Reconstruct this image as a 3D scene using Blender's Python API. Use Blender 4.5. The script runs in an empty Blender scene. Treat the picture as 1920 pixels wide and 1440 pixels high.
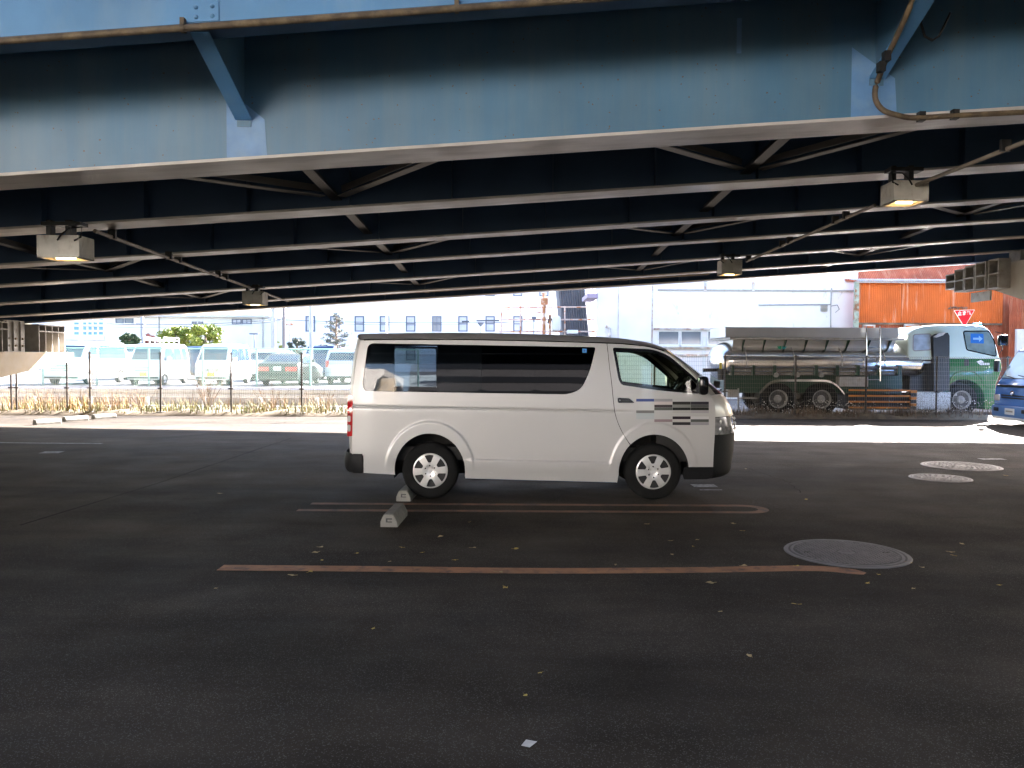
import bpy, bmesh, math, random
from mathutils import Vector, Matrix
from mathutils.geometry import delaunay_2d_cdt
R = math.radians
random.seed(11)
SC = bpy.context.scene
COL = SC.collection

# ------------------------------------------------------------------ camera
F = 1500.0                                   # focal length in pixels of the 1920 px wide photograph
CAM_H = 1.64
CAM_ROT = Matrix.Rotation(R(90) - math.atan(48 / F), 3, 'X') @ Matrix.Rotation(0.005, 3, 'Z')
cam_data = bpy.data.cameras.new('camera')
cam_data.sensor_width = 36.0
cam_data.lens = F / 1920 * 36.0
cam_data.clip_start = 0.05
cam_data.clip_end = 3000
cam = bpy.data.objects.new('camera', cam_data)
COL.objects.link(cam)
cam.matrix_world = Matrix.Translation((0, 0, CAM_H)) @ CAM_ROT.to_4x4()
SC.camera = cam

# ------------------------------------------------------------------ sky and sun
SUN_EL, SUN_AZ = R(28), R(37)                # azimuth counted from the view direction to the right
world = bpy.data.worlds.new('World')
SC.world = world
world.use_nodes = True
wn = world.node_tree
for n in list(wn.nodes):
    wn.nodes.remove(n)
w_out = wn.nodes.new('ShaderNodeOutputWorld')
w_bg = wn.nodes.new('ShaderNodeBackground')
w_sky = wn.nodes.new('ShaderNodeTexSky')
w_sky.sky_type = 'NISHITA'
w_sky.sun_disc = False
w_sky.sun_elevation = SUN_EL
w_sky.sun_rotation = SUN_AZ
w_sky.air_density = 1.0
w_sky.dust_density = 1.6
w_bg.inputs['Strength'].default_value = 0.055
wn.links.new(w_sky.outputs[0], w_bg.inputs[0])
wn.links.new(w_bg.outputs[0], w_out.inputs[0])
sun_data = bpy.data.lights.new('sun', 'SUN')
sun_data.energy = 5.0
sun_data.angle = R(0.5)
sun_data.color = (1.0, 0.95, 0.87)
sun = bpy.data.objects.new('sun', sun_data)
COL.objects.link(sun)
sun_dir = Vector((math.sin(SUN_AZ) * math.cos(SUN_EL), math.cos(SUN_AZ) * math.cos(SUN_EL), math.sin(SUN_EL)))
sun.rotation_euler = sun_dir.to_track_quat('Z', 'Y').to_euler()
SC.view_settings.view_transform = 'Standard'
SC.view_settings.look = 'None'
SC.view_settings.gamma = 1.0
SC.view_settings.use_curve_mapping = False
SC.view_settings.exposure = 4.42
SC.view_settings.use_white_balance = True          # the camera balanced for open shade
SC.view_settings.white_balance_temperature = 6400
SC.view_settings.white_balance_tint = 16
SC.render.engine = 'CYCLES'
SC.cycles.max_bounces = 10
SC.cycles.diffuse_bounces = 5
SC.cycles.glossy_bounces = 5
SC.cycles.transparent_max_bounces = 24
SC.cycles.sample_clamp_indirect = 8.0
SC.cycles.caustics_reflective = False
SC.cycles.caustics_refractive = False

def P(px, py, Y):
    """world point at depth Y that the photograph shows at pixel (px, py)"""
    d = CAM_ROT @ Vector(((px - 960) / F, (720 - py) / F, -1))
    return Vector((0, 0, CAM_H)) + d * (Y / d.y)
def PX(px, Y): return P(px, 672, Y).x
def PZ(px, py, Y): return P(px, py, Y).z
def G(px, py, z=0.0):
    """point on the level z seen at the pixel"""
    d = CAM_ROT @ Vector(((px - 960) / F, (720 - py) / F, -1))
    return Vector((0, 0, CAM_H)) + d * ((z - CAM_H) / d.z)

# ------------------------------------------------------------------ materials
MATS = {}
def mat(name, col, rough=0.6, metal=0.0, var=0.0, vscale=3.0, col2=None, mix=(0.42, 0.62), mscale=2.0, mstretch=(1, 1, 1),
        bump=0.0, bscale=60.0, spec=0.5, coat=0.0, emit=None, estr=0.0, trans=0.0, rvar=0.0, fleck=None, ior=1.45, bdist=0.01):
    if name in MATS:
        return MATS[name]
    m = bpy.data.materials.new(name)
    m.use_nodes = True
    nt = m.node_tree
    b = nt.nodes['Principled BSDF']
    b.inputs['Roughness'].default_value = rough
    b.inputs['Metallic'].default_value = metal
    b.inputs['Specular IOR Level'].default_value = spec
    b.inputs['Coat Weight'].default_value = coat
    b.inputs['Coat Roughness'].default_value = 0.06
    b.inputs['IOR'].default_value = ior
    b.inputs['Transmission Weight'].default_value = trans
    b.inputs['Base Color'].default_value = (*col, 1)
    L = nt.links.new
    tc = nt.nodes.new('ShaderNodeTexCoord')
    out = None
    if col2 is not None or var > 0 or fleck:
        rgb = nt.nodes.new('ShaderNodeRGB'); rgb.outputs[0].default_value = (*col, 1)
        out = rgb.outputs[0]
        if col2 is not None:
            mp = nt.nodes.new('ShaderNodeMapping'); mp.inputs['Scale'].default_value = mstretch
            L(tc.outputs['Object'], mp.inputs[0])
            nz = nt.nodes.new('ShaderNodeTexNoise'); nz.inputs['Scale'].default_value = mscale
            nz.inputs['Detail'].default_value = 7; nz.inputs['Roughness'].default_value = 0.62
            L(mp.outputs[0], nz.inputs['Vector'])
            mr = nt.nodes.new('ShaderNodeMapRange'); mr.inputs[1].default_value = mix[0]; mr.inputs[2].default_value = mix[1]
            L(nz.outputs['Fac'], mr.inputs[0])
            mx = nt.nodes.new('ShaderNodeMix'); mx.data_type = 'RGBA'
            L(mr.outputs[0], mx.inputs['Factor']); L(out, mx.inputs['A']); mx.inputs['B'].default_value = (*col2, 1)
            out = mx.outputs['Result']
        if var > 0:
            nz = nt.nodes.new('ShaderNodeTexNoise'); nz.inputs['Scale'].default_value = vscale
            nz.inputs['Detail'].default_value = 5
            L(tc.outputs['Object'], nz.inputs['Vector'])
            mr = nt.nodes.new('ShaderNodeMapRange'); mr.inputs[1].default_value = 0.3; mr.inputs[2].default_value = 0.7
            mr.inputs[3].default_value = 1 - var; mr.inputs[4].default_value = 1 + var
            L(nz.outputs['Fac'], mr.inputs[0])
            mx = nt.nodes.new('ShaderNodeMix'); mx.data_type = 'RGBA'; mx.blend_type = 'MULTIPLY'
            mx.inputs['Factor'].default_value = 1.0
            L(out, mx.inputs['A']); L(mr.outputs[0], mx.inputs['B'])
            out = mx.outputs['Result']
        if fleck:
            fc, fs, ft = fleck
            vz = nt.nodes.new('ShaderNodeTexVoronoi'); vz.inputs['Scale'].default_value = fs
            L(tc.outputs['Object'], vz.inputs['Vector'])
            gt = nt.nodes.new('ShaderNodeMath'); gt.operation = 'LESS_THAN'; gt.inputs[1].default_value = ft
            sp = nt.nodes.new('ShaderNodeSeparateColor'); L(vz.outputs['Color'], sp.inputs[0])
            L(sp.outputs[0], gt.inputs[0])
            mx = nt.nodes.new('ShaderNodeMix'); mx.data_type = 'RGBA'
            L(gt.outputs[0], mx.inputs['Factor']); L(out, mx.inputs['A']); mx.inputs['B'].default_value = (*fc, 1)
            out = mx.outputs['Result']
        L(out, b.inputs['Base Color'])
    if rvar > 0:
        nz = nt.nodes.new('ShaderNodeTexNoise'); nz.inputs['Scale'].default_value = 1.7; nz.inputs['Detail'].default_value = 6
        L(tc.outputs['Object'], nz.inputs['Vector'])
        mr = nt.nodes.new('ShaderNodeMapRange'); mr.inputs[1].default_value = 0.3; mr.inputs[2].default_value = 0.7
        mr.inputs[3].default_value = rough - rvar; mr.inputs[4].default_value = rough + rvar
        L(nz.outputs['Fac'], mr.inputs[0]); L(mr.outputs[0], b.inputs['Roughness'])
    if bump > 0:
        nz = nt.nodes.new('ShaderNodeTexNoise'); nz.inputs['Scale'].default_value = bscale
        nz.inputs['Detail'].default_value = 4
        L(tc.outputs['Object'], nz.inputs['Vector'])
        bp = nt.nodes.new('ShaderNodeBump'); bp.inputs['Strength'].default_value = bump; bp.inputs['Distance'].default_value = bdist
        L(nz.outputs['Fac'], bp.inputs['Height']); L(bp.outputs[0], b.inputs['Normal'])
    if emit:
        b.inputs['Emission Color'].default_value = (*emit, 1)
        b.inputs['Emission Strength'].default_value = estr
    MATS[name] = m
    return m

def glass(name, tint, base_refl=0.0, rough=0.02):
    """thin pane: lets light through with a tint, mirrors by Fresnel"""
    if name in MATS:
        return MATS[name]
    m = bpy.data.materials.new(name); m.use_nodes = True
    nt = m.node_tree
    for n in list(nt.nodes): nt.nodes.remove(n)
    o = nt.nodes.new('ShaderNodeOutputMaterial')
    mx = nt.nodes.new('ShaderNodeMixShader')
    tr = nt.nodes.new('ShaderNodeBsdfTransparent'); tr.inputs[0].default_value = (*tint, 1)
    gl = nt.nodes.new('ShaderNodeBsdfGlossy'); gl.inputs['Roughness'].default_value = rough
    fr = nt.nodes.new('ShaderNodeFresnel'); fr.inputs[0].default_value = 1.5
    ad = nt.nodes.new('ShaderNodeMath'); ad.operation = 'ADD'; ad.inputs[1].default_value = base_refl
    nt.links.new(fr.outputs[0], ad.inputs[0]); nt.links.new(ad.outputs[0], mx.inputs[0])
    nt.links.new(tr.outputs[0], mx.inputs[1]); nt.links.new(gl.outputs[0], mx.inputs[2])
    nt.links.new(mx.outputs[0], o.inputs[0])
    MATS[name] = m
    return m

# ------------------------------------------------------------------ mesh helpers
class MB:
    """collects shapes and links them as ONE mesh object"""
    def __init__(s, org=(0, 0, 0)):
        s.v, s.f, s.o = [], [], Vector(org)
    def add(s, verts, faces):
        k = len(s.v)
        s.v += [Vector(v) - s.o for v in verts]
        s.f += [tuple(i + k for i in f) for f in faces]
        return s
    def box(s, a, b):
        (x0, y0, z0), (x1, y1, z1) = a, b
        x0, x1 = min(x0, x1), max(x0, x1); y0, y1 = min(y0, y1), max(y0, y1); z0, z1 = min(z0, z1), max(z0, z1)
        return s.add([(x0, y0, z0), (x1, y0, z0), (x1, y1, z0), (x0, y1, z0), (x0, y0, z1), (x1, y0, z1), (x1, y1, z1), (x0, y1, z1)],
                     [(0, 3, 2, 1), (4, 5, 6, 7), (0, 1, 5, 4), (1, 2, 6, 5), (2, 3, 7, 6), (3, 0, 4, 7)])
    def bbox(s, a, b, r=0.02):
        """box with chamfered edges"""
        bm = bmesh.new(); bmesh.ops.create_cube(bm, size=1)
        a, b = Vector(a), Vector(b)
        for v in bm.verts:
            v.co = Vector([(a[i] + b[i]) / 2 + v.co[i] * abs(b[i] - a[i]) for i in range(3)])
        bmesh.ops.bevel(bm, geom=bm.edges[:], offset=r, segments=2, affect='EDGES', profile=0.5)
        bm.verts.index_update()
        s.add([v.co.copy() for v in bm.verts], [tuple(v.index for v in f.verts) for f in bm.faces]); bm.free()
        return s
    def hexa(s, q0, q1):
        """solid between two quads given in the same order"""
        return s.add(list(q0) + list(q1), [(0, 3, 2, 1), (4, 5, 6, 7), (0, 1, 5, 4), (1, 2, 6, 5), (2, 3, 7, 6), (3, 0, 4, 7)])
    def beam(s, a, b, w, h, up=(0, 0, 1)):
        """rectangular bar from a to b"""
        a, b = Vector(a), Vector(b); d = (b - a).normalized()
        sd = d.cross(Vector(up))
        if sd.length < 1e-4: sd = d.cross(Vector((1, 0, 0)))
        sd.normalize(); u = sd.cross(d)
        def q(c): return [c - sd * w / 2 - u * h / 2, c + sd * w / 2 - u * h / 2, c + sd * w / 2 + u * h / 2, c - sd * w / 2 + u * h / 2]
        return s.hexa(q(a), q(b))
    def tube(s, pts, r, n=8, cap=True, r1=None):
        pts = [Vector(p) for p in pts]; rings = []
        for i, p in enumerate(pts):
            d = (pts[min(i + 1, len(pts) - 1)] - pts[max(i - 1, 0)]).normalized()
            ref = Vector((0, 0, 1)) if abs(d.z) < 0.95 else Vector((1, 0, 0))
            u = d.cross(ref).normalized(); w = u.cross(d)
            rr = r if r1 is None else r + (r1 - r) * i / (len(pts) - 1)
            rings.append([p + (u * math.cos(2 * math.pi * k / n) + w * math.sin(2 * math.pi * k / n)) * rr for k in range(n)])
        vs = [v for rg in rings for v in rg]; fs = []
        for i in range(len(pts) - 1):
            for k in range(n):
                a, b = i * n + k, i * n + (k + 1) % n
                fs.append((a, b, b + n, a + n))
        if cap:
            fs.append(tuple(range(n - 1, -1, -1))); fs.append(tuple((len(pts) - 1) * n + k for k in range(n)))
        return s.add(vs, fs)
    def cyl(s, c, ax, r, h, n=24, r2=None):
        """cylinder centred on c along axis ax"""
        c, ax = Vector(c), Vector(ax).normalized()
        return s.tube([c - ax * h / 2, c + ax * h / 2], r, n, True, r2)
    def lathe(s, prof, c=(0, 0, 0), ax=(0, 0, 1), n=32, close=False):
        """profile [(radius, along axis)]"""
        c, ax = Vector(c), Vector(ax).normalized()
        ref = Vector((0, 0, 1)) if abs(ax.z) < 0.9 else Vector((1, 0, 0))
        u = ax.cross(ref).normalized(); w = ax.cross(u)
        vs = []
        for r, h in prof:
            for k in range(n):
                t = 2 * math.pi * k / n
                vs.append(c + ax * h + (u * math.cos(t) + w * math.sin(t)) * r)
        fs = []
        m = len(prof)
        for i in range(m if close else m - 1):
            for k in range(n):
                a, b = i * n + k, i * n + (k + 1) % n
                c2, d2 = ((i + 1) % m) * n + (k + 1) % n, ((i + 1) % m) * n + k
                fs.append((a, b, c2, d2))
        return s.add(vs, fs)
    def prism(s, poly, axis, t0, t1):
        """extrude a 2D outline along axis 'x','y','z' from t0 to t1; outline given in the other two axes"""
        def mk(p, t):
            return {'x': (t, p[0], p[1]), 'y': (p[0], t, p[1]), 'z': (p[0], p[1], t)}[axis]
        n = len(poly)
        return s.add([mk(p, t0) for p in poly] + [mk(p, t1) for p in poly],
                     [tuple(range(n)), tuple(range(2 * n - 1, n - 1, -1))] + [(i, (i + 1) % n, n + (i + 1) % n, n + i) for i in range(n)])
    def sphere(s, c, r, n=8, m=6, sc=(1, 1, 1)):
        vs = []; fs = []
        for i in range(m + 1):
            t = math.pi * i / m
            for k in range(n):
                p = 2 * math.pi * k / n
                vs.append((c[0] + r * sc[0] * math.sin(t) * math.cos(p), c[1] + r * sc[1] * math.sin(t) * math.sin(p), c[2] + r * sc[2] * math.cos(t)))
        for i in range(m):
            for k in range(n):
                a, b = i * n + k, i * n + (k + 1) % n
                fs.append((a, a + n, b + n, b))
        return s.add(vs, fs)
    def mesh(s, name, smooth=False, fix=True, angle=35):
        me = bpy.data.meshes.new(name)
        me.from_pydata(s.v, [], s.f); me.update()
        if fix:
            bm = bmesh.new(); bm.from_mesh(me)
            bmesh.ops.recalc_face_normals(bm, faces=bm.faces[:]); bm.to_mesh(me); bm.free()
        if smooth:
            me.polygons.foreach_set('use_smooth', [True] * len(me.polygons))
            try: me.set_sharp_from_angle(angle=R(angle))
            except Exception: pass
        return me
    def build(s, name, m, parent=None, smooth=False, fix=True, loc=None, angle=35):
        me = s.mesh(name, smooth, fix, angle)
        me.materials.append(m)
        return link(name, me, parent, loc if loc is not None else (s.o if parent is None else (0, 0, 0)))

def link(name, data, parent=None, loc=(0, 0, 0), rot=(0, 0, 0)):
    o = bpy.data.objects.new(name, data)
    COL.objects.link(o)
    o.parent = parent; o.location = loc; o.rotation_euler = rot
    return o
def tag(o, label, cat, group=None):
    o['label'] = label; o['category'] = cat
    if group: o['group'] = group
    return o
def thing(name, label, cat, loc=(0, 0, 0), rz=0.0, group=None):
    o = bpy.data.objects.new(name, None); COL.objects.link(o)
    o.location = loc; o.rotation_euler = (0, 0, rz); o.empty_display_size = 0.2
    return tag(o, label, cat, group)
def kind(o, k): o['kind'] = k; return o
def copy_tree(o, parent=None):
    c = o.copy(); COL.objects.link(c); c.parent = parent
    for ch in o.children: copy_tree(ch, c)
    return c
def ccw_arc(c, r, a0, a1, n):
    return [(c[0] + r * math.cos(R(a0 + (a1 - a0) * i / n)), c[1] + r * math.sin(R(a0 + (a1 - a0) * i / n))) for i in range(n + 1)]
def inside(p, poly):
    x, y = p; c = False; n = len(poly); j = n - 1
    for i in range(n):
        xi, yi = poly[i]; xj, yj = poly[j]
        if (yi > y) != (yj > y) and x < (xj - xi) * (y - yi) / (yj - yi) + xi: c = not c
        j = i
    return c
def dense(poly, step):
    out = []
    n = len(poly)
    for i in range(n):
        a, b = Vector(poly[i]), Vector(poly[(i + 1) % n])
        k = max(1, int((b - a).length / step))
        for j in range(k): out.append(tuple(a + (b - a) * j / k))
    return out
def rounded(poly, rad, seg=4):
    """round the corners of a 2D outline; rad a number or a list"""
    out = []; n = len(poly)
    for i in range(n):
        p, a, b = Vector(poly[i]), Vector(poly[i - 1]), Vector(poly[(i + 1) % n])
        r = rad[i] if isinstance(rad, (list, tuple)) else rad
        r = min(r, (a - p).length * 0.48, (b - p).length * 0.48)
        if r <= 0: out.append(tuple(p)); continue
        p0 = p + (a - p).normalized() * r; p1 = p + (b - p).normalized() * r
        for k in range(seg + 1):
            t = k / seg
            out.append(tuple(p0 * (1 - t) ** 2 + p * 2 * t * (1 - t) + p1 * t * t))
    return out
def spline(pts, n=6):
    """open Catmull-Rom through 2D points"""
    out = []
    pts = [Vector(p) for p in pts]
    for i in range(len(pts) - 1):
        p0, p1, p2, p3 = pts[max(i - 1, 0)], pts[i], pts[i + 1], pts[min(i + 2, len(pts) - 1)]
        for k in range(n):
            t = k / n
            out.append(tuple(0.5 * ((2 * p1) + (p2 - p0) * t + (2 * p0 - 5 * p1 + 4 * p2 - p3) * t * t + (3 * p1 - p0 - 3 * p2 + p3) * t ** 3)))
    out.append(tuple(pts[-1]))
    return out
def panel(outline, holes, step, fn, bstep=None):
    """triangulated sheet with holes: 2D outline, mapped to 3D by fn; returns (verts, faces)"""
    loops = [dense(outline, bstep or step)] + [dense(h, bstep or step) for h in holes]
    vs = []; es = []
    for lp in loops:
        k = len(vs); vs += [Vector(p) for p in lp]
        es += [(k + i, k + (i + 1) % len(lp)) for i in range(len(lp))]
    xs = [p[0] for p in loops[0]]; ys = [p[1] for p in loops[0]]
    nx = int((max(xs) - min(xs)) / step) + 1; ny = int((max(ys) - min(ys)) / step) + 1
    for i in range(1, nx):
        for j in range(1, ny):
            p = (min(xs) + i * step + (step * 0.25 if j % 2 else 0), min(ys) + j * step)
            if inside(p, loops[0]) and not any(inside(p, h) for h in loops[1:]): vs.append(Vector(p))
    v2, _, f2, _, _, _ = delaunay_2d_cdt(vs, es, [], 0, 1e-6)
    keep = []
    for f in f2:
        c = (sum(v2[i][0] for i in f) / len(f), sum(v2[i][1] for i in f) / len(f))
        if inside(c, loops[0]) and not any(inside(c, h) for h in loops[1:]): keep.append(tuple(f))
    return [fn(v[0], v[1]) for v in v2], keep
def grow(poly, d):
    """offset an outline outwards (d > 0) along averaged normals"""
    n = len(poly); out = []
    area = sum(poly[i][0] * poly[(i + 1) % n][1] - poly[(i + 1) % n][0] * poly[i][1] for i in range(n))
    sg = 1 if area > 0 else -1
    for i in range(n):
        a, p, b = Vector(poly[i - 1]), Vector(poly[i]), Vector(poly[(i + 1) % n])
        e1 = (p - a); e2 = (b - p)
        if e1.length < 1e-9 or e2.length < 1e-9: out.append(tuple(p)); continue
        n1 = Vector((e1.y, -e1.x)).normalized(); n2 = Vector((e2.y, -e2.x)).normalized()
        nn = n1 + n2
        nn = nn.normalized() if nn.length > 1e-6 else n1
        out.append(tuple(p + nn * d * sg))
    return out
# ------------------------------------------------------------------ shared materials
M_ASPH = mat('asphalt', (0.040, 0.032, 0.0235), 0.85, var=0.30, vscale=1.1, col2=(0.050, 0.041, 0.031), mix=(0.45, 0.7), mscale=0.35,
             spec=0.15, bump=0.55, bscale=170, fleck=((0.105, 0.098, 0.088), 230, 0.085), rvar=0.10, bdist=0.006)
def stain(m, lanes=0.42, spots=0.5):
    """worn lanes and old oil spots on an asphalt material"""
    nt = m.node_tree; b = nt.nodes['Principled BSDF']; L = nt.links.new
    src = b.inputs['Base Color'].links[0].from_socket
    tc = nt.nodes.new('ShaderNodeTexCoord')
    mp = nt.nodes.new('ShaderNodeMapping'); mp.inputs['Scale'].default_value = (0.16, 0.75, 1); mp.inputs['Rotation'].default_value = (0, 0, 0.12)
    L(tc.outputs['Object'], mp.inputs[0])
    n1 = nt.nodes.new('ShaderNodeTexNoise'); n1.inputs['Scale'].default_value = 1.0; n1.inputs['Detail'].default_value = 6; n1.inputs['Roughness'].default_value = 0.65
    L(mp.outputs[0], n1.inputs['Vector'])
    r1 = nt.nodes.new('ShaderNodeMapRange'); r1.inputs[1].default_value = 0.32; r1.inputs[2].default_value = 0.68; r1.inputs[3].default_value = 1 - lanes; r1.inputs[4].default_value = 1 + lanes
    L(n1.outputs['Fac'], r1.inputs[0])
    n2 = nt.nodes.new('ShaderNodeTexNoise'); n2.inputs['Scale'].default_value = 3.0; n2.inputs['Detail'].default_value = 4; L(tc.outputs['Object'], n2.inputs['Vector'])
    mv = nt.nodes.new('ShaderNodeMix'); mv.data_type = 'VECTOR'; mv.inputs['Factor'].default_value = 0.10
    L(tc.outputs['Object'], mv.inputs['A']); L(n2.outputs['Color'], mv.inputs['B'])
    vo = nt.nodes.new('ShaderNodeTexVoronoi'); vo.inputs['Scale'].default_value = 0.62; L(mv.outputs['Result'], vo.inputs['Vector'])
    r2 = nt.nodes.new('ShaderNodeMapRange'); r2.inputs[1].default_value = 0.06; r2.inputs[2].default_value = 0.24; r2.inputs[3].default_value = 1 - spots; r2.inputs[4].default_value = 1.0
    L(vo.outputs['Distance'], r2.inputs[0])
    mu = nt.nodes.new('ShaderNodeMath'); mu.operation = 'MULTIPLY'; L(r1.outputs[0], mu.inputs[0]); L(r2.outputs[0], mu.inputs[1])
    mx = nt.nodes.new('ShaderNodeMix'); mx.data_type = 'RGBA'; mx.blend_type = 'MULTIPLY'; mx.inputs['Factor'].default_value = 1.0
    L(src, mx.inputs['A']); L(mu.outputs[0], mx.inputs['B']); L(mx.outputs['Result'], b.inputs['Base Color'])
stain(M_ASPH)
M_ROAD = mat('road_asphalt', (0.11, 0.108, 0.105), 0.8, var=0.15, vscale=1.3, bump=0.3, bscale=120)
M_EARTH = mat('dry_earth', (0.16, 0.13, 0.09), 0.9, var=0.3, vscale=4, bump=0.5, bscale=30)
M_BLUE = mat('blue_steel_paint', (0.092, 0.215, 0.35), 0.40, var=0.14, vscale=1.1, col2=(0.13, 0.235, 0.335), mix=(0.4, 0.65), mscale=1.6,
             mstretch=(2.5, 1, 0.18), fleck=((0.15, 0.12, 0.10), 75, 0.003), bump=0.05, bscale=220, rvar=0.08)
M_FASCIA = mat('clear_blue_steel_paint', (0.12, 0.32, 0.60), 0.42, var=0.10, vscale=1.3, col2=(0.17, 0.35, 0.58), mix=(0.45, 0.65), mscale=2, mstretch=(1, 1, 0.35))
M_BLUE_IN = mat('shaded_blue_steel_paint', (0.045, 0.095, 0.185), 0.5, var=0.15, vscale=1.5, bump=0.04, bscale=200)  # darker copy of the blue paint, shade between girders put into the colour
M_BLUE_NEW = mat('fresh_blue_paint', (0.15, 0.32, 0.60), 0.4, var=0.10, vscale=4, col2=(0.21, 0.37, 0.58), mix=(0.45, 0.7), mscale=3)
M_FLANGE = mat('weathered_lit_flange_paint', (0.56, 0.535, 0.51), 0.42, var=0.12, vscale=2.3, col2=(0.33, 0.30, 0.28), mix=(0.5, 0.72), mscale=1.1,
               mstretch=(0.5, 3, 1), bump=0.05, bscale=150, rvar=0.1)  # grime grey, lightened for the bounce off the sunlit ground
M_BRACE = mat('shaded_brace_paint', (0.085, 0.088, 0.095), 0.5, var=0.15, vscale=2)  # braces dimmed in colour for the shade between the girders
M_BRACE2 = mat('lit_brace_paint', (0.24, 0.235, 0.23), 0.5, var=0.15, vscale=2)  # paler copy for the nearest bay, its light put into the colour
M_CONC = mat('pale_concrete', (0.42, 0.39, 0.34), 0.85, var=0.12, vscale=1.5, col2=(0.30, 0.275, 0.24), mix=(0.5, 0.75), mscale=1.2,
             mstretch=(1, 1, 0.3), bump=0.25, bscale=45)
M_DECK = mat('deck_concrete', (0.16, 0.16, 0.16), 0.85, var=0.12, vscale=1)
M_PIPE = mat('rusty_conduit', (0.13, 0.10, 0.07), 0.6, 0.2, var=0.25, vscale=9, col2=(0.20, 0.15, 0.09), mix=(0.45, 0.6), mscale=6)
M_GALV = mat('galvanised_steel', (0.38, 0.37, 0.35), 0.45, 0.6, var=0.15, vscale=12, col2=(0.28, 0.24, 0.19), mix=(0.55, 0.75), mscale=5)
M_BLACK = mat('black_plastic', (0.016, 0.016, 0.017), 0.5, var=0.15, vscale=8)
M_STEEL_BR = mat('bracket_steel', (0.36, 0.34, 0.31), 0.6, 0.1, var=0.15, vscale=6, col2=(0.22, 0.17, 0.13), mix=(0.55, 0.75), mscale=5)

# ------------------------------------------------------------------ ground, lot, road
def sheet(name, x0, x1, y0, y1, z, m, nx=1, ny=1):
    b = MB()
    for i in range(nx):
        for j in range(ny):
            xa, xb = x0 + (x1 - x0) * i / nx, x0 + (x1 - x0) * (i + 1) / nx
            ya, yb = y0 + (y1 - y0) * j / ny, y0 + (y1 - y0) * (j + 1) / ny
            b.add([(xa, ya, z), (xb, ya, z), (xb, yb, z), (xa, yb, z)], [(0, 1, 2, 3)])
    o = b.build(name, m, fix=False); return kind(o, 'structure')
sheet('ground', -900, 900, -700, 1500, -0.03, M_ROAD)
sheet('parking_lot', -45, 45, -60, 22.2, 0.0, M_ASPH)
sheet('verge', -45, 45, 22.2, 24.6, 0.012, M_EARTH)
sheet('road', -60, 60, 24.6, 31.5, -0.004, M_ROAD)
kind(MB().box((-60, 33.5, -0.02), (-2, 80, 0.35)).build('parking_terrace', M_ROAD), 'structure')

# worn orange paint lines of the stalls
M_LINE = mat('worn_orange_paint', (0.36, 0.165, 0.075), 0.7, var=0.2, vscale=6, col2=(0.13, 0.075, 0.055), mix=(0.50, 0.68), mscale=9, bump=0.2, bscale=170)
M_LINE2 = mat('faded_orange_paint', (0.21, 0.105, 0.058), 0.7, var=0.2, vscale=6, col2=(0.085, 0.065, 0.055), mix=(0.45, 0.65), mscale=7, bump=0.2, bscale=170)
M_WLINE = mat('faded_white_paint', (0.22, 0.22, 0.22), 0.7, col2=(0.06, 0.06, 0.06), mix=(0.46, 0.6), mscale=14, bump=0.2, bscale=170)
def ribbon(name, pts, w, z, m, label):
    pts = [Vector(p) for p in pts]; b = MB(); vs = []
    for i, p in enumerate(pts):
        d = (pts[min(i + 1, len(pts) - 1)] - pts[max(i - 1, 0)]); d.normalize()
        n = Vector((-d.y, d.x))
        ww = w[i] if isinstance(w, list) else w
        vs += [(p.x + n.x * ww / 2, p.y + n.y * ww / 2, z), (p.x - n.x * ww / 2, p.y - n.y * ww / 2, z)]
    b.add(vs, [(2 * i, 2 * i + 1, 2 * i + 3, 2 * i + 2) for i in range(len(pts) - 1)])
    o = b.build(name, m, fix=False); kind(o, 'structure'); o['label'] = label
    return o
g = lambda x, y: G(x, y).to_2d()
ribbon('parking_line', spline([g(413, 1065), g(700, 1067.5), g(1000, 1071), g(1300, 1069.5), g(1480, 1066.5), g(1550, 1067.5), g(1590, 1071.5), g(1622, 1076.5)], 4),
       [0.165] * 26 + [0.13, 0.10, 0.07], 0.004, M_LINE, 'bold worn orange stall line across the foreground')
ya_, yb_ = G(960, 946.5).y, G(960, 959).y
rr_ = (ya_ - yb_) / 2; cx_ = G(1394, 953).x; x0_ = G(566, 951).x
hp = [Vector((x0_ + 0.05, ya_)), Vector((0, ya_))] + [Vector((cx_ + rr_ * math.sin(R(t)), (ya_ + yb_) / 2 + rr_ * math.cos(R(t)))) for t in range(0, 181, 15)] + [Vector((0, yb_)), Vector((x0_, yb_))]
ribbon('parking_line', hp, 0.115, 0.004, M_LINE2, 'faded orange hairpin stall line just in front of the van')
ribbon('parking_line', [g(-60, 829), g(60, 831), g(192, 832)], 0.14, 0.004, M_WLINE, 'faded whitish line on the far left of the lot')
ribbon('paint_mark', [g(78, 848.5), g(116, 848)], 0.30, 0.004, M_WLINE, 'small faded white mark on the left asphalt')
ribbon('paint_mark', [g(1298, 911), g(1342, 911)], 0.22, 0.004, M_WLINE, 'small faded stall number mark by the front bumper')
ribbon('paint_mark', [g(1312, 919), g(1354, 919)], 0.05, 0.004, M_WLINE, 'thin faded dash below the stall number')
ribbon('paint_mark', [g(1838, 861), g(1882, 861)], 0.2, 0.004, M_WLINE, 'small faded white smear near the far manhole')

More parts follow.
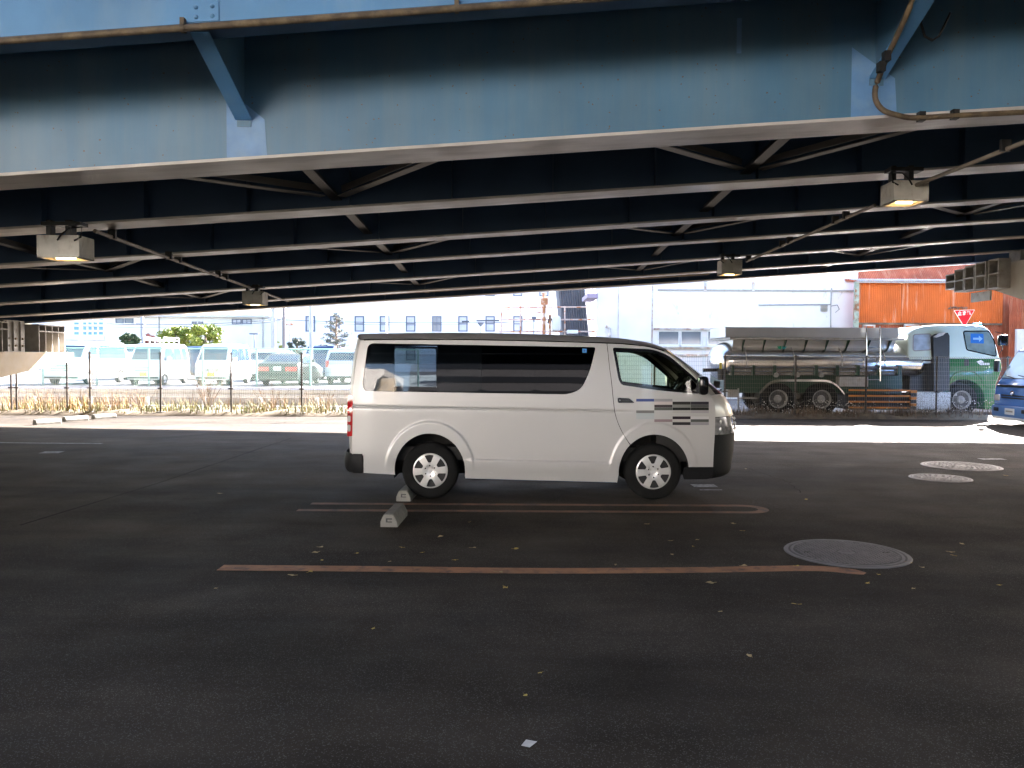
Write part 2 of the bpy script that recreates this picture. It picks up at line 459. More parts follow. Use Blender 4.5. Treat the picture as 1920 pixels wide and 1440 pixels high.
# ------------------------------------------------------------------ viaduct
DEPTH = 1.5
Y0, SP = 8.46, 2.2
BOT = [(350.5, 293.5, 238), (437.5, 383, 327), (497.7, 442, 384.5), (533.5, 479.5, 422), (566.5, 513, 453.8), (590, 536.5, 479), (604, 551, 496)]
FW = [0.56, 0.46, 0.37, 0.36, 0.36, 0.34, 0.30]
def quad_fit(i):
    Y = Y0 + SP * i
    p = [P(x, y, Y) for x, y in zip((100, 960, 1820), BOT[i])]
    (x0, z0), (x1, z1), (x2, z2) = [(q.x, q.z) for q in p]
    def f(X):
        if X < x0: return z0 + (z1 - z0) / (x1 - x0) * (X - x0)
        if X > x2: return z2 + (z2 - z1) / (x2 - x1) * (X - x2)
        return (z0 * (X - x1) * (X - x2) / ((x0 - x1) * (x0 - x2)) + z1 * (X - x0) * (X - x2) / ((x1 - x0) * (x1 - x2)) + z2 * (X - x0) * (X - x1) / ((x2 - x0) * (x2 - x1)))
    return f
GZ = [quad_fit(i) for i in range(7)]
GY = [Y0 + SP * i - FW[i] / 2 for i in range(7)]          # web centre lines
XS = [-34 + 2 * k for k in range(45)]
via = thing('viaduct', 'blue steel girder viaduct ramp rising to the right over the parking lot', 'viaduct', (0, 14, 0))
VO = Vector((0, 14, 0))
def strip(b, zf0, zf1, y0, y1, xs=XS):
    """long bar following the ramp"""
    vs = []
    for X in xs:
        za, zb = zf0(X), zf1(X)
        vs += [(X, y0, za), (X, y1, za), (X, y1, zb), (X, y0, zb)]
    n = len(xs); fs = []
    for i in range(n - 1):
        for k in range(4):
            a, c = 4 * i + k, 4 * i + (k + 1) % 4
            fs.append((a, c, c + 4, a + 4))
    fs += [(3, 2, 1, 0), (4 * n - 4, 4 * n - 3, 4 * n - 2, 4 * n - 1)]
    return b.add(vs, fs)
girders = []
for i in range(7):
    zf = GZ[i]
    wb = strip(MB(VO), lambda X: zf(X) + 0.028, lambda X: zf(X) + DEPTH, GY[i] - 0.008, GY[i] + 0.008)
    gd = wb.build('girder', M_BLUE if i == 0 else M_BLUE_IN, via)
    strip(MB(VO), lambda X: zf(X), lambda X: zf(X) + 0.03, GY[i] - FW[i] / 2, GY[i] + FW[i] / 2).build('bottom_flange', M_FLANGE, gd)
    girders.append(gd)
    st = []
    if i > 0:
        X = -15.2
        while X < 16:
            zb = zf(X) + 0.03
            st.append(((X - 0.007, GY[i] - 0.15, zb + 0.02), (X + 0.007, GY[i] - 0.009, zb + DEPTH - 0.1)))
            X += 1.31
    for a, c in st:
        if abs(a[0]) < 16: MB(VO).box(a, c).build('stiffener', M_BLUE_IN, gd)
# flange splices of the outer girder: a slightly proud plate under the flange
for X in ():
    z = GZ[0](X)
    MB(VO).beam((X - 0.35, GY[0], GZ[0](X - 0.35) - 0.009), (X + 0.35, GY[0], GZ[0](X + 0.35) - 0.009), FW[0] - 0.03, 0.014).build('splice_plate', M_FLANGE, girders[0])

def far_edge(X):
    pts = [(-40, 25.2), (-5.3, 25.05), (-1.3, 25.0), (11.5, 24.5), (17, 24.9), (60, 24.9)]
    for (xa, ya), (xb, yb) in zip(pts, pts[1:]):
        if xa <= X <= xb: return ya + (yb - ya) * (X - xa) / (xb - xa)
    return pts[-1][1]
NEAR_Y = 6.78
def deck_z(X, Y):
    k = (Y - GY[0]) / SP
    i = min(max(int(k), 0), 5)
    t = k - i
    za, zb = GZ[i](X) + DEPTH, GZ[i + 1](X) + DEPTH
    return za + (zb - za) * t
dk = MB(VO); vs = []
rows = []
for X in XS:
    ys = [NEAR_Y] + GY + [far_edge(X)]
    rows.append([(X, y, deck_z(X, y)) for y in ys] + [(X, y, deck_z(X, y) + 0.26) for y in reversed(ys)])
m_ = len(rows[0])
for r_ in rows: vs += r_
fs = []
for i in range(len(rows) - 1):
    for k in range(m_):
        a, c = i * m_ + k, i * m_ + (k + 1) % m_
        fs.append((a, c, c + m_, a + m_))
dk.add(vs, fs).build('deck_slab', M_DECK, via)
for side in (0, 1):
    b = MB(VO); vs = []
    for X in XS:
        y = NEAR_Y + 0.02 if side == 0 else far_edge(X) - 0.22
        z = deck_z(X, y) + 0.25
        vs += [(X, y, z), (X, y + 0.2, z), (X, y + 0.2, z + (0.86 if side == 0 else 0.32)), (X, y, z + (0.86 if side == 0 else 0.32))]
    n = len(XS)
    fs = [(4 * i + k, 4 * i + (k + 1) % 4, 4 * i + 4 + (k + 1) % 4, 4 * i + 4 + k) for i in range(n - 1) for k in range(4)]
    b.add(vs, fs).build('parapet', M_CONC, via)

# fascia beam at the near edge
FY = 6.9
p0, p1 = P(0, 73.5, FY), P(860, 12, FY)
FS = (p1.z - p0.z) / (p1.x - p0.x)
FZ = lambda X: p0.z + FS * (X - p0.x)
fb = strip(MB(VO), lambda X: FZ(X) + 0.02, lambda X: deck_z(X, FY) + 0.03, FY + 0.002, FY + 0.016).build('fascia_beam', M_FASCIA, via)
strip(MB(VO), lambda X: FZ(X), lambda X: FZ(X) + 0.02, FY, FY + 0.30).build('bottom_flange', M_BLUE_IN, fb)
X_ = PX(415, FY); xl = PX(352, FY)
MB(VO).hexa([(xl, FY + 0.004, FZ(xl) + 0.025), (X_, FY + 0.004, FZ(X_) + 0.025), (X_, FY - 0.008, FZ(X_) + 0.025), (xl, FY - 0.008, FZ(xl) + 0.025)],
            [(xl, FY + 0.004, FZ(xl) + 0.62), (X_, FY + 0.004, FZ(X_) + 0.62), (X_, FY - 0.008, FZ(X_) + 0.62), (xl, FY - 0.008, FZ(xl) + 0.62)]).build('splice_plate', M_FASCIA, fb)
rv = MB().lathe([(0.0, 0.016), (0.010, 0.0145), (0.017, 0.009), (0.0205, 0.0)], (0, 0, 0), (0, -1, 0), 12).mesh('rivet', True)
rv.materials.append(M_FASCIA)
for cx in (373, 403):
    for k in range(7):
        X = PX(cx, FY)
        if k > 5: continue
        link('rivet', rv, fb, Vector((X, FY - 0.008, FZ(X) + 0.065 + 0.083 * k)) - VO)

# knee brackets under the overhang, with repainted patches at their feet
for bi, X in enumerate((-9.05, -2.72, 3.66, 10.0)):
    yb, yt = GY[0] - 0.01, FY + 0.12
    zb, zt = GZ[0](X) + 0.47, FZ(X) + 0.01
    br = MB(VO)
    # web plate of the bracket
    br.add([(X - 0.006, yb, zb + 0.03), (X - 0.006, yt, zt), (X - 0.006, yb, deck_z(X, yb) - 0.02), (X + 0.006, yb, zb + 0.03), (X + 0.006, yt, zt), (X + 0.006, yb, deck_z(X, yb) - 0.02),
            (X - 0.006, yt, deck_z(X, yt) - 0.02), (X + 0.006, yt, deck_z(X, yt) - 0.02)],
           [(0, 1, 6, 2), (3, 5, 7, 4), (0, 3, 4, 1), (2, 6, 7, 5), (1, 4, 7, 6), (0, 2, 5, 3)])
    bo = br.build('knee_bracket', M_BLUE, via)
    MB(VO).beam((X, yb - 0.02, zb), (X, yt, zt - 0.02), 0.165, 0.014, (0, 0, 1)).build('bracket_flange', M_FASCIA, bo)
    MB(VO).box((X - 0.07, GY[0] - 0.022, GZ[0](X) + 0.40), (X + 0.07, GY[0] - 0.009, GZ[0](X) + 0.50)).build('gusset', M_BLUE, bo)
    pw0, pw1 = (-0.18, 0.235) if bi < 2 else (-0.25, 0.22)
    a0, a1 = X + pw0, X + pw1
    y_ = GY[0] - 0.0115
    MB(VO).add([(a0, y_, GZ[0](a0) + 0.034), (a1, y_, GZ[0](a1) + 0.034), (a1 - 0.03, y_, GZ[0](a1) + 0.46), (a0, y_, GZ[0](a0) + 0.80)],
               [(0, 1, 2, 3)]).build('repaint_patch', M_BLUE_NEW, girders[0])

# cross frames and lateral bracing between the girders
for X in (-12.6, -7.45, -2.28, 3.0, 8.25, 13.4):
    cf = None
    for i in range(6):
        ya, yb = GY[i] + 0.012, GY[i + 1] - 0.012
        za, zb = GZ[i](X) + 0.15, GZ[i + 1](X) + 0.15
        ch = MB(VO).beam((X, ya, za), (X, yb, zb), 0.13, 0.012).beam((X, ya, za + 0.05), (X, yb, zb + 0.05), 0.012, 0.09)
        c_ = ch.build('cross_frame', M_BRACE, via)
        ym = (ya + yb) / 2
        d_ = MB(VO).beam((X, ya, za + DEPTH - 0.35), (X, ym, (za + zb) / 2 + 0.05), 0.09, 0.012, (1, 0, 0)).beam((X, yb, zb + DEPTH - 0.35), (X, ym, (za + zb) / 2 + 0.05), 0.09, 0.012, (1, 0, 0))
        d_.build('frame_diagonal', M_BLUE_IN, c_)
        if i in (0, 2, 4):
            for sx in (-1, 1):
                X2 = X + sx * 2.05
                lat = MB(VO).beam((X2, ya + 0.05, GZ[i](X2) + 0.15), (X + sx * 0.12, yb - 0.25, GZ[i + 1](X) + 0.15), 0.12, 0.012)
                lat.beam((X2, ya + 0.05, GZ[i](X2) + 0.245), (X + sx * 0.12, yb - 0.25, GZ[i + 1](X) + 0.245), 0.012, 0.08)
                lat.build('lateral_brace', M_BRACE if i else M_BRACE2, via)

# conduits
def cpipe(name, pts, r, label, clips=(), m=M_PIPE):
    pts = [Vector(p) for p in pts]
    o = pts[0].copy(); t = thing(name, label, 'conduit', o)
    MB(o).tube(pts, r, 10).build('pipe', m, t, True)
    for c in clips:
        c = Vector(c)
        cl = MB(o).lathe([(r + 0.012, -0.016), (r + 0.012, 0.016)], c, (1, 0, 0), 12)
        cl.box((c.x - 0.018, c.y - 0.03, c.z + r * 0.6), (c.x + 0.018, c.y + 0.03, c.z + r + 0.05)).build('clamp', M_PIPE, t)
    return t
cpipe('conduit_pipe', [(X, FY - 0.03, FZ(X) - 0.03) for X in range(-10, 12)], 0.030, 'long rusty conduit along the lower edge of the blue fascia beam',
      [(x_, FY - 0.03, FZ(x_) - 0.03) for x_ in (PX(-380, FY), PX(351, FY), PX(855, FY), PX(1500, FY))])

# dark diagonal line and cracks in the asphalt
M_DLINE = mat('dark_line', (0.016, 0.014, 0.012), 0.95, spec=0.05, var=0.3, vscale=5)
def wander(pts, step, amp, seed):
    rr = random.Random(seed); out = []
    for a, b in zip(pts, pts[1:]):
        n = max(2, int((b - a).length / step)); nn = Vector((-(b - a).y, (b - a).x)).normalized()
        for k in range(n): out.append(a + (b - a) * k / n + nn * rr.uniform(-amp, amp))
    return out + [pts[-1]]
for k, (pts, w_, lb) in enumerate((([(40, 985), (300, 905), (545, 822)], 0.02, 'dark diagonal line on the left asphalt'),
        ([(1395, 876), (1480, 905), (1500, 925)], 0.012, 'short crack right of the van'), ([(1550, 872), (1700, 880), (1760, 878)], 0.014, 'short crack before the far manholes'))):
    c_ = wander([g(*p) for p in pts], 0.12 if w_ < 0.02 else 0.6, 0.03 if w_ < 0.02 else 0.012, k)
    rr_k = random.Random(k)
    ribbon('asphalt_line', c_, [w_ * rr_k.uniform(0.5, 1.2) for _ in c_], 0.003, M_DLINE, lb)

# weld bead above the outer flange and a blue touch-up on the web
strip(MB(VO), lambda X: GZ[0](X) + 0.031, lambda X: GZ[0](X) + 0.046, GY[0] - 0.020, GY[0] - 0.0085).build('weld_bead', M_FASCIA, girders[0])
q0, q1 = P(1381, 100, GY[0] - 0.01), P(1391, 34, GY[0] - 0.01)
MB(VO).box((q0.x, GY[0] - 0.0105, q0.z), (q1.x, GY[0] - 0.009, q1.z)).build('touch_up_patch', M_BLUE_NEW, girders[0])
# ------------------------------------------------------------------ lamps and their conduits under the girders
M_LAMPBOX = mat('lamp_housing_enamel', (0.44, 0.42, 0.37), 0.55, var=0.12, vscale=7, col2=(0.27, 0.22, 0.16), mix=(0.56, 0.75), mscale=9, mstretch=(1, 1, 0.3))
M_LENS = mat('sodium_lamp_lens', (0.9, 0.6, 0.25), 0.3, emit=(1.0, 0.62, 0.22), estr=0.15)
M_TUBE = mat('sodium_lamp_tube', (1, 0.8, 0.4), 0.3, emit=(1.0, 0.72, 0.30), estr=1.1)
def girder_z(X, Y):
    k = min(max((Y - Y0) / SP, 0), 5.999); i = int(k)
    return GZ[i](X) + (GZ[i + 1](X) - GZ[i](X)) * (k - i)
def lamp(px0, px1, py0, py1, Y, depth, side, label):
    """box lamp; px0..px1, py0..py1 = its front face"""
    a, b = P(px0, py1, Y), P(px1, py0, Y)
    w, h = b.x - a.x, b.z - a.z
    c = Vector(((a.x + b.x) / 2, Y + depth / 2, a.z))
    t = thing('lamp', label, 'lamp', c, 0, 'box lamps hung below the viaduct girders')
    hb = MB()
    t_ = 0.012
    hb.box((-w / 2, -depth / 2, 0), (w / 2, -depth / 2 + t_, h)).box((-w / 2, depth / 2 - t_, 0), (w / 2, depth / 2, h))
    hb.box((-w / 2, -depth / 2 + t_, 0), (-w / 2 + t_, depth / 2 - t_, h)).box((w / 2 - t_, -depth / 2 + t_, 0), (w / 2, depth / 2 - t_, h))
    hb.box((-w / 2 + t_, -depth / 2 + t_, h - t_), (w / 2 - t_, depth / 2 - t_, h))
    hb.box((-w / 2, -depth / 2, 0.001), (-w / 2 + 0.05, depth / 2, 0.013)).box((w / 2 - 0.05, -depth / 2, 0.001), (w / 2, depth / 2, 0.013))
    hb.build('housing', M_LAMPBOX, t)
    MB().box((-w / 2 + 0.04, -depth / 2 + 0.03, 0.035), (w / 2 - 0.04, depth / 2 - 0.03, 0.045)).build('lens', M_LENS, t)
    MB().cyl((0, 0, 0.022), (1, 0, 0), 0.02, w * 0.45, 10).build('lamp_tube', M_TUBE, t)
    top = girder_z(c.x, c.y) - c.z
    mo = MB().box((-w * 0.42, -0.05, h), (-w * 0.30, 0.05, top + 0.02)).box((w * 0.05, -0.06, h), (w * 0.20, 0.06, top + 0.02))
    mo.box((-w * 0.5, -0.09, top - 0.05), (w * 0.45, 0.09, top - 0.004))
    mo.build('mounting_bracket', M_BLACK, t)
    cx = w * 0.5 * side
    MB().tube([(0.0, -depth / 2 - 0.01, h * 0.78), (cx * 0.25, -depth / 2 - 0.05, h * 0.98), (cx * 0.6, -depth / 2 - 0.03, h + 0.08), (cx, -depth * 0.3, h + 0.11),
               (cx * 1.05, -depth * .45, h - 0.02), (cx * 0.8, -depth / 2 - 0.02, h * 0.75)], 0.011, 6).build('cable', M_BLACK, t, True)
    return t
lamp(69, 148, 441, 483, 9.9, 0.36, 1, 'lit cream box lamp at the far left under the viaduct, the larger left one')
lamp(454, 492, 546, 571, 16.5, 0.36, 1, 'small lit box lamp at the far end of the left conduit')
lamp(1676, 1742, 338, 377, 9.9, 0.36, -1, 'large lit cream box lamp at the upper right under the viaduct')
lamp(1353, 1392, 487, 514, 16.5, 0.36, -1, 'small lit box lamp at the far end of the right conduit')
def under(px0, py0, Y0_, px1, py1, Y1_, label, extra=(), r=0.026):
    a, b = P(px0, py0, Y0_), P(px1, py1, Y1_)
    pts = [a + (b - a) * k / 14 for k in range(15)] + [Vector(q) for q in extra]
    cl = []
    for i in range(7):
        for Y in (GY[i] - FW[i] / 2, GY[i] + FW[i] / 2):
            if min(a.y, b.y) < Y < max(a.y, b.y):
                t = (Y - a.y) / (b.y - a.y); cl.append(a + (b - a) * t)
    o = pts[0].copy(); t = thing('conduit_pipe', label, 'conduit', o)
    MB(o).tube(pts, r, 8).build('pipe', mat('dull_conduit', (0.22, 0.19, 0.16), 0.55, 0.2, var=0.2, vscale=6), t, True)
    for c in cl:
        MB(o).box((c.x - 0.05, c.y - 0.025, c.z - 0.02), (c.x + 0.05, c.y + 0.025, c.z + 0.10)).build('clamp', M_BLACK, t)
    return t
e1 = P(540, 564, 19.6)
under(178, 433, 10.2, 528, 561, 19.0, 'grey conduit running away from the left box lamp beneath the girders',
      [e1] + [P(x, 564 - (x - 540) * 0.0613 - 2, 19.7) for x in (560, 700, 900, 1100, 1330)])
under(1400, 490, 17.0, 1640, 385, 11.6, 'grey conduit between the two right hand box lamps beneath the girders')
under(1690, 358, 10.2, 2050, 215, 7.4, 'dark conduit leaving the upper right lamp towards the frame edge')
# thick cable hanging down the outer girder on the right
cz = [(1722, -30), (1705, 15), (1685, 60), (1664, 105), (1650, 140), (1641, 168), (1643, 190), (1657, 207), (1683, 216), (1715, 221), (1790, 217), (1925, 210), (2050, 203)]
pp = [P(x, y, FY + 0.35 + (GY[0] - FY - 0.7) * min(1, max(0, y / 150))) for x, y in cz]
pp = [Vector((q.x, q.y, q.z)) for q in pp]
sm = []
for i in range(len(pp) - 1):
    p0_, p1_, p2_, p3_ = pp[max(i - 1, 0)], pp[i], pp[i + 1], pp[min(i + 2, len(pp) - 1)]
    for k in range(4):
        t = k / 4
        sm.append(0.5 * ((2 * p1_) + (p2_ - p0_) * t + (2 * p0_ - 5 * p1_ + 4 * p2_ - p3_) * t * t + (3 * p1_ - p0_ - 3 * p2_ + p3_) * t ** 3))
o_ = sm[0].copy()
ct = thing('hanging_cable', 'thick brown cable bending down the blue girder at the top right', 'cable', o_)
MB(o_).tube(sm, 0.026, 10).build('cable', M_PIPE, ct, True)
for (x, y) in ((1727, 221), (1790, 217), (1662, 108), (1652, 128)):
    c = P(x, y, GY[0] - 0.33 if y > 200 else 7.6)
    MB(o_).box((c.x - 0.03, c.y - 0.035, c.z - 0.035), (c.x + 0.03, c.y + 0.035, c.z + 0.055)).build('clamp', M_BLACK, ct)
c2 = [P(x, y, GY[0] - 0.3) for x, y in [(1722, 2), (1728, 20), (1727, 45), (1734, 68), (1748, 76), (1760, 68), (1772, 45), (1782, 24)]]
MB(o_).tube(c2, 0.012, 6).build('loose_wire', M_BLACK, ct, True)

# ------------------------------------------------------------------ piers with restrainer boxes
M_CREAM = mat('cream_pier_paint', (0.46, 0.37, 0.25), 0.75, var=0.1, vscale=1.2, col2=(0.50, 0.46, 0.40), mix=(0.4, 0.7), mscale=0.8, bump=0.1, bscale=60)
def pier(label, side):
    if side < 0:
        t = thing('viaduct_pier', label, 'pier', (-13.6, 15, 0))
        o = Vector((-13.6, 15, 0)); xf = -12.38
        zt = 1.74
        cap = [(7.5, zt), (22.6, zt), (22.6, 1.52), (19.4, 1.12), (16.6, 0.9), (12.0, 0.9), (9.2, 1.2), (7.5, 1.5)]
        MB(o).prism(cap, 'x', xf - 2.0, xf).build('pier_cap', M_CREAM, t)
        MB(o).box((xf - 1.7, 12.6, -0.05), (xf - 0.3, 16.0, 0.92)).build('column', M_CREAM, t)
        # bearing plinths with bolted face plates between the girders
        for k, (ya, yb) in enumerate(((19.9, 20.75), (17.7, 18.5))):
            zt2 = GZ[5](xf) - 0.02 if k == 0 else GZ[4](xf) - 0.02
            pl = MB(o).box((xf - 1.2, ya, zt), (xf - 0.25, yb, zt2)).build('bearing_plinth', M_STEEL_BR, t)
            for q in range(3):
                y = ya + 0.05 + q * (yb - ya - 0.1) / 2.6
                MB(o).box((xf - 0.249, y - 0.012, zt + 0.02), (xf - 0.20, y + 0.012, zt2 - 0.03)).build('rib', M_STEEL_BR, pl)
                for zz in (0.16, 0.34):
                    MB(o).cyl((xf - 0.23, y + 0.1, zt + zz), (1, 0, 0), 0.028, 0.06, 10).build('bolt', M_PIPE, pl)
        for (ya, yb) in ((21.05, 22.25), (18.85, 19.75)):
            bx = MB(o)
            z0, z1 = zt + 0.01, min(GZ[6](xf), GZ[5](xf)) - 0.08
            bx.box((xf - 0.9, ya, z0), (xf - 0.25, yb, z0 + 0.03)).box((xf - 0.9, ya, z1 - 0.03), (xf - 0.05, yb, z1)).box((xf - 0.9, ya, z1 - 0.2), (xf - 0.05, yb, z1 - 0.17))
            n = 5
            for q in range(n):
                y = ya + (yb - ya) * q / (n - 1)
                bx.box((xf - 0.9, y - 0.012, z0), (xf - 0.05, y + 0.012, z1))
            bx.box((xf - 0.92, ya, z0), (xf - 0.88, yb, z1))
            bx.build('restrainer_box', M_STEEL_BR, t)
    else:
        t = thing('viaduct_pier', label, 'pier', (12.4, 14, 0))
        o = Vector((12.4, 14, 0)); xf = 11.55; zt = 3.93
        cap = [(7.5, zt), (20.2, zt), (20.2, 3.6), (17.9, 2.95), (16.0, 2.7), (12.0, 2.7), (9.2, 3.1), (7.5, 3.6)]
        MB(o).prism(cap, 'x', xf, xf + 2.0).build('pier_cap', M_CONC, t)
        MB(o).box((xf + 0.3, 12.2, -0.05), (xf + 1.7, 15.6, 2.72)).build('column', M_CONC, t)
        x1 = xf - 0.02
        for k, (ya, yb, za, zb, xx) in enumerate(((20.42, 20.86, 3.47, 3.86, 0.28), (19.96, 20.38, 3.37, 3.93, 0.32), (19.5, 19.92, 3.36, 3.97, 0.32), (19.04, 19.46, 3.34, 4.0, 0.32), (18.6, 19.0, 3.33, 4.02, 0.28))):
            bx = MB(o); s_ = 0.028
            bx.box((x1 - xx, ya, za), (x1, yb, za + s_)).box((x1 - xx, ya, zb - s_), (x1, yb, zb)).box((x1 - xx, ya, za + s_), (x1, ya + s_, zb - s_)).box((x1 - xx, yb - s_, za + s_), (x1, yb, zb - s_))
            bx.box((x1 - xx, ya + s_, (za + zb) / 2 - 0.015), (x1, yb - s_, (za + zb) / 2 + 0.015)).box((x1 - 0.04, ya + s_, za + s_), (x1 - 0.01, yb - s_, zb - s_))
            bx.build('restrainer_box', M_STEEL_BR, t)
            MB(o).cyl((x1 - xx * 0.5, yb + 0.03, (za + zb) / 2 + 0.1), (0, 1, 0), 0.042, 0.16, 12).build('anchor_rod', M_GALV, t)
        MB(o).box((x1 - 0.05, 19.3, 3.1), (x1, 20.1, 3.33)).build('end_plate', M_STEEL_BR, t)
        MB(o).box((xf + 0.5, GY[5] - 0.22, zt), (xf + 1.1, GY[5] + 0.22, GZ[5](xf + 0.5) + 0.02)).build('bearing', M_STEEL_BR, t)
    return t
pier('cream pier cap with bolted steel restrainer boxes at the far left edge', -1)
pier('grey concrete pier cap with stepped steel restrainer boxes at the right edge', 1)

# ------------------------------------------------------------------ wheel stops, manholes, leaves
M_STOP = mat('wheel_stop_concrete', (0.22, 0.21, 0.19), 0.85, var=0.2, vscale=9, col2=(0.15, 0.145, 0.125), mix=(0.5, 0.7), mscale=5, bump=0.4, bscale=60)
M_DARKBADGE = mat('dark_badge', (0.05, 0.05, 0.05), 0.6)
def wheel_stop(loc, rz, label, L_=0.60):
    """L_ along local y; section in x"""
    t = thing('wheel_stop', label, 'wheel stop', loc, rz, 'concrete wheel stops on the asphalt')
    w, h, tw = 0.17, 0.125, 0.085
    sec = [(-w / 2, 0.0), (w / 2, 0.0), (w / 2, 0.045), (w / 2 - 0.035, h - 0.012), (tw / 2 - 0.005, h), (-tw / 2, h), (-w / 2 + 0.028, h - 0.012), (-w / 2, 0.05)]
    b = MB()
    ys = [-L_ / 2, -L_ / 2 + 0.02, L_ / 2 - 0.02, L_ / 2]; sc = [0.94, 1, 1, 0.94]
    vs = [(x * s_, y, z * (s_ if z > 0 else 1)) for y, s_ in zip(ys, sc) for x, z in sec]
    n = len(sec)
    fs = [(i * n + k, i * n + (k + 1) % n, (i + 1) * n + (k + 1) % n, (i + 1) * n + k) for i in range(3) for k in range(n)]
    fs += [tuple(range(n)), tuple(range(4 * n - 1, 3 * n - 1, -1))]
    b.add(vs, fs).build('block', M_STOP, t)
    MB().box((-0.028, -L_ / 2 - 0.003, 0.045), (0.032, -L_ / 2 + 0.004, 0.085)).build('end_mark', M_DARKBADGE, t)
    MB().box((-0.012, -L_ / 2 - 0.005, 0.055), (0.032, -L_ / 2 - 0.002, 0.073)).build('end_mark', M_STOP, t)
    return t
wl = G(731, 989)
wheel_stop((wl.x, wl.y + 0.30, 0.004), R(-2), 'weathered concrete wheel stop in the empty stall nearest the camera')
wl2 = G(758, 940)
wheel_stop((wl2.x, wl2.y + 0.30, 0.0), R(-2), 'concrete wheel stop touching the rear tyre of the silver van')
for (x, y, lb) in ((58, 796, 'leftmost of three sunlit wheel stops by the fence'), (113, 790, 'middle one of three sunlit wheel stops by the fence'), (168, 785.5, 'rightmost of three sunlit wheel stops by the fence')):
    q = G(x, y)
    wheel_stop((q.x + 0.3, q.y + 0.16, 0), R(-34), lb, 0.6)

M_IRON = mat('cast_iron', (0.15, 0.145, 0.145), 0.5, 0.4, var=0.2, vscale=10, bump=0.2, bscale=90)
M_IRON_D = mat('cast_iron_dirt', (0.075, 0.07, 0.068), 0.6, 0.3, var=0.2, vscale=10)
def manhole(px, py, r, label, style):
    c = G(px, py); t = thing('manhole_cover', label, 'manhole cover', (c.x, c.y, 0.003))
    MB().lathe([(r * 1.0, 0.0), (r * 0.985, 0.008), (r * 0.93, 0.008), (r * 0.925, 0.002)], (0, 0, 0), (0, 0, 1), 48).build('frame_ring', M_IRON, t)
    MB().lathe([(r * 0.925, 0.001), (r * 0.92, 0.006), (0.0, 0.006)], (0, 0, 0), (0, 0, 1), 48).build('cover_plate', M_IRON_D, t)
    MB().lathe([(r * 0.89, 0.006), (r * 0.885, 0.010), (r * 0.85, 0.010), (r * 0.845, 0.006)], (0, 0, 0), (0, 0, 1), 48).build('rim', M_IRON, t)
    b = MB()
    if style == 0:
        n = int(r / 0.032)
        for i in range(-n, n + 1):
            for j in range(-n, n + 1):
                x, y = i * 0.032, j * 0.032
                if 0.13 < math.hypot(x, y) / r or True:
                    if math.hypot(x, y) < r * 0.82 and not (math.hypot(x, y) < r * 0.16):
                        if (i + j) % 2: b.box((x - 0.013, y - 0.009, 0.004), (x + 0.013, y + 0.009, 0.011))
                        else: b.box((x - 0.009, y - 0.013, 0.004), (x + 0.009, y + 0.013, 0.011))
        kind(b.build('stud_pattern', M_IRON, t), 'stuff')
    else:
        for ri in range(2, 8):
            rr = r * 0.1 * ri; n = int(2 * math.pi * rr / 0.085)
            for k in range(n):
                a = 2 * math.pi * (k + 0.5 * (ri % 2)) / n
                cx, cy = rr * math.cos(a), rr * math.sin(a)
                ux, uy = -math.sin(a), math.cos(a)
                b.beam((cx - ux * 0.027, cy - uy * 0.027, 0.009), (cx + ux * 0.027, cy + uy * 0.027, 0.009), 0.030, 0.008)
        kind(b.build('stud_pattern', M_IRON, t), 'stuff')
    MB().lathe([(r * 0.14, 0.006), (r * 0.135, 0.011), (r * 0.08, 0.011), (r * 0.07, 0.008), (0, 0.008)], (0, 0, 0), (0, 0, 1), 24).build('emblem', M_IRON, t)
    for s_ in (-1, 1):
        MB().box((s_ * r * 0.66 - 0.03, -0.012, 0.006), (s_ * r * 0.66 + 0.03, 0.012, 0.0125)).build('key_slot', M_IRON_D, t)
    return t
manhole(1587, 1038, 0.505, 'large studded iron manhole cover nearest the camera at right', 0)
manhole(1802, 874.5, 0.565, 'large round manhole cover farthest back on the right', 1)
manhole(1763, 897, 0.40, 'smaller round manhole cover just in front of the far large one', 1)

M_LEAF = mat('dry_yellow_leaf', (0.50, 0.35, 0.08), 0.7, var=0.3, vscale=25)
M_LEAF2 = mat('dry_tan_leaf', (0.44, 0.33, 0.16), 0.7, var=0.3, vscale=25)
leaf_meshes = []
for k in range(4):
    b = MB(); n = 7; rnd = random.Random(k)
    rim = [(math.cos(2 * math.pi * i / n) * 0.024 * rnd.uniform(0.6, 1.15), math.sin(2 * math.pi * i / n) * 0.017 * rnd.uniform(0.6, 1.2), rnd.uniform(0.001, 0.012)) for i in range(n)]
    b.add([(0, 0, 0.004)] + rim, [(0, 1 + i, 1 + (i + 1) % n) for i in range(n)])
    b.tube([(0.018, 0, 0.004), (0.04, 0.004, 0.006)], 0.0012, 4)
    me = b.mesh('fallen_leaf'); me.materials.append(M_LEAF if k % 2 else M_LEAF2); leaf_meshes.append(me)
leaf_px = [(602, 1027), (752, 1027), (888, 1028), (880, 980), (827, 1007), (790, 1037), (590, 1037), (604, 1051), (545, 1080), (582, 1073), (404, 1104), (670, 1038), (730, 1054), (851, 1051), (937, 1074),
           (968, 1030), (1396, 1062), (1495, 1062), (1330, 1094), (1700, 1055), (1730, 1065), (1648, 1078), (1803, 1020), (1786, 1042), (1779, 1036), (1872, 1098), (1373, 982), (1390, 996), (1256, 1015),
           (1299, 1025), (1307, 1013), (1490, 1134), (1350, 1148), (1012, 1263), (1260, 1040), (1512, 937), (1398, 880), (1627, 1095), (1713, 1105), (572, 898), (410, 926), (948, 1103), (1155, 1060), (1884, 892), (1212, 984),
           (700, 1180), (1405, 1230), (985, 1305)]
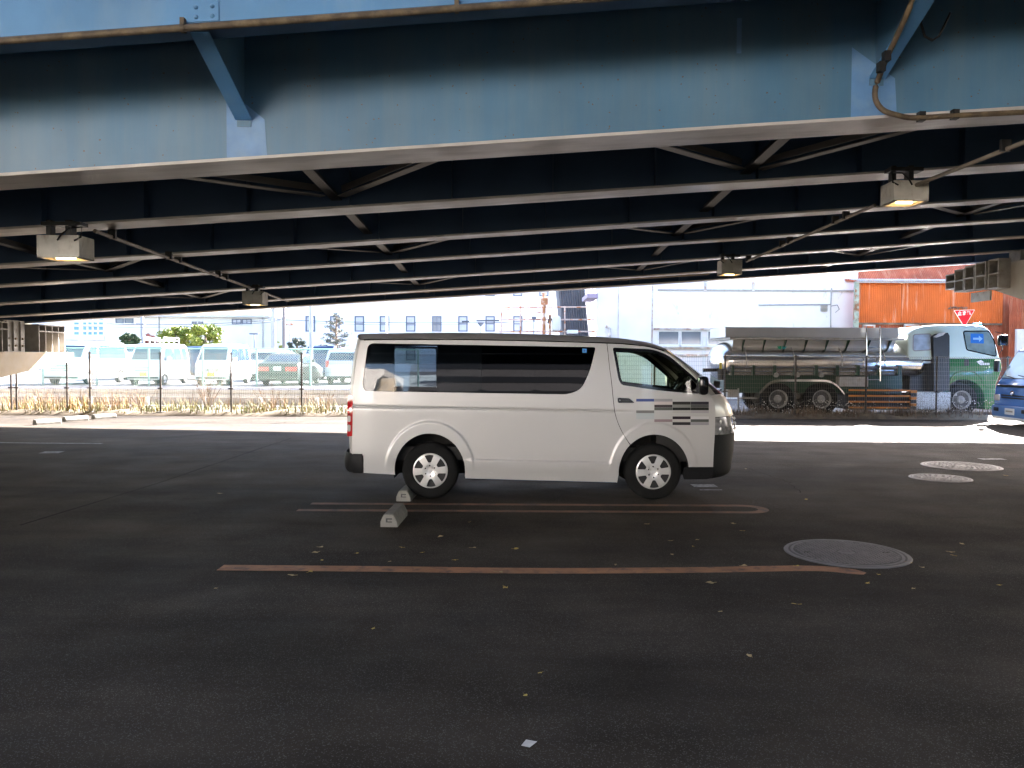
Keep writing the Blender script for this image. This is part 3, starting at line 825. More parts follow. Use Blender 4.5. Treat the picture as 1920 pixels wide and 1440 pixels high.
for k, (x, y) in enumerate(leaf_px):
    q = G(x, y)
    o = link('fallen_leaf', leaf_meshes[k % 4], None, (q.x, q.y, 0.001), (0, 0, random.uniform(0, 6.28)))
    s_ = random.uniform(0.6, 1.35); o.scale = (s_, s_, s_)
    tag(o, 'tiny dry yellowish leaf lying loose on the dark asphalt', 'leaf', 'fallen leaves on the asphalt')
q = G(991, 1395)
b = MB(q); b.add([(q.x - 0.032, q.y - 0.02, 0.003), (q.x + 0.004, q.y - 0.042, 0.006), (q.x + 0.037, q.y - 0.002, 0.012), (q.x - 0.01, q.y + 0.03, 0.005), (q.x + 0.002, q.y - 0.003, 0.004)],
                 [(0, 1, 4), (1, 2, 4), (2, 3, 4), (3, 0, 4)])
tag(b.build('paper_scrap', mat('scrap_paper', (0.55, 0.53, 0.48), 0.8, var=0.1, vscale=30)), 'crumpled pale paper scrap lying at the bottom of the asphalt', 'paper')
# ------------------------------------------------------------------ silver van
M_SILVER = mat('silver_van_paint', (0.50, 0.495, 0.49), 0.35, 0.2, var=0.02, vscale=1.5, coat=0.35)
M_RUBBER = mat('tyre_rubber', (0.007, 0.007, 0.007), 0.85, spec=0.25, var=0.2, vscale=12)
M_TRIM = mat('grained_black_bumper', (0.008, 0.008, 0.009), 0.6, spec=0.25, var=0.2, vscale=10, bump=0.15, bscale=300)
M_GLOSSBLK = mat('gloss_black_trim', (0.006, 0.006, 0.007), 0.15)
M_COVER = mat('silver_wheel_cover', (0.62, 0.61, 0.60), 0.3, 0.4, var=0.06, vscale=9)
M_RIMDARK = mat('dark_steel_rim', (0.03, 0.03, 0.03), 0.5, 0.5)
M_CHROME = mat('chrome', (0.75, 0.75, 0.75), 0.10, 1.0)
M_INT = mat('dark_grey_interior', (0.018, 0.0175, 0.017), 0.8, var=0.15, vscale=20)
M_SEAT = mat('grey_seat_fabric', (0.05, 0.05, 0.052), 0.9, var=0.2, vscale=40)
M_RED = mat('red_lamp_lens', (0.45, 0.010, 0.012), 0.12, coat=1.0)
M_WLENS = mat('white_lamp_lens', (0.62, 0.62, 0.60), 0.1, 0.3, coat=1.0)
M_LAMPCLR = mat('clear_lamp_lens', (0.42, 0.42, 0.42), 0.1, 0.5, coat=1.0, var=0.35, vscale=22)
M_GREEN_GLASS = glass('clear_green_glass', (0.72, 0.80, 0.66), 0.0)
M_PRIV = glass('privacy_glass', (0.030, 0.034, 0.036), 0.0)
M_PRIV2 = glass('tinted_glass', (0.30, 0.34, 0.36), 0.0)
VX, VY = -1.93, 10.05
van = thing('passenger_van', 'silver long wheelbase van parked side on under the viaduct', 'van', (VX, VY, 0))
WV = 0.8475
def sst(t): t = min(max(t, 0), 1); return t * t * (3 - 2 * t)
def hw0(x, z):
    w = WV
    if z > 1.0: w -= 0.10 * ((z - 1.0) / 0.85) ** 1.5
    if z < 0.6: w -= 0.03 * ((0.6 - z) / 0.4) ** 1.6
    if x < 0.35: w -= 0.05 * ((0.35 - x) / 0.35) ** 2
    if x > 3.4: w -= 0.06 * ((x - 3.4) / 0.85) ** 2
    return w
def loc(px, py, off=0.0):
    """photo pixel -> (x, z) on the van's near side"""
    x, z = 2.0, 1.0
    for _ in range(5):
        q = P(px, py, VY - hw0(x, z) + off)
        x, z = q.x - VX, q.z
    return (x, z)
def locs(l): return [loc(*p) for p in l]
WR, WF_ = loc(806, 888), loc(1226, 890)
WZ = 0.335
CR0, CR1 = loc(660, 762), loc(1190, 772)
zcrease = lambda x: CR0[1] + (CR1[1] - CR0[1]) * (x - CR0[0]) / (CR1[0] - CR0[0])
SL0, SL1 = loc(873, 861), loc(1110, 866)
zsill = lambda x: SL0[1] + (SL1[1] - SL0[1]) * (x - SL0[0]) / (SL1[0] - SL0[0])
def hw(x, z):
    w = hw0(x, z)
    if x < loc_door_x: w -= 0.011 * math.exp(-((z - zcrease(x)) / 0.0105) ** 2)
    else: w -= 0.011 * math.exp(-((z - zcrease(x)) / 0.0105) ** 2) * max(0, 1 - (x - loc_door_x) / 0.25)
    for c in (WR[0], WF_[0]):
        rho = math.hypot((x - c) / 0.90, z - WZ)
        fade = sst((z - WZ + 0.02) / 0.20)
        w += 0.013 * sst((0.590 - rho) / 0.035) * fade
    if WR[0] < x < WF_[0]:
        f = sst((x - WR[0] - 0.40) / 0.1) * sst((WF_[0] - 0.42 - x) / 0.25)
        d = z - zsill(x)
        w += f * 0.02 * sst((0.012 - d) / 0.024) * sst((d + 0.22) / 0.16)
    return w
loc_door_x = loc(1150, 760)[0]
near = lambda x, z, o=0.0: (x, -(hw(x, z) + o), z)
far = lambda x, z, o=0.0: (x, hw(x, z) + o, z)
def earc(c, rx, rz, a0, a1, n=26):
    return [(c[0] + rx * math.cos(R(a0 + (a1 - a0) * i / n)), WZ + rz * math.sin(R(a0 + (a1 - a0) * i / n))) for i in range(n + 1)]
ARX, ARZ = 0.408, 0.437
def arch_x(c, z, side): return c[0] + side * ARX * math.sqrt(max(0, 1 - ((z - WZ) / ARZ) ** 2))
gutter = spline(locs([(677, 638), (720, 637), (860, 637), (1000, 639.5), (1138, 643.5), (1180, 646), (1215, 650), (1245, 658)]), 8)
seamF = spline(locs([(1245, 658), (1275, 679), (1305, 706), (1330, 737), (1340, 759), (1341, 782), (1340, 817), (1338, 850), (1337, 876)]), 8)
seamR = spline(locs([(677, 638), (671, 660), (665, 700), (661, 740), (660, 780), (660, 818), (661, 852)]), 6)
gap = spline(locs([(1138, 643.5), (1140, 662), (1143, 690), (1147, 720), (1150, 750), (1154, 778), (1164, 805), (1178, 829)]), 6)
gx = lambda i: gap[i]
# arch ends
a_rear_l = loc(742, 890); a_rear_r = loc(873, 897.5); a_front_l = loc(1157, 905)
def ang(c, p): return math.degrees(math.atan2((p[1] - WZ) / ARZ, (p[0] - c[0]) / ARX))
gapL = [(x - 0.0035, z) for x, z in gap]; gapR = [(x + 0.0035, z) for x, z in gap]
aG = ang(WF_, gap[-1])
body_out = [loc(661, 854), loc(681, 854), loc(682, 886.5)] + [a_rear_l]
body_out += earc(WR, ARX, ARZ, 180 + 4, -8)
body_out += [loc(873, 897.5), loc(1000, 901), loc(1157, 905)]
body_out += earc(WF_, ARX, ARZ, 184, aG + 1.0)
body_out += list(reversed(gapL))
ig = min(range(len(gutter)), key=lambda i: abs(gutter[i][0] - gap[0][0]))
body_out += list(reversed(gutter[:ig]))
body_out += seamR[1:]
bwin = rounded(locs([(690, 643.5), (1117, 651), (1106, 697), (1090, 730), (1066, 739.5), (684, 733.5), (679.5, 722)]), [0.075, 0.03, 0.10, 0.10, 0.12, 0.05, 0.05], 6)
def shell(name, outline, holes, m, parent, off=0.0, step=0.03, sides=(-1, 1), bstep=0.03, extra=None, smooth=True):
    outs = []
    for s_ in sides:
        fn = (lambda x, z: near(x, z, off)) if s_ < 0 else (lambda x, z: far(x, z, off))
        v, f = panel2(outline, holes, step, fn, bstep, extra or [])
        outs.append(MB().add(v, f).build(name, m, parent, smooth, angle=50))
    return outs
def panel2(outline, holes, step, fn, bstep, extra):
    """like panel() with extra rows of points along creases"""
    lo = [dense(outline, bstep)] + [dense(h, bstep) for h in holes]
    vs = []; es = []
    for lp in lo:
        k = len(vs); vs += [Vector(p) for p in lp]; es += [(k + i, k + (i + 1) % len(lp)) for i in range(len(lp))]
    xs = [p[0] for p in lo[0]]; ys = [p[1] for p in lo[0]]
    pts = list(extra)
    nx = int((max(xs) - min(xs)) / step) + 1; ny = int((max(ys) - min(ys)) / step) + 1
    for i in range(1, nx):
        for j in range(1, ny):
            q = (min(xs) + i * step + (step * 0.25 if j % 2 else 0), min(ys) + j * step)
            if extra and (abs(q[1] - zcrease(q[0])) < 0.045 or abs(q[1] - zsill(q[0])) < 0.035 or any(0.53 < math.hypot((q[0] - c[0]) / 0.9, q[1] - WZ) < 0.61 for c in (WR, WF_))): continue
            pts.append(q)
    for p in pts:
        if inside(p, lo[0]) and not any(inside(p, h) for h in lo[1:]): vs.append(Vector(p))
    v2, _, f2, _, _, _ = delaunay_2d_cdt(vs, es, [], 0, 1e-6)
    keep = []
    for f in f2:
        c = (sum(v2[i][0] for i in f) / len(f), sum(v2[i][1] for i in f) / len(f))
        if inside(c, lo[0]) and not any(inside(c, h) for h in lo[1:]): keep.append(tuple(f))
    return [fn(v[0], v[1]) for v in v2], keep
rowsx = []
x = 0.02
while x < 4.4:
    for d in (-0.04, -0.026, -0.017, -0.010, -0.005, 0, 0.005, 0.010, 0.017, 0.026, 0.04): rowsx.append((x, zcrease(x) + d))
    for d in (-0.03, -0.02, -0.012, -0.006, 0, 0.006, 0.012, 0.02, 0.03): rowsx.append((x, zsill(x) + d))
    x += 0.03
for c in (WR, WF_):
    for rr in (0.54, 0.552, 0.560, 0.568, 0.576, 0.584, 0.592, 0.602):
        for k in range(90):
            a = math.pi * k / 89
            rowsx.append((c[0] + rr * 0.90 * math.cos(a), WZ + rr * math.sin(a)))
bs = shell('body_side', body_out, [bwin], M_SILVER, van, 0, 0.035, extra=rowsx)
# front door: painted panel from the gap to the front seam
dwin = rounded(locs([(1148.5, 651.5), (1226, 655), (1256, 668), (1300, 706), (1323, 730), (1318, 739), (1240, 733), (1166, 722), (1160, 713)]),
               [0.03, 0.10, 0.08, 0.05, 0.03, 0.04, 0.3, 0.04, 0.04], 6)
door_out = gapR[:-1] + earc(WF_, ARX, ARZ, aG - 0.3, -4)
door_out += [loc(1287, 876.5)] + list(reversed(seamF)) + list(reversed([p for p in gutter if p[0] > gap[0][0] + 0.004]))[1:]
ds = shell('front_door', door_out, [dwin], M_SILVER, van, 0, 0.035, extra=rowsx)
# thin lower valance under the rear window line / inner linings
shell('inner_lining', body_out, [grow(bwin, 0.006)], M_INT, van, -0.045, 0.12, bstep=0.06, smooth=False)
shell('inner_lining', door_out, [grow(dwin, -0.004)], M_INT, van, -0.045, 0.12, bstep=0.06, smooth=False)
# rear side glass: three panes with slim dividers
def clip_x(poly, xa, xb):
    out = []
    d = dense(poly, 0.02)
    for lim, sg in ((xa, 1), (xb, -1)):
        res = []
        for i in range(len(d)):
            p, q = d[i - 1], d[i]
            ip, iq = (p[0] - lim) * sg >= 0, (q[0] - lim) * sg >= 0
            if ip != iq:
                t = (lim - p[0]) / (q[0] - p[0]); res.append((lim, p[1] + (q[1] - p[1]) * t))
            if iq: res.append(q)
        d = res
    return d
xs_div = [loc(740, 690)[0], loc(903, 690)[0], loc(1003, 690)[0]]
win_in = grow(bwin, -0.004)
edges = [min(p[0] for p in win_in) - 1, xs_div[1] - 0.002, xs_div[2] - 0.002, 9]
for k in range(3):
    poly = clip_x(win_in, edges[k] + (0.004 if k else 0), edges[k + 1])
    sm_ = [p for i, p in enumerate(poly) if (Vector(p) - Vector(poly[i - 1])).length > 1e-4]
    for s_, side in ((-1, bs[0]), (1, bs[1])):
        fn = (lambda x, z: near(x, z, -0.006)) if s_ < 0 else (lambda x, z: far(x, z, -0.006))
        holes = []
        mt = M_PRIV2 if s_ < 0 and k == 0 else M_PRIV
        if s_ > 0 and k == 0: holes = [rounded([(0.34, 1.215), (0.90, 1.215), (0.90, 1.765), (0.34, 1.765)], 0.03, 4)]
        v, f = panel(sm_, holes, 0.08, fn, 0.03)
        MB().add(v, f).build('side_window', mt, side, True)
        if holes:
            v, f = panel(holes[0], [], 0.1, fn, 0.03); MB().add(v, f).build('vent_pane', M_PRIV2, side, True)
# blackout film behind the rear corner of the near glass
v, f = panel(clip_x(grow(bwin, 0.02), -1, xs_div[0] - 0.01), [], 0.1, lambda x, z: near(x, z, -0.03), 0.04)
MB().add(v, f).build('window_blackout', M_GLOSSBLK, bs[0])
v, f = panel(clip_x(grow(bwin, 0.02), loc(819, 690)[0], 9), [], 0.1, lambda x, z: near(x, z, -0.03), 0.04)
MB().add(v, f).build('window_blackout', M_GLOSSBLK, bs[0])
# blue permit sticker
v, f = panel(locs([(1092, 653.5), (1100, 653.7), (1100, 661.5), (1092, 661.3)]), [], 0.03, lambda x, z: near(x, z, -0.003))
MB().add(v, f).build('sticker', mat('blue_sticker', (0.05, 0.25, 0.62), 0.4), bs[0])
v, f = panel(locs([(1094.5, 656), (1097.5, 656.1), (1097.5, 659.3), (1094.5, 659.2)]), [], 0.03, lambda x, z: near(x, z, -0.0015))
MB().add(v, f).build('sticker_mark', mat('dark_blue_ink', (0.02, 0.09, 0.30), 0.4), bs[0])
# door window: black seal ring and clear glass
for s_, d_ in ((-1, ds[0]), (1, ds[1])):
    fn = (lambda o: (lambda x, z: near(x, z, o))) if s_ < 0 else (lambda o: (lambda x, z: far(x, z, o)))
    wo, wi = grow(dwin, 0.003), grow(dwin, -0.032)
    v, f = panel(wo, [wi], 0.05, fn(-0.004), 0.025)
    MB().add(v, f).build('window_seal', M_GLOSSBLK, d_)
    v, f = panel(grow(dwin, -0.028), [], 0.08, fn(-0.016), 0.03)
    MB().add(v, f).build('window_glass', M_GREEN_GLASS, d_, True)
    ho = rounded(locs([(1157.5, 745.5), (1180, 746.5), (1190.5, 755.5), (1158.5, 755.5)]), 0.02, 4)
    v, f = panel(ho, [], 0.03, fn(0.004), 0.02)
    h_ = MB().add(v, f).build('door_handle', M_GLOSSBLK, d_)
    MB().cyl(fn(0.005)(*loc(1162, 750.5)), (0, 1, 0), 0.009, 0.004, 12).build('key_lock', M_CHROME, h_)
    hc = rounded(locs([(1158.5, 756.3), (1191, 756.3), (1192, 762), (1186, 765.5), (1164, 764.5)]), 0.02, 4)
    v, f = panel(hc, [], 0.03, fn(0.005), 0.02)
    MB().add(v, f).build('handle_cup', M_SILVER, d_, True)
# blocky lettering decal on the near door
cols_ = [1192.7, 1226.6, 1260.8, 1294.8, 1329]
rws = [747.7, 753, 758.8, 764, 769.3, 774.6, 780.6, 786, 791.3, 797]
blk = {(0, 0): (45, 62, 115), (0, 4): (100, 100, 98), (0, 5): (150, 158, 160), (0, 6): (152, 158, 160), (1, 0): (128, 126, 130), (1, 2): (52, 45, 45), (1, 3): (74, 78, 72), (1, 7): (120, 105, 107), (2, 1): (25, 25, 20), (2, 2): (110, 112, 107),
       (2, 3): (10, 16, 8), (2, 6): (20, 3, 18), (2, 8): (28, 25, 28), (3, 1): (32, 28, 38), (3, 2): (65, 68, 65), (3, 3): (15, 18, 10), (3, 4): (146, 143, 146), (3, 6): (176, 176, 176), (3, 7): (65, 70, 66), (3, 8): (130, 128, 132),
       (1, 1): (170, 160, 158), (2, 4): (155, 153, 150), (2, 7): (160, 158, 156)}
lin = lambda c: (c / 255 / 12.92) if c < 10 else ((c / 255 + 0.055) / 1.055) ** 2.4
for (c, r_), rgb in blk.items():
    q = [(cols_[c] + 0.15, rws[r_] + 0.1), (cols_[c + 1] - 0.15, rws[r_] + 0.1), (cols_[c + 1] - 0.15, rws[r_ + 1] - 0.1), (cols_[c] + 0.15, rws[r_ + 1] - 0.1)]
    v, f = panel(locs(q), [], 0.03, lambda x, z: near(x, z, 0.0035), 0.03)
    MB().add(v, f).build('decal_block', mat('decal_%d_%d_%d' % rgb, tuple(lin(k) * 1.35 for k in rgb), 0.4), ds[0])

# front face: rows follow the seam, columns go across
SS = [-1 + 2 * i / 40 for i in range(41)]
def dxF(z):
    pts = [(0.3, 0.34), (0.55, 0.375), (0.85, 0.37), (1.0, 0.345), (1.15, 0.29), (1.28, 0.24), (1.5, 0.17), (1.75, 0.10), (1.9, 0.07)]
    for (a, va), (b_, vb) in zip(pts, pts[1:]):
        if z <= b_: return va + (vb - va) * max(0, (z - a)) / (b_ - a)
    return pts[-1][1]
CROWN = 0.092; CROWN_F = 0.045
ztopF, ztopR = seamF[0][1], seamR[0][1]
def fpt(x, z, s_, o=0.0):
    dz = CROWN_F * math.exp(-((ztopF - z) / 0.16)) * (1 - abs(s_) ** 2.6) if z < ztopF + 1e-6 else CROWN_F * (1 - abs(s_) ** 2.6)
    w = hw(x, z)
    return (x + (dxF(z) + o) * (1 - abs(s_) ** 3.4) + o * 0.0, w * s_ * (1 + o * 0.6), z + dz)
def rpt(x, z, s_, o=0.0):
    dz = CROWN * math.exp(-((ztopR - z) / 0.06)) * (1 - abs(s_) ** 2.6)
    w = hw(x, z)
    return (x - (0.105 + o) * (1 - abs(s_) ** 4.5), w * s_ * (1 + o * 0.6), z + dz)
def strip_face(name, seam, fnp, m, parent, s0=-1, s1=1, o=0.0, n=36):
    ss = [s0 + (s1 - s0) * i / n for i in range(n + 1)]
    vs = [fnp(x, z, s_, o) for x, z in seam for s_ in ss]
    k = n + 1
    fs = [(i * k + j, i * k + j + 1, (i + 1) * k + j + 1, (i + 1) * k + j) for i in range(len(seam) - 1) for j in range(n)]
    return MB().add(vs, fs).build(name, m, parent, True, angle=60)
def cutz(seam, za, zb):
    d = []
    for p, q in zip(seam, seam[1:]):
        for k in range(4): d.append((p[0] + (q[0] - p[0]) * k / 4, p[1] + (q[1] - p[1]) * k / 4))
    d.append(seam[-1])
    return [p for p in d if zb - 1e-6 <= p[1] <= za + 1e-6]
zA, zB, zC, zD = loc(1330, 740)[1], loc(1341, 782)[1], loc(1340, 817)[1], loc(1337, 876)[1]
wsh = cutz(seamF, 9, zA)
for sa, sb in ((-1, -0.90), (0.90, 1)): strip_face('windscreen_pillar', wsh, fpt, M_SILVER, van, sa, sb, 0, 4)
ws = strip_face('windscreen', wsh, fpt, M_GREEN_GLASS, van, -0.90, 0.90, -0.004, 30)
strip_face('windscreen_header', cutz(seamF, 9, ztopF - 0.05), fpt, M_GLOSSBLK, ws, -0.90, 0.90, 0.001, 20)
strip_face('cowl', cutz(seamF, zA + 0.05, zA - 0.002), fpt, M_GLOSSBLK, ws, -0.90, 0.90, 0.002, 20)
strip_face('hood', cutz(seamF, zA, zB), fpt, M_SILVER, van)
hz = cutz(seamF, zB, zC)
strip_face('headlamp_backing', hz, fpt, M_GLOSSBLK, van, -1, 1, -0.03)
for sa, sb in ((-1.0, -0.60), (0.60, 1.0)):
    hl = strip_face('headlamp', hz[1:-1], fpt, M_LAMPCLR, van, sa, sb, 0.0, 16)
    for zz in (zB - 0.06, zB - 0.145):
        s_ = -0.93 if sa < 0 else 0.93
        xx = min(seamF, key=lambda p: abs(p[1] - zz))[0]
        q = fpt(xx, zz, s_, 0.004)
        MB().sphere((q[0] - 0.002, q[1], q[2]), 0.027, 10, 8, (0.6, 0.5, 1)).build('reflector', M_WLENS, hl, True)
gr = strip_face('grille', hz, fpt, M_TRIM, van, -0.59, 0.59, 0.004)
for zz in (zB - 0.04, zB - 0.10, zB - 0.16):
    xx = min(seamF, key=lambda p: abs(p[1] - zz))[0]
    MB().tube([fpt(xx, zz, -0.57 + 1.14 * k / 20, 0.012) for k in range(21)], 0.012, 6).build('grille_bar', M_SILVER, gr, True)
fbm = [p for p in cutz(seamF, zC, 0)] + [loc(1337, 886), loc(1334, 893), loc(1326, 898)]
strip_face('front_bumper', fbm, fpt, M_TRIM, van, -1, 1, 0.004)
lower = rounded(locs([(1283, 875.5), (1338.5, 875.5), (1337.5, 892), (1326, 898.5), (1282, 899), (1280, 890)]), 0.015, 3)
for s_ in (-1, 1):
    fn = (lambda x, z: near(x, z, 0.003)) if s_ < 0 else (lambda x, z: far(x, z, 0.003))
    v, f = panel(lower, [], 0.04, fn, 0.03); MB().add(v, f).build('front_bumper_end', M_TRIM, van, True)
# rear face
strip_face('tailgate', seamR, rpt, M_SILVER, van)
rw = [p for p in cutz(seamR, loc(670, 655)[1], loc(662, 733)[1])]
strip_face('rear_window', rw, rpt, M_PRIV, van, -0.82, 0.82, 0.004, 24)
tz = cutz(seamR, loc(661, 741)[1], loc(660, 818)[1])
for sa, sb in ((-1.0, -0.80), (0.80, 1.0)):
    tl = strip_face('tail_lamp', tz, rpt, M_RED, van, sa, sb, 0.006, 8)
    for (ya, yb) in ((779, 790), (796, 809)):
        za, zb = loc(655, ya)[1], loc(655, yb)[1]
        s0, s1 = (sa, sa + 0.055) if sa < 0 else (sb - 0.055, sb)
        strip_face('white_lens', cutz(seamR, za, zb), rpt, M_WLENS, tl, s0 if sa < 0 else s0, s1, 0.012, 4)
# tail lamp wrap on the side panel
for s_, d_ in ((-1, bs[0]), (1, bs[1])):
    fn = (lambda x, z: near(x, z, 0.004)) if s_ < 0 else (lambda x, z: far(x, z, 0.004))
    v, f = panel(rounded(locs([(652, 740), (662, 740), (661.5, 778), (660.5, 818), (651, 818)]), 0.012, 3), [], 0.05, fn, 0.03)
    MB().add(v, f).build('tail_lamp_side', M_RED, van, True)
    for ya, yb in ((779.5, 791), (796.5, 809)):
        v, f = panel(rounded(locs([(651.5, ya), (657.5, ya), (657.5, yb), (651.5, yb)]), 0.015, 3), [], 0.05, (lambda x, z: near(x, z, 0.008)) if s_ < 0 else (lambda x, z: far(x, z, 0.008)), 0.02)
        MB().add(v, f).build('tail_lamp_white', M_WLENS, van, True)
# rear bumper wrapping the corners
rb_z = [loc(660, y)[1] for y in (850.5, 853, 868, 882, 886.5)]
ro = [0.0, 0.022, 0.03, 0.022, 0.0]
path = []
xb = loc(680, 868)[0]
vs = []; nb = 30
for z_, o_ in zip(rb_z, ro):
    pts = [(xb, -(hw0(xb, z_) + o_ * 0.5 + 0.004), z_)]
    for k in range(nb + 1):
        s_ = -1 + 2 * k / nb
        xx = 0.10 - (0.155 + o_) * (1 - abs(s_) ** 5)
        pts.append((xx, (hw0(0.1, z_) + o_ * 0.5 + 0.004) * s_, z_))
    pts.append((xb, hw0(xb, z_) + o_ * 0.5 + 0.004, z_)); vs += pts
k = nb + 3
MB().add(vs, [(i * k + j, i * k + j + 1, (i + 1) * k + j + 1, (i + 1) * k + j) for i in range(4) for j in range(k - 1)]).build('rear_bumper', M_TRIM, van, True, angle=60)
# roof
def zg(x):
    for (xa, za), (xb_, zb_) in zip(gutter, gutter[1:]):
        if xa <= x <= xb_: return za + (zb_ - za) * (x - xa) / max(xb_ - xa, 1e-9)
    return gutter[0][1] if x < gutter[0][0] else gutter[-1][1]
def roof_pt(u, s_, o=0.0):
    xr = gutter[0][0]; xf = gutter[-1][0]
    x = xr + (xf - xr) * u
    xx = x + (dxF(ztopF) * u * u - 0.105 * (1 - u) ** 4) * (1 - abs(s_) ** 3.4)
    z = zg(x) + (CROWN + (CROWN_F - CROWN) * u ** 7) * (1 - abs(s_) ** 2.6) + 0.012 * math.sin(math.pi * u) * (1 - abs(s_) ** 2)
    return (xx, hw(x, zg(x)) * s_, z + o)
def roof_sheet(name, m, o, nu=50, ns=40):
    vs = [roof_pt(i / nu, -1 + 2 * j / ns, o) for i in range(nu + 1) for j in range(ns + 1)]
    k = ns + 1
    return MB().add(vs, [(i * k + j, i * k + j + 1, (i + 1) * k + j + 1, (i + 1) * k + j) for i in range(nu) for j in range(ns)]).build(name, m, van, True, angle=60)
rf = roof_sheet('roof', M_SILVER, 0.0)
roof_sheet('headliner', M_INT, -0.05, 12, 12)
for s_ in (-1, 1):
    MB().tube([(x, s_ * (hw(x, z) + 0.002), z + 0.002) for x, z in gutter[2:]], 0.007, 6).build('rain_gutter', M_GLOSSBLK, rf, True)
# chrome strip along the sill edge and dark underbody
for s_ in (-1, 1):
    pts = locs([(874, 898.5), (1000, 902), (1156, 906)])
    MB().tube([(x, s_ * (hw(x, z) + 0.002), z + 0.006) for x, z in pts], 0.006, 6).build('sill_strip', M_CHROME, van, True)
MB().box((WR[0] + 0.48, -0.76, 0.22), (WF_[0] - 0.48, 0.76, 0.40)).box((0.15, -0.72, 0.30), (WR[0] - 0.45, 0.72, 0.42)).box((WF_[0] + 0.42, -0.70, 0.24), (4.2, 0.70, 0.40)).box((0.3, -0.33, 0.26), (4.2, 0.33, 0.44)).build('underbody', M_INT, van)
for c in (WR, WF_):
    for s_ in (-1, 1):
        b = MB()
        pr = earc(c, ARX + 0.02, ARZ + 0.02, -12, 192, 20)
        vs = [(x, s_ * 0.36, z) for x, z in pr] + [(x, s_ * (hw0(x, z) - 0.02), z) for x, z in pr]
        n = len(pr)
        b.add(vs, [(i, i + 1, n + i + 1, n + i) for i in range(n - 1)] + [tuple(range(n))]).build('wheel_well', M_INT, van)
# wheels
def wheel_parts(t_root, cx, s_, R_=0.33, wdt=0.19, yo=0.80):
    w = MB(); yc = 0
    prof = [(0.205, -wdt / 2 + 0.012), (0.215, -wdt / 2), (0.285, -wdt / 2 - 0.004), (0.312, -wdt / 2 + 0.008), (R_ - 0.004, -wdt / 2 + 0.03), (R_, -wdt / 2 + 0.05), (R_, wdt / 2 - 0.05), (R_ - 0.004, wdt / 2 - 0.03), (0.312, wdt / 2 - 0.008), (0.285, wdt / 2 + 0.004), (0.215, wdt / 2), (0.205, wdt / 2 - 0.012)]
    ctr = (cx, s_ * (yo - wdt / 2), WZ - 0.005)
    ty = w.lathe(prof, ctr, (0, s_, 0), 48).build('wheel', M_RUBBER, t_root, True, angle=40)
    MB().lathe([(0.206, wdt / 2 - 0.014), (0.19, wdt / 2 - 0.05), (0.06, wdt / 2 - 0.055), (0.0, wdt / 2 - 0.055)], ctr, (0, s_, 0), 32).build('rim', M_RIMDARK, ty, True)
    # six spoke cover
    rot = 4
    outl = [(0.208 * math.cos(2 * math.pi * k / 60), 0.208 * math.sin(2 * math.pi * k / 60)) for k in range(60)]
    holes = []
    for k in range(6):
        a = 30 + 60 * k + rot
        ro_, ri_ = 0.186, 0.098
        hp_ = [(ro_ * math.cos(R(a + q)), ro_ * math.sin(R(a + q))) for q in (-17, -9, 0, 9, 17)] + [(ri_ * math.cos(R(a + q)), ri_ * math.sin(R(a + q))) for q in (9, -9)]
        holes.append(rounded(hp_, 0.010, 3))
    def cm(x, z):
        r = math.hypot(x, z)
        d = 0.006 * math.cos(min(r / 0.2, 1) * 1.5) - 0.018 * math.exp(-(r / 0.05) ** 2) + (0.0 if r < 0.195 else -(r - 0.195) * 0.8)
        return (cx + x, s_ * (yo - 0.008 + d), WZ - 0.005 + z)
    v, f = panel(outl, holes, 0.018, cm, 0.012)
    cv = MB().add(v, f).build('wheel_cover', M_COVER, ty, True, angle=50)
    MB().lathe([(0.032, -0.03), (0.032, 0.002), (0.026, 0.008), (0, 0.009)], (cx, s_ * (yo - 0.022), WZ - 0.005), (0, s_, 0), 20).build('hub_cap', M_COVER, ty, True)
    for k in range(6):
        a = R(60 * k + 30 + rot)
        MB().cyl((cx + 0.062 * math.cos(a), s_ * (yo - 0.014), WZ - 0.005 + 0.062 * math.sin(a)), (0, 1, 0), 0.0085, 0.02, 8).build('wheel_nut', M_CHROME, ty)
for cx in (WR[0], WF_[0]):
    for s_ in (-1, 1): wheel_parts(van, cx, s_)
# mirrors
for s_ in (-1, 1):
    mx = 3.98 if s_ < 0 else 4.0
    q = loc(1308, 722)
    mr = MB().bbox((q[0] - 0.03, s_ * 0.86, q[1] - 0.105), (q[0] + 0.075, s_ * 1.03, q[1] + 0.105), 0.035).build('side_mirror', M_GLOSSBLK, van, True)
    MB().beam((q[0] + 0.02, s_ * 0.76, q[1] - 0.06), (q[0] + 0.02, s_ * 0.9, q[1] - 0.04), 0.07, 0.05).build('mirror_arm', M_GLOSSBLK, mr)
    MB().box((q[0] - 0.034, s_ * 0.88, q[1] - 0.085), (q[0] - 0.031, s_ * 1.01, q[1] + 0.085)).build('mirror_glass', M_CHROME, mr)
# small round front under-mirror and wiper on the far corner, as seen against the light
q = loc(1323, 712)
MB().bbox((q[0] + 0.06, 0.55, q[1] - 0.02), (q[0] + 0.13, 0.72, q[1] + 0.07), 0.03).build('under_mirror', M_GLOSSBLK, van, True)
MB().tube([fpt(seamF[23][0], seamF[23][1], s_, 0.03) for s_ in (-0.5, -0.3, -0.1, 0.1)], 0.012, 6).build('wiper', M_GLOSSBLK, van, True)
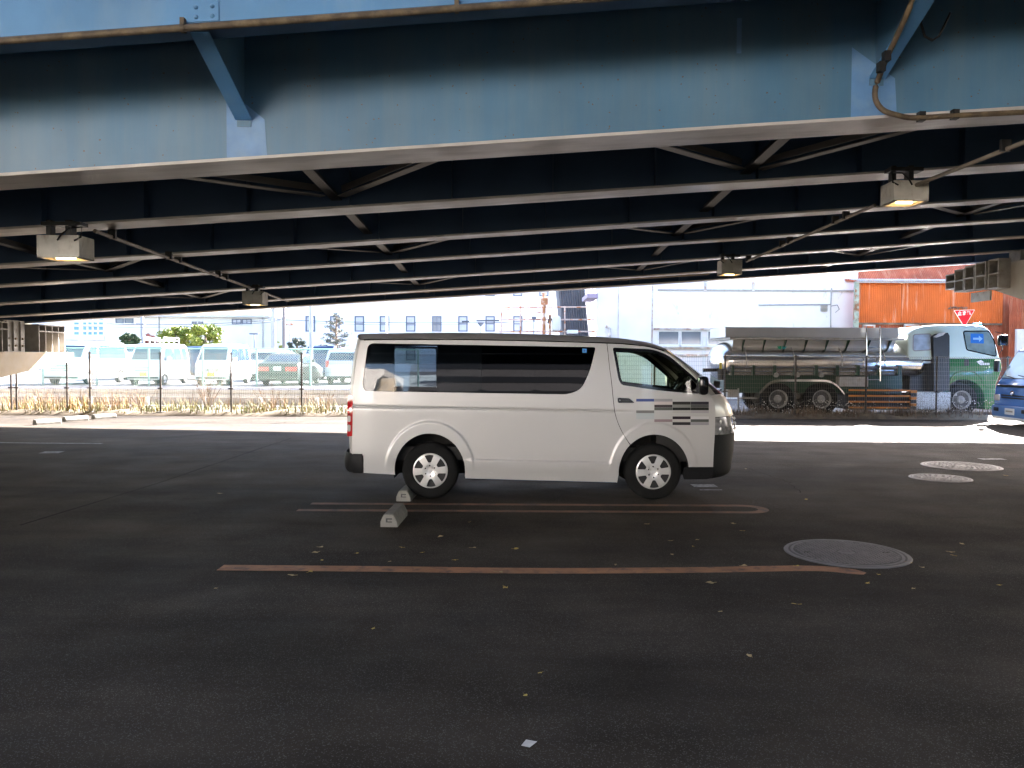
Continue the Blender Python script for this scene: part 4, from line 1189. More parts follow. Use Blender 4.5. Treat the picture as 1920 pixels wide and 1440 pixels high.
# cabin: seats, dash, steering wheel
for yc in (-0.42, 0.42):
    MB().bbox((2.75, yc - 0.26, 0.62), (3.25, yc + 0.26, 0.92), 0.05).build('seat', M_SEAT, van, True)
    MB().add([(2.62 + dx_, yc + dy, z_) for z_, dx0 in ((0.85, 0.10), (1.40, 0.0)) for dx_, dy in ((dx0, -0.23), (dx0 + 0.14, -0.23), (dx0 + 0.14, 0.23), (dx0, 0.23))],
             [(0, 1, 2, 3), (4, 7, 6, 5), (0, 4, 5, 1), (1, 5, 6, 2), (2, 6, 7, 3), (3, 7, 4, 0)]).build('seat_back', M_SEAT, van)
    MB().bbox((2.60, yc - 0.13, 1.43), (2.70, yc + 0.13, 1.62), 0.03).build('headrest', M_SEAT, van, True)
MB().add([(3.62, y, z) for y in (-0.74, 0.74) for z in (0.6, 1.08)] + [(4.05, y, z) for y in (-0.70, 0.70) for z in (0.6, 1.20)] , [(0, 1, 3, 2), (4, 6, 7, 5), (1, 5, 7, 3), (0, 2, 6, 4), (0, 4, 5, 1), (2, 3, 7, 6)]).build('dashboard', M_INT, van)
sw = MB(); n = 28
cx_, cz_ = loc(1282, 722); ring = []
for k in range(n + 1):
    a = 2 * math.pi * k / n
    ring.append((cx_ + 0.02 + 0.19 * math.cos(a) * 0.55, -0.42 + 0.19 * math.sin(a), cz_ + 0.0 + 0.19 * math.cos(a) * 0.83))
sw.tube(ring, 0.016, 6, False)
sw.beam((cx_ + 0.02, -0.42, cz_), (cx_ + 0.30, -0.42, cz_ - 0.2), 0.09, 0.07)
for k in (2, 14, 24): sw.beam((cx_ + 0.02, -0.42, cz_), ring[k], 0.03, 0.02)
sw.build('steering_wheel', M_GLOSSBLK, van, True)
MB().box((0.2, -0.70, 0.44), (4.1, 0.70, 0.60)).build('cabin_floor', M_INT, van)
MB().box((2.40, -0.74, 0.60), (2.44, 0.74, 1.30)).build('partition', M_INT, van)
# dents in the sill: two shallow bright dimples
MB().sphere(near(*loc(920, 886), -0.003), 0.03, 12, 8, (1.2, 0.12, 0.5)).build('sill_dent', M_SILVER, bs[0], True)
# ------------------------------------------------------------------ behind the camera: viaduct and column seen mirrored; other blocks added for light
rv_o = Vector((0, -5, 0))
rvd = thing('rear_viaduct', 'second higher viaduct on cream piers behind the viewpoint', 'viaduct', rv_o)
RZ_ = 7.9
MB(rv_o).box((-70, 5.9, RZ_ + 1.1), (70, -13, RZ_ + 1.9)).build('deck_slab', M_DECK, rvd)
for y in (5.5, 2.8, 0.1, -3, -6.2, -9.4, -12.6):
    MB(rv_o).box((-70, y - 0.01, RZ_ + 0.04), (70, y + 0.01, RZ_ + 1.08)).box((-70, y - 0.2, RZ_), (70, y + 0.2, RZ_ + 0.04)).build('girder', M_BLUE_IN, rvd)
for x, lb in ((-32, 'far left cream pier of the viaduct behind the viewpoint'), (-11, 'near left cream pier of the viaduct behind the viewpoint'), (12, 'right cream pier of the viaduct behind the viewpoint'), (34, 'far right cream pier of the viaduct behind the viewpoint')):
    o = Vector((x, -6.5, 0))
    t = thing('rear_pier', lb, 'pier', o, 0, 'cream piers of the rear viaduct')
    MB(o).bbox((x - 0.75, -7.4, -0.05), (x + 0.75, -5.6, RZ_ - 0.9), 0.12).build('column', M_CREAM, t)
    MB(o).prism([(-12.4, RZ_ - 0.02), (-12.4, RZ_ - 0.4), (-8.5, RZ_ - 1.1), (-4.5, RZ_ - 1.1), (3.0, RZ_ - 0.4), (3.0, RZ_ - 0.02)], 'x', x - 0.8, x + 0.8).build('pier_cap', M_CREAM, t)
M_FARB = mat('bright_bounce_facade', (0.74, 0.71, 0.66), 0.85, var=0.1, vscale=0.3)  # bright unseen walls, added to bounce sunlight onto van and girder
for k, (x0, x1, y, h, lb) in enumerate(((-85, -42, -40, 15, 'left sunlit block added behind the viewpoint to bounce light'), (-40, -10, -42, 15, 'middle sunlit block added behind the viewpoint to bounce light'))):
    o = Vector(((x0 + x1) / 2, y, 0)); t = thing('bounce_block', lb, 'building', o, 0, 'bounce blocks added behind the viewpoint')
    MB(o).box((x0, y - 12, -0.05), (x1, y, h)).build('wall', M_FARB, t)
    for j in range(int((x1 - x0) / 6)):
        xx = x0 + 2 + j * 6
        MB(o).box((xx, y, 4.2), (xx + 2.4, y + 0.06, 5.8)).build('window', M_GLOSSBLK, t)
M_SCREEN = mat('dark_screen', (0.035, 0.05, 0.02), 0.9, var=0.4, vscale=2, bump=1.0, bscale=8, bdist=0.1)  # unseen screens added to darken the glass and block light from the right
for (x0, x1, y, h, lb) in ((-80, -9, -36, 3.0, 'long dark screen added behind the viewpoint to dim the mirrored view'), (6, 80, -9, 7.6, 'tall dark screen added at the right behind the viewpoint to block light')):
    o = Vector(((x0 + x1) / 2, y, 0)); b = MB(o); nn = int(x1 - x0); vs = []; rr = random.Random(int(h * 10))
    for i in range(nn + 1):
        hh = h + rr.uniform(-0.4, 0.4); yy = y + rr.uniform(-0.3, 0.3); x = x0 + (x1 - x0) * i / nn
        vs += [(x, yy + 0.9, -0.05), (x, yy + 1.0, hh * 0.6), (x, yy + 0.5, hh), (x, yy - 0.6, hh - 0.1), (x, yy - 1, -0.05)]
    b.add(vs, [(5 * i + k, 5 * i + 5 + k, 5 * i + 6 + k, 5 * i + 1 + k) for i in range(nn) for k in range(4)])
    tag(b.build('light_screen', M_SCREEN, None, True), lb, 'light_screen')

o = Vector((-7.9, -30.5, 0)); t = thing('cream_column', 'cream painted column mirrored in the rear corner window of the van', 'column', o)
sh = MB(o); pr = [(o.x + 0.75 * math.cos(R(a + 22.5)), o.y + 0.75 * math.sin(R(a + 22.5))) for a in range(0, 360, 45)]
sh.prism(pr, 'z', -0.05, 10.0).build('shaft', M_CREAM, t)
MB(o).prism([(o.x + (x - o.x) * 1.04, o.y + (y - o.y) * 1.04) for x, y in pr], 'z', 2.1, 2.35).build('dark_band', M_BLACK, t)
MB(o).prism([(o.x + (x - o.x) * 1.04, o.y + (y - o.y) * 1.04) for x, y in pr], 'z', 0.0, 1.5).build('shaded_base', M_BLACK, t)  # black foot stands for the shaded lower part of the column

o = Vector((1, -36, 0)); t = thing('dark_block', 'dark block added behind the viewpoint to darken the van glass', 'building', o)
M_DCLAD = mat('dark_cladding', (0.035, 0.035, 0.038), 0.8, var=0.15, vscale=0.5)
MB(o).box((-7.0, -48, -0.05), (9.5, -35, 16)).build('wall', M_DCLAD, t)  # unseen block added to keep the mirrored view in the glass dark
for k in range(5):
    MB(o).box((-6.4, -34.97, 1.2 + 3 * k), (8.9, -34.9, 2.6 + 3 * k)).build('window_band', M_GLOSSBLK, t)
# ------------------------------------------------------------------ wire mesh fence along the verge
M_POST = mat('dark_brown_post', (0.045, 0.035, 0.028), 0.5, 0.2, var=0.15, vscale=8)
M_WIRE = mat('mesh_wire', (0.20, 0.18, 0.15), 0.5, 0.3)
FNY, FNH = 22.4, 1.77
def mesh_fence(posts, label, ext=0.0):
    xs_ = [PX(p, FNY) for p in posts]
    o = Vector((xs_[0], FNY, 0)); t = thing('mesh_fence', label, 'fence', o)
    for x in xs_:
        p = MB(o).cyl((x, FNY, FNH / 2), (0, 0, 1), 0.026, FNH, 10).build('post', M_POST, t, True)
        MB(o).box((x - 0.07, FNY - 0.035, 0.735), (x + 0.07, FNY - 0.015, 0.765)).build('clamp', M_POST, p); MB(o).box((x - 0.06, FNY - 0.035, FNH - 0.045), (x + 0.06, FNY - 0.015, FNH - 0.02)).build('clamp', M_POST, p)
        MB(o).box((x - 0.1, FNY - 0.1, 0.0), (x + 0.1, FNY + 0.1, 0.10)).build('footing', M_STOP, t)
    for xa, xb_ in zip(xs_, xs_[1:]):
        b = MB(o); yw = FNY - 0.03
        n = max(2, int((xb_ - xa) / 0.05))
        for k in range(n + 1):
            x = xa + (xb_ - xa) * k / n
            b.box((x - 0.0019, yw - 0.0019, 0.10), (x + 0.0019, yw + 0.0019, FNH - 0.03))
        z = 0.12
        while z < FNH:
            b.box((xa, yw - 0.005, z - 0.0024), (xb_, yw - 0.0021, z + 0.0024)); z += 0.122
        for k in range(int((xb_ - xa) / 0.05)):
            x = xa + 0.05 * k
            b.beam((x, yw, FNH - 0.06), (x + 0.025, yw - 0.03, FNH - 0.02), 0.005, 0.005)
        kind(b.build('wire_mesh', M_WIRE, t), 'stuff')
    return t
mesh_fence([168 + 132.45 * k for k in range(15)], 'long dark post wire mesh fence running behind the van and before the tanker')
mesh_fence([30, 125], 'short dark wire mesh fence panel left of the fence gap')
mesh_fence([-245, -113, 20], 'dark wire mesh fence panel at the extreme left edge')

# verge berm
bm_ = MB()
n = 120; vs = []
for k in range(n + 1):
    x = -30 + 60 * k / n
    h = 0.10 + 0.05 * math.sin(k * 1.7) * math.sin(k * 0.37)
    vs += [(x, 22.12 + 0.05 * math.sin(k * 2.3), 0.004), (x, 22.30, h), (x, 23.6, h * 0.9), (x, 24.5, 0.014)]
bm_.add(vs, [(4 * k + j, 4 * k + 4 + j, 4 * k + 5 + j, 4 * k + 1 + j) for k in range(n) for j in range(3)])
kind(bm_.build('verge_bank', M_EARTH, None, True), 'structure')

# weeds
M_STRAW = mat('dry_straw', (0.23, 0.15, 0.042), 0.8, var=0.4, vscale=3, col2=(0.20, 0.095, 0.04), mix=(0.45, 0.6), mscale=1.5)
M_WEED = mat('yellow_green_weed', (0.10, 0.13, 0.014), 0.7, var=0.4, vscale=4, col2=(0.17, 0.135, 0.022), mix=(0.4, 0.6), mscale=2)
M_BROWNW = mat('brown_weed', (0.12, 0.075, 0.05), 0.8, var=0.4, vscale=5, col2=(0.20, 0.15, 0.10), mix=(0.4, 0.6), mscale=2)
M_TUFT = mat('white_seed_tuft', (0.62, 0.58, 0.52), 0.9)
rnd = random.Random(5)
def blades(name, m, n, xa, xb_, ya, yb, hmin, hmax, w, label, dens=None):
    b = MB()
    for _ in range(n):
        x = rnd.uniform(xa, xb_)
        if dens and rnd.random() > dens(x): continue
        y = rnd.uniform(ya, yb)
        cl_ = 0.5 + 0.5 * math.sin(x * 3.1 + y * 2.0) * math.sin(x * 1.27 - y * 3.3 + 2)
        if rnd.random() > 0.15 + 1.1 * cl_: continue
        h = rnd.uniform(hmin, hmax) * (0.45 + 0.75 * cl_)
        a = rnd.uniform(0, 6.28); lean = rnd.uniform(0.05, 0.8) * h
        dx_, dy = math.cos(a), math.sin(a)
        z0 = 0.05
        p0 = Vector((x, y, z0)); p1 = Vector((x + dx_ * lean * 0.35, y + dy * lean * 0.35, z0 + h * 0.6)); p2 = Vector((x + dx_ * lean, y + dy * lean, z0 + h))
        s_ = Vector((-dy, dx_, 0)) * w
        b.add([p0 - s_, p0 + s_, p1 - s_ * 0.7, p1 + s_ * 0.7, p2], [(0, 1, 3, 2), (2, 3, 4)])
    o = b.build(name, m, None, fix=False); kind(o, 'stuff'); o['label'] = label; o['category'] = 'weeds'
    return o
X1, X2, XR = PX(-40, 22.5), PX(690, 22.5), PX(1930, 22.5)
blades('dry_grass', M_STRAW, 3600, X1, X2, 22.3, 24.4, 0.2, 0.78, 0.006, 'tall dry straw grass along the left fence',
       lambda x: 1.0 if x < PX(220, 22.5) else (0.12 if x < PX(420, 22.5) else 0.35))
blades('green_weeds', M_WEED, 4200, X1, X2, 22.2, 24.2, 0.08, 0.36, 0.010, 'low yellow green weeds at the foot of the left fence')
blades('brown_weeds', M_BROWNW, 4200, PX(1330, 22.5), XR, 22.15, 24.0, 0.06, 0.34, 0.008, 'brown withered weeds at the foot of the right fence')
blades('brown_weeds', M_BROWNW, 1500, X2, PX(1330, 22.5), 22.2, 24.0, 0.06, 0.30, 0.008, 'brown withered weeds along the fence behind the van')
b = MB()
for _ in range(330):
    px = rnd.choice([rnd.gauss(1430, 45), rnd.gauss(1520, 35), rnd.gauss(1590, 22), rnd.gauss(1820, 30), rnd.uniform(1370, 1880)])
    x = PX(px, 22.8); y = rnd.uniform(22.3, 23.6); z = rnd.uniform(0.12, 0.50)
    r_ = rnd.uniform(0.008, 0.02)
    b.add([(x + r_, y, z), (x - r_, y, z), (x, y + r_, z), (x, y - r_, z), (x, y, z + r_), (x, y, z - r_)], [(0, 2, 4), (2, 1, 4), (1, 3, 4), (3, 0, 4), (2, 0, 5), (1, 2, 5), (3, 1, 5), (0, 3, 5)])
o = b.build('seed_tufts', M_TUFT, None, fix=False); kind(o, 'stuff'); o['label'] = 'white fluffy seed heads before the tanker wheels'; o['category'] = 'weeds'

def shrub(name, px, Y, h, spread, n, m, label, seed, cat='shrub'):
    rr = random.Random(seed); base = P(px, 700, Y); o = Vector((base.x, Y, 0.03))
    t = thing(name, label, cat, o)
    b = MB(o); tw = MB(o)
    for k in range(n):
        a = rr.uniform(0, 6.28); l = h * rr.uniform(0.6, 1.05)
        p = [o.copy()]; d = Vector((math.cos(a) * spread, math.sin(a) * spread * 0.6, 1)).normalized()
        for j in range(4):
            d = (d + Vector((rr.uniform(-.15, .15), rr.uniform(-.15, .15), 0.05))).normalized(); p.append(p[-1] + d * l / 4)
        b.tube(p, 0.007, 4, True, 0.003)
        for j in range(7):
            q = p[rr.randint(1, 4)]; d2 = (d + Vector((rr.uniform(-.8, .8), rr.uniform(-.8, .8), rr.uniform(0, .5)))).normalized()
            e_ = q + d2 * l * rr.uniform(0.12, 0.28)
            tw.tube([q, e_], 0.003, 3, False, 0.0015)
            if m:
                for _ in range(2):
                    c = q + (e_ - q) * rr.uniform(0.3, 1); s_ = 0.015
                    tw.add([c + Vector((rr.uniform(-s_, s_), rr.uniform(-s_, s_), rr.uniform(-s_, s_))) for _ in range(3)], [(0, 1, 2)])
    b.build('stem', M_BROWNW, t); kind(tw.build('twigs', m or M_BROWNW, t), 'stuff')
    return t
shrub('dry_shrub', 388, 23.3, 1.75, 0.42, 22, M_STRAW, 'tall bare dry shrub growing through the left fence', 3)
shrub('dry_shrub', 265, 23.0, 0.75, 0.9, 12, M_STRAW, 'spreading dry pinkish weed clump left of the tall bare shrub', 4)
shrub('dry_shrub', 505, 23.0, 0.85, 0.8, 12, M_STRAW, 'dry weed clump between the sedan and the fence', 5)
shrub('dry_shrub', 610, 23.0, 0.7, 0.9, 14, M_STRAW, 'dry weed clump just left of the van tail lamp', 6)
shrub('dry_shrub', 80, 23.0, 0.8, 0.8, 14, M_STRAW, 'dense dry weed clump beside the far left fence post', 7)
shrub('green_shrub', 480, 22.9, 0.36, 0.7, 12, M_WEED, 'small yellow green leafy plant at the fence foot', 8)

# ------------------------------------------------------------------ guard rail and kerb wall
M_WHITE = mat('white_paint', (0.72, 0.72, 0.70), 0.5, var=0.06, vscale=2, col2=(0.50, 0.45, 0.38), mix=(0.6, 0.8), mscale=3)
GRY = 27.0
o = Vector((PX(100, GRY), GRY, 0)); t = thing('guard_rail', 'white corrugated guard rail beyond the left mesh fence', 'guard rail', o)
x0_, x1_ = PX(-150, GRY), PX(900, GRY)
sec = [(GRY, 0.27), (GRY - 0.05, 0.30), (GRY - 0.05, 0.37), (GRY, 0.42), (GRY - 0.05, 0.47), (GRY - 0.05, 0.54), (GRY, 0.58), (GRY + 0.012, 0.58), (GRY - 0.03, 0.53), (GRY + 0.012, 0.42), (GRY - 0.03, 0.32), (GRY + 0.012, 0.27)]
MB(o).prism(sec, 'x', x0_, x1_).build('rail', M_WHITE, t)
for k in range(-3, 8):
    x = PX(273 + 106.5 * k, GRY)
    MB(o).cyl((x, GRY + 0.09, 0.26), (0, 0, 1), 0.06, 0.6, 12).build('post', M_WHITE, t, True)
o = Vector((-12, 27.9, 0))
tag(MB(o).box((-28, 27.6, -0.02), (-1, 27.8, 0.33)).build('kerb_wall', mat('dark_kerb_concrete', (0.13, 0.12, 0.11), 0.9, var=0.2, vscale=3)), 'low grey concrete kerb wall behind the guard rail', 'wall')

# ------------------------------------------------------------------ green chain link fence of the far car park
M_GREENF = mat('pale_green_fence_paint', (0.30, 0.48, 0.38), 0.5, var=0.1, vscale=4)
CLY = 35.0
o = Vector((PX(80, CLY), CLY, 0.2)); t = thing('chain_link_fence', 'pale green chain link fence in front of the parked cars', 'fence', o)
zt = PZ(370, 653.5, CLY)
xs_ = [PX(p, CLY) for p in (-122, -21, 80, 181, 279, 380, 481, 582, 683, 784)]
for x in xs_: MB(o).cyl((x, CLY, (zt + 0.2) / 2), (0, 0, 1), 0.04, zt - 0.2, 10).build('post', M_GREENF, t, True)
MB(o).cyl(((xs_[0] + xs_[-1]) / 2, CLY, zt), (1, 0, 0), 0.03, xs_[-1] - xs_[0], 8).build('top_rail', M_GREENF, t, True)
MB(o).cyl(((xs_[0] + xs_[-1]) / 2, CLY, 0.28), (1, 0, 0), 0.025, xs_[-1] - xs_[0], 8).build('bottom_rail', M_GREENF, t, True)
b = MB(o); H_ = zt - 0.3; x = xs_[0] - H_
while x < xs_[-1]:
    for sg in (1, -1):
        xa, xb_ = x, x + H_
        za, zb = (0.3, zt) if sg > 0 else (zt, 0.3)
        ta = max(0, (xs_[0] - xa) / H_); tb = min(1, (xs_[-1] - xa) / H_)
        if tb > ta:
            b.beam((xa + H_ * ta, CLY, za + (zb - za) * ta), (xa + H_ * tb, CLY, za + (zb - za) * tb), 0.006, 0.006)
    x += 0.11
kind(b.build('chain_link_mesh', M_GREENF, t), 'stuff')

# ------------------------------------------------------------------ buildings
M_BWHITE = mat('white_render_wall', (0.70, 0.72, 0.76), 0.85, var=0.04, vscale=0.4)
M_BCREAM = mat('cream_render_wall', (0.66, 0.64, 0.58), 0.85, var=0.05, vscale=0.3)
M_STAIN = mat('stained_white_wall', (0.82, 0.78, 0.765), 0.85, var=0.05, vscale=1, col2=(0.33, 0.30, 0.28), mix=(0.62, 0.80), mscale=1.0, mstretch=(2.0, 1, 1.2), bump=0.1, bscale=20)
M_PANE = mat('window_pane', (0.14, 0.17, 0.20), 0.12, var=0.15, vscale=1)
M_PANEL = mat('pale_blind_pane', (0.36, 0.38, 0.42), 0.3, var=0.1, vscale=2)
M_FRAME = mat('grey_blue_frame', (0.09, 0.11, 0.15), 0.5)
M_SKYGL = mat('blue_curtain_glass', (0.10, 0.26, 0.55), 0.15, var=0.25, vscale=0.7)
def bld(name, label, px0, px1, Y, h, depth, m):
    xa, xb_ = PX(px0, Y), PX(px1, Y)
    o = Vector(((xa + xb_) / 2, Y, 0)); t = thing(name, label, 'building', o)
    MB(o).box((xa, Y, -0.05), (xb_, Y + depth, h)).build('wall', m, t)
    return t, o
def window(t, o, Y, px0, px1, py0, py1, mp=None, cross=0, fr=0.12, mf=None, name='window'):
    a, c = P(px0, py1, Y), P(px1, py0, Y)
    f = MB(o)
    d0, d1 = Y - 0.07, Y - 0.002
    f.box((a.x, d0, a.z), (a.x + fr, d1, c.z)).box((c.x - fr, d0, a.z), (c.x, d1, c.z)).box((a.x + fr, d0, a.z), (c.x - fr, d1, a.z + fr)).box((a.x + fr, d0, c.z - fr), (c.x - fr, d1, c.z))
    if cross & 1: f.box((a.x + fr, d0 + 0.01, (a.z + c.z) / 2 - fr / 3), (c.x - fr, d1, (a.z + c.z) / 2 + fr / 3))
    if cross & 2: f.box(((a.x + c.x) / 2 - fr / 3, d0 + 0.012, a.z + fr), ((a.x + c.x) / 2 + fr / 3, d1, c.z - fr))
    w = f.build(name, mf or M_FRAME, t)
    MB(o).box((a.x + fr, d1 - 0.02, a.z + fr), (c.x - fr, d1, c.z - fr)).build('pane', mp or M_PANEL, w)
    MB(o).box((a.x - 0.05, Y - 0.14, a.z - 0.07), (c.x + 0.05, Y - 0.002, a.z - 0.003)).build('sill', m_sill, w)
    return w
m_sill = M_WHITE
t, o = bld('office_building', 'white office block with a row of narrow grey windows behind the van roof', 538, 1062, 75, 13, 15, M_BWHITE)
for k, (px, c_) in enumerate(((582, 2), (628, 0), (674, 1), (721, 1), (770, 1), (819, 3), (868, 1), (919, 1), (971, 1))):
    window(t, o, 75, px - 9, px + 9, 592.5, 622, [M_PANEL, M_PANE][k == 5], c_)
for px in (582, 628, 674, 721, 770, 819, 868, 919, 971, 1020): window(t, o, 75, px - 9, px + 9, 524, 556, M_PANEL, 1)
for px in (675, 770, 868, 971): window(t, o, 75, px - 9, px + 9, 652, 676, M_PANEL, 1)
t, o = bld('warehouse_hall', 'long cream hall with an eave line behind the round green tree', 206, 540, 82, 5.75, 20, M_BCREAM)
xa, xb_ = PX(200, 82), PX(506, 82)
MB(o).box((xa, 81.4, 5.70), (xb_, 102, 5.95)).build('roof', mat('pale_roof', (0.5, 0.5, 0.5), 0.6), t)
for a_, b_ in ((435, 453), (454, 472)): window(t, o, 82, a_, b_, 598, 608, M_PANEL, 2, 0.1)
for a_, b_ in ((217, 232), (234, 250)): window(t, o, 82, a_, b_, 597, 606, M_PANE, 0, 0.1)
for a_ in (360, 372): window(t, o, 82, a_, a_ + 9, 603, 608, M_PANE, 0, 0.08)
for px in (299, 493): MB(o).cyl((PX(px, 82), 81.9, 3.0), (0, 0, 1), 0.06, 5.6, 8).build('downpipe', M_GALV, t)
t, o = bld('glass_building', 'blue glass fronted building at the far left behind the white van', 60, 206, 95, 9, 15, M_BWHITE)
for (a_, b_) in ((138, 150), (155, 164), (164.5, 174), (174.5, 184), (184.5, 195)):
    for (c_, d_) in ((588, 602), (603, 610), (611, 620), (621, 629)):
        window(t, o, 95, a_, b_, c_, d_, M_SKYGL, 0, 0.09, M_WHITE)
MB(o).box((PX(118, 95), 94.5, PZ(150, 637, 95)), (PX(196, 95), 94.99, PZ(150, 630, 95))).build('planter_band', M_BCREAM, t)

# stained white factory wall behind the tanker
WY = 34.0
t, o = bld('factory', 'stained white factory wall behind the tanker truck', 1118, 1606, WY, 7.2, 0.3, M_STAIN)
xl_, xr_ = PX(1118, WY), PX(1606, WY)
MB(o).prism([(xl_ + 0.05, WY + 0.3), (xr_, WY + 0.3), (xr_, WY + 14), (xl_ * 48.5 / 34, WY + 14)], 'z', -0.05, 7.15).build('hall_body', M_STAIN, t)
for a_, b_ in ((1232.5, 1274), (1275, 1316), (1325, 1362), (1363, 1400)):
    window(t, o, WY, a_, b_, 620, 648, M_PANE, 0, 0.05, M_WHITE)
M_RUSTW = mat('rusty_ledge', (0.45, 0.30, 0.22), 0.8, var=0.3, vscale=4, col2=(0.60, 0.55, 0.50), mix=(0.4, 0.55), mscale=3)
MB(o).box((PX(1225, WY), WY - 0.12, PZ(1300, 619, WY)), (PX(1420, WY), WY - 0.002, PZ(1300, 615.5, WY))).build('lintel', M_RUSTW, t)
MB(o).box((PX(1225, WY), WY - 0.10, PZ(1300, 654, WY)), (PX(1420, WY), WY - 0.002, PZ(1300, 650, WY))).build('ledge', M_RUSTW, t)
MB(o).box((PX(1218, WY), WY - 0.06, PZ(1300, 668, WY)), (PX(1500, WY), WY - 0.002, PZ(1300, 664, WY))).build('ledge', M_RUSTW, t)
for px, w_ in ((1158.5, 0.02), (1222, 0.05), (1320, 0.14)):
    MB(o).box((PX(px, WY) - w_ / 2, WY - 0.03, 0), (PX(px, WY) + w_ / 2, WY - 0.001, 2.6 if px == 1320 else 7.1)).build('wall_joint', M_RUSTW if px < 1300 else M_WHITE, t)
MB(o).box((PX(1232, WY), WY - 0.05, PZ(1400, 546, WY)), (PX(1600, WY), WY - 0.001, PZ(1400, 543, WY))).build('wall_trim', M_STEEL_BR, t)
for px in (1320, 1410):
    MB(o).box((PX(px, WY) - 0.05, WY - 0.09, PZ(px, 546, WY)), (PX(px, WY) + 0.05, WY - 0.051, PZ(px, 528, WY))).build('hanger', M_RUSTW, t)
MB(o).tube([(PX(1420, WY), WY - 0.06, PZ(1420, 572, WY)), (PX(1555, WY), WY - 0.06, PZ(1555, 571, WY)), (PX(1556, WY), WY - 0.06, PZ(1555, 640, WY))], 0.025, 6).build('wall_pipe', M_GALV, t)
MB(o).tube([(PX(1555, WY), WY - 0.06, PZ(1555, 571, WY)), (PX(1556, WY), WY - 0.06, PZ(1555, 540, WY))], 0.03, 6).build('wall_pipe', M_GALV, t)
MB(o).tube([(PX(1556, WY), WY - 0.06, PZ(1555, 574, WY)), (PX(1567, WY), WY - 0.07, PZ(1565, 572, WY)), (PX(1571, WY), WY - 0.06, PZ(1571, 580, WY)), (PX(1564, WY), WY - 0.05, PZ(1565, 586, WY))], 0.012, 5).build('wire', M_BLACK, t)
vb = MB(o); a_, c_ = P(1538, 583, WY), P(1551, 573, WY)
for k in range(5):
    z = a_.z + (c_.z - a_.z) * k / 4
    vb.box((a_.x, WY - 0.08, z - 0.012), (c_.x, WY - 0.002, z + 0.012))
vb.build('vent', M_STEEL_BR, t)
MB(o).tube([(PX(1135, WY), WY - 0.1, PZ(1135, 612, WY)), (PX(1142, WY), WY - 0.1, PZ(1142, 616, WY)), (PX(1143, WY), WY - 0.1, 0.2)], 0.06, 8).build('downpipe', M_RUSTW, t)
MB(o).box((PX(1098, WY), WY - 0.5, PZ(1110, 560, WY)), (PX(1118, WY), WY + 2, PZ(1110, 552, WY))).build('canopy', mat('mauve_panel', (0.35, 0.28, 0.36), 0.7), t)

# rusty orange corrugated shed
M_RUST = mat('rust_orange_corrugated', (0.62, 0.13, 0.02), 0.75, 0.0, var=0.15, vscale=1.0, col2=(0.78, 0.50, 0.34), mix=(0.58, 0.76), mscale=1.2, mstretch=(4.5, 1, 0.3), bump=0.1, bscale=30)
M_RUST_D = mat('dark_rust_sheet', (0.36, 0.085, 0.035), 0.75, 0.0, var=0.2, vscale=2, col2=(0.45, 0.18, 0.10), mix=(0.5, 0.7), mscale=2, mstretch=(3, 1, 0.4))
SY = 33.0
xa, xb_ = PX(1604, SY), PX(2060, SY)
o = Vector(((xa + xb_) / 2, SY, 0)); t = thing('corrugated_shed', 'rust orange corrugated iron shed behind the truck cab', 'building', o)
def corr(o, xa, xb_, Y, za, zb, pitch=0.076, amp=0.012, lean=0.0):
    b = MB(o); n = int((xb_ - xa) / (pitch / 4)); vs = []
    for k in range(n + 1):
        x = xa + (xb_ - xa) * k / n; y = Y - amp * math.sin(2 * math.pi * (x - xa) / pitch)
        vs += [(x, y, za), (x, y + lean, zb)]
    return b.add(vs, [(2 * k, 2 * k + 2, 2 * k + 3, 2 * k + 1) for k in range(n)])
ze = PZ(1750, 529, SY)
edges_ = [1604, 1688, 1780, 1815, 1878]
for a_, b_ in zip(edges_, edges_[1:]):
    corr(o, PX(a_, SY) + 0.008, PX(b_, SY) - 0.008, SY - (0.004 if a_ in (1688, 1815) else 0), PZ(1750, 605.5, SY), ze).build('wall_sheet', M_RUST, t, True, fix=False)
corr(o, PX(1604, SY), PX(1878, SY), SY + 0.01, 0.0, PZ(1750, 607, SY)).build('wall_sheet', M_RUST_D, t, True, fix=False)
corr(o, PX(1879, SY), xb_, SY - 0.4, 0.0, PZ(1900, 560, SY)).build('wall_sheet', M_RUST_D, t, True, fix=False)
MB(o).box((xa + 0.7, SY + 0.06, -0.05), (xb_, SY + 10, ze - 0.05)).build('core', M_RUST_D, t)
ev = MB(o)
vs = []; n = 260
x0_, x1_ = xa - 0.1, PX(1880, SY)
for k in range(n + 1):
    x = x0_ + (x1_ - x0_) * k / n; dz = 0.022 * math.sin(2 * math.pi * k / 4)
    vs += [(x, SY - 0.25, ze + 0.02 + dz), (x, SY + 0.5, ze + 0.16 + dz)]
ev.add(vs, [(2 * k, 2 * k + 2, 2 * k + 3, 2 * k + 1) for k in range(n)])
ev.build('eave_sheet', mat('bleached_eave_sheet', (0.45, 0.47, 0.50), 0.6, var=0.3, vscale=5, col2=(0.50, 0.30, 0.16), mix=(0.5, 0.6), mscale=6), t, True, fix=False)
MB(o).box((x0_, SY - 0.23, ze - 0.06), (x1_, SY - 0.20, ze + 0.0)).build('eave_board', M_STEEL_BR, t)
corr(o, xa - 0.1, xb_, SY + 0.9, ze + 0.1, ze + 2.6, 0.076, 0.012, 2.2).build('roof', M_RUST_D, t, True, fix=False)
MB(o).box((PX(1598, SY), SY - 0.15, 0), (PX(1606, SY), SY - 0.02, ze)).build('corner_post', mat('lichen_post', (0.35, 0.38, 0.30), 0.8, var=0.3, vscale=5, col2=(0.3, 0.14, 0.07), mix=(0.5, 0.6), mscale=4), t)
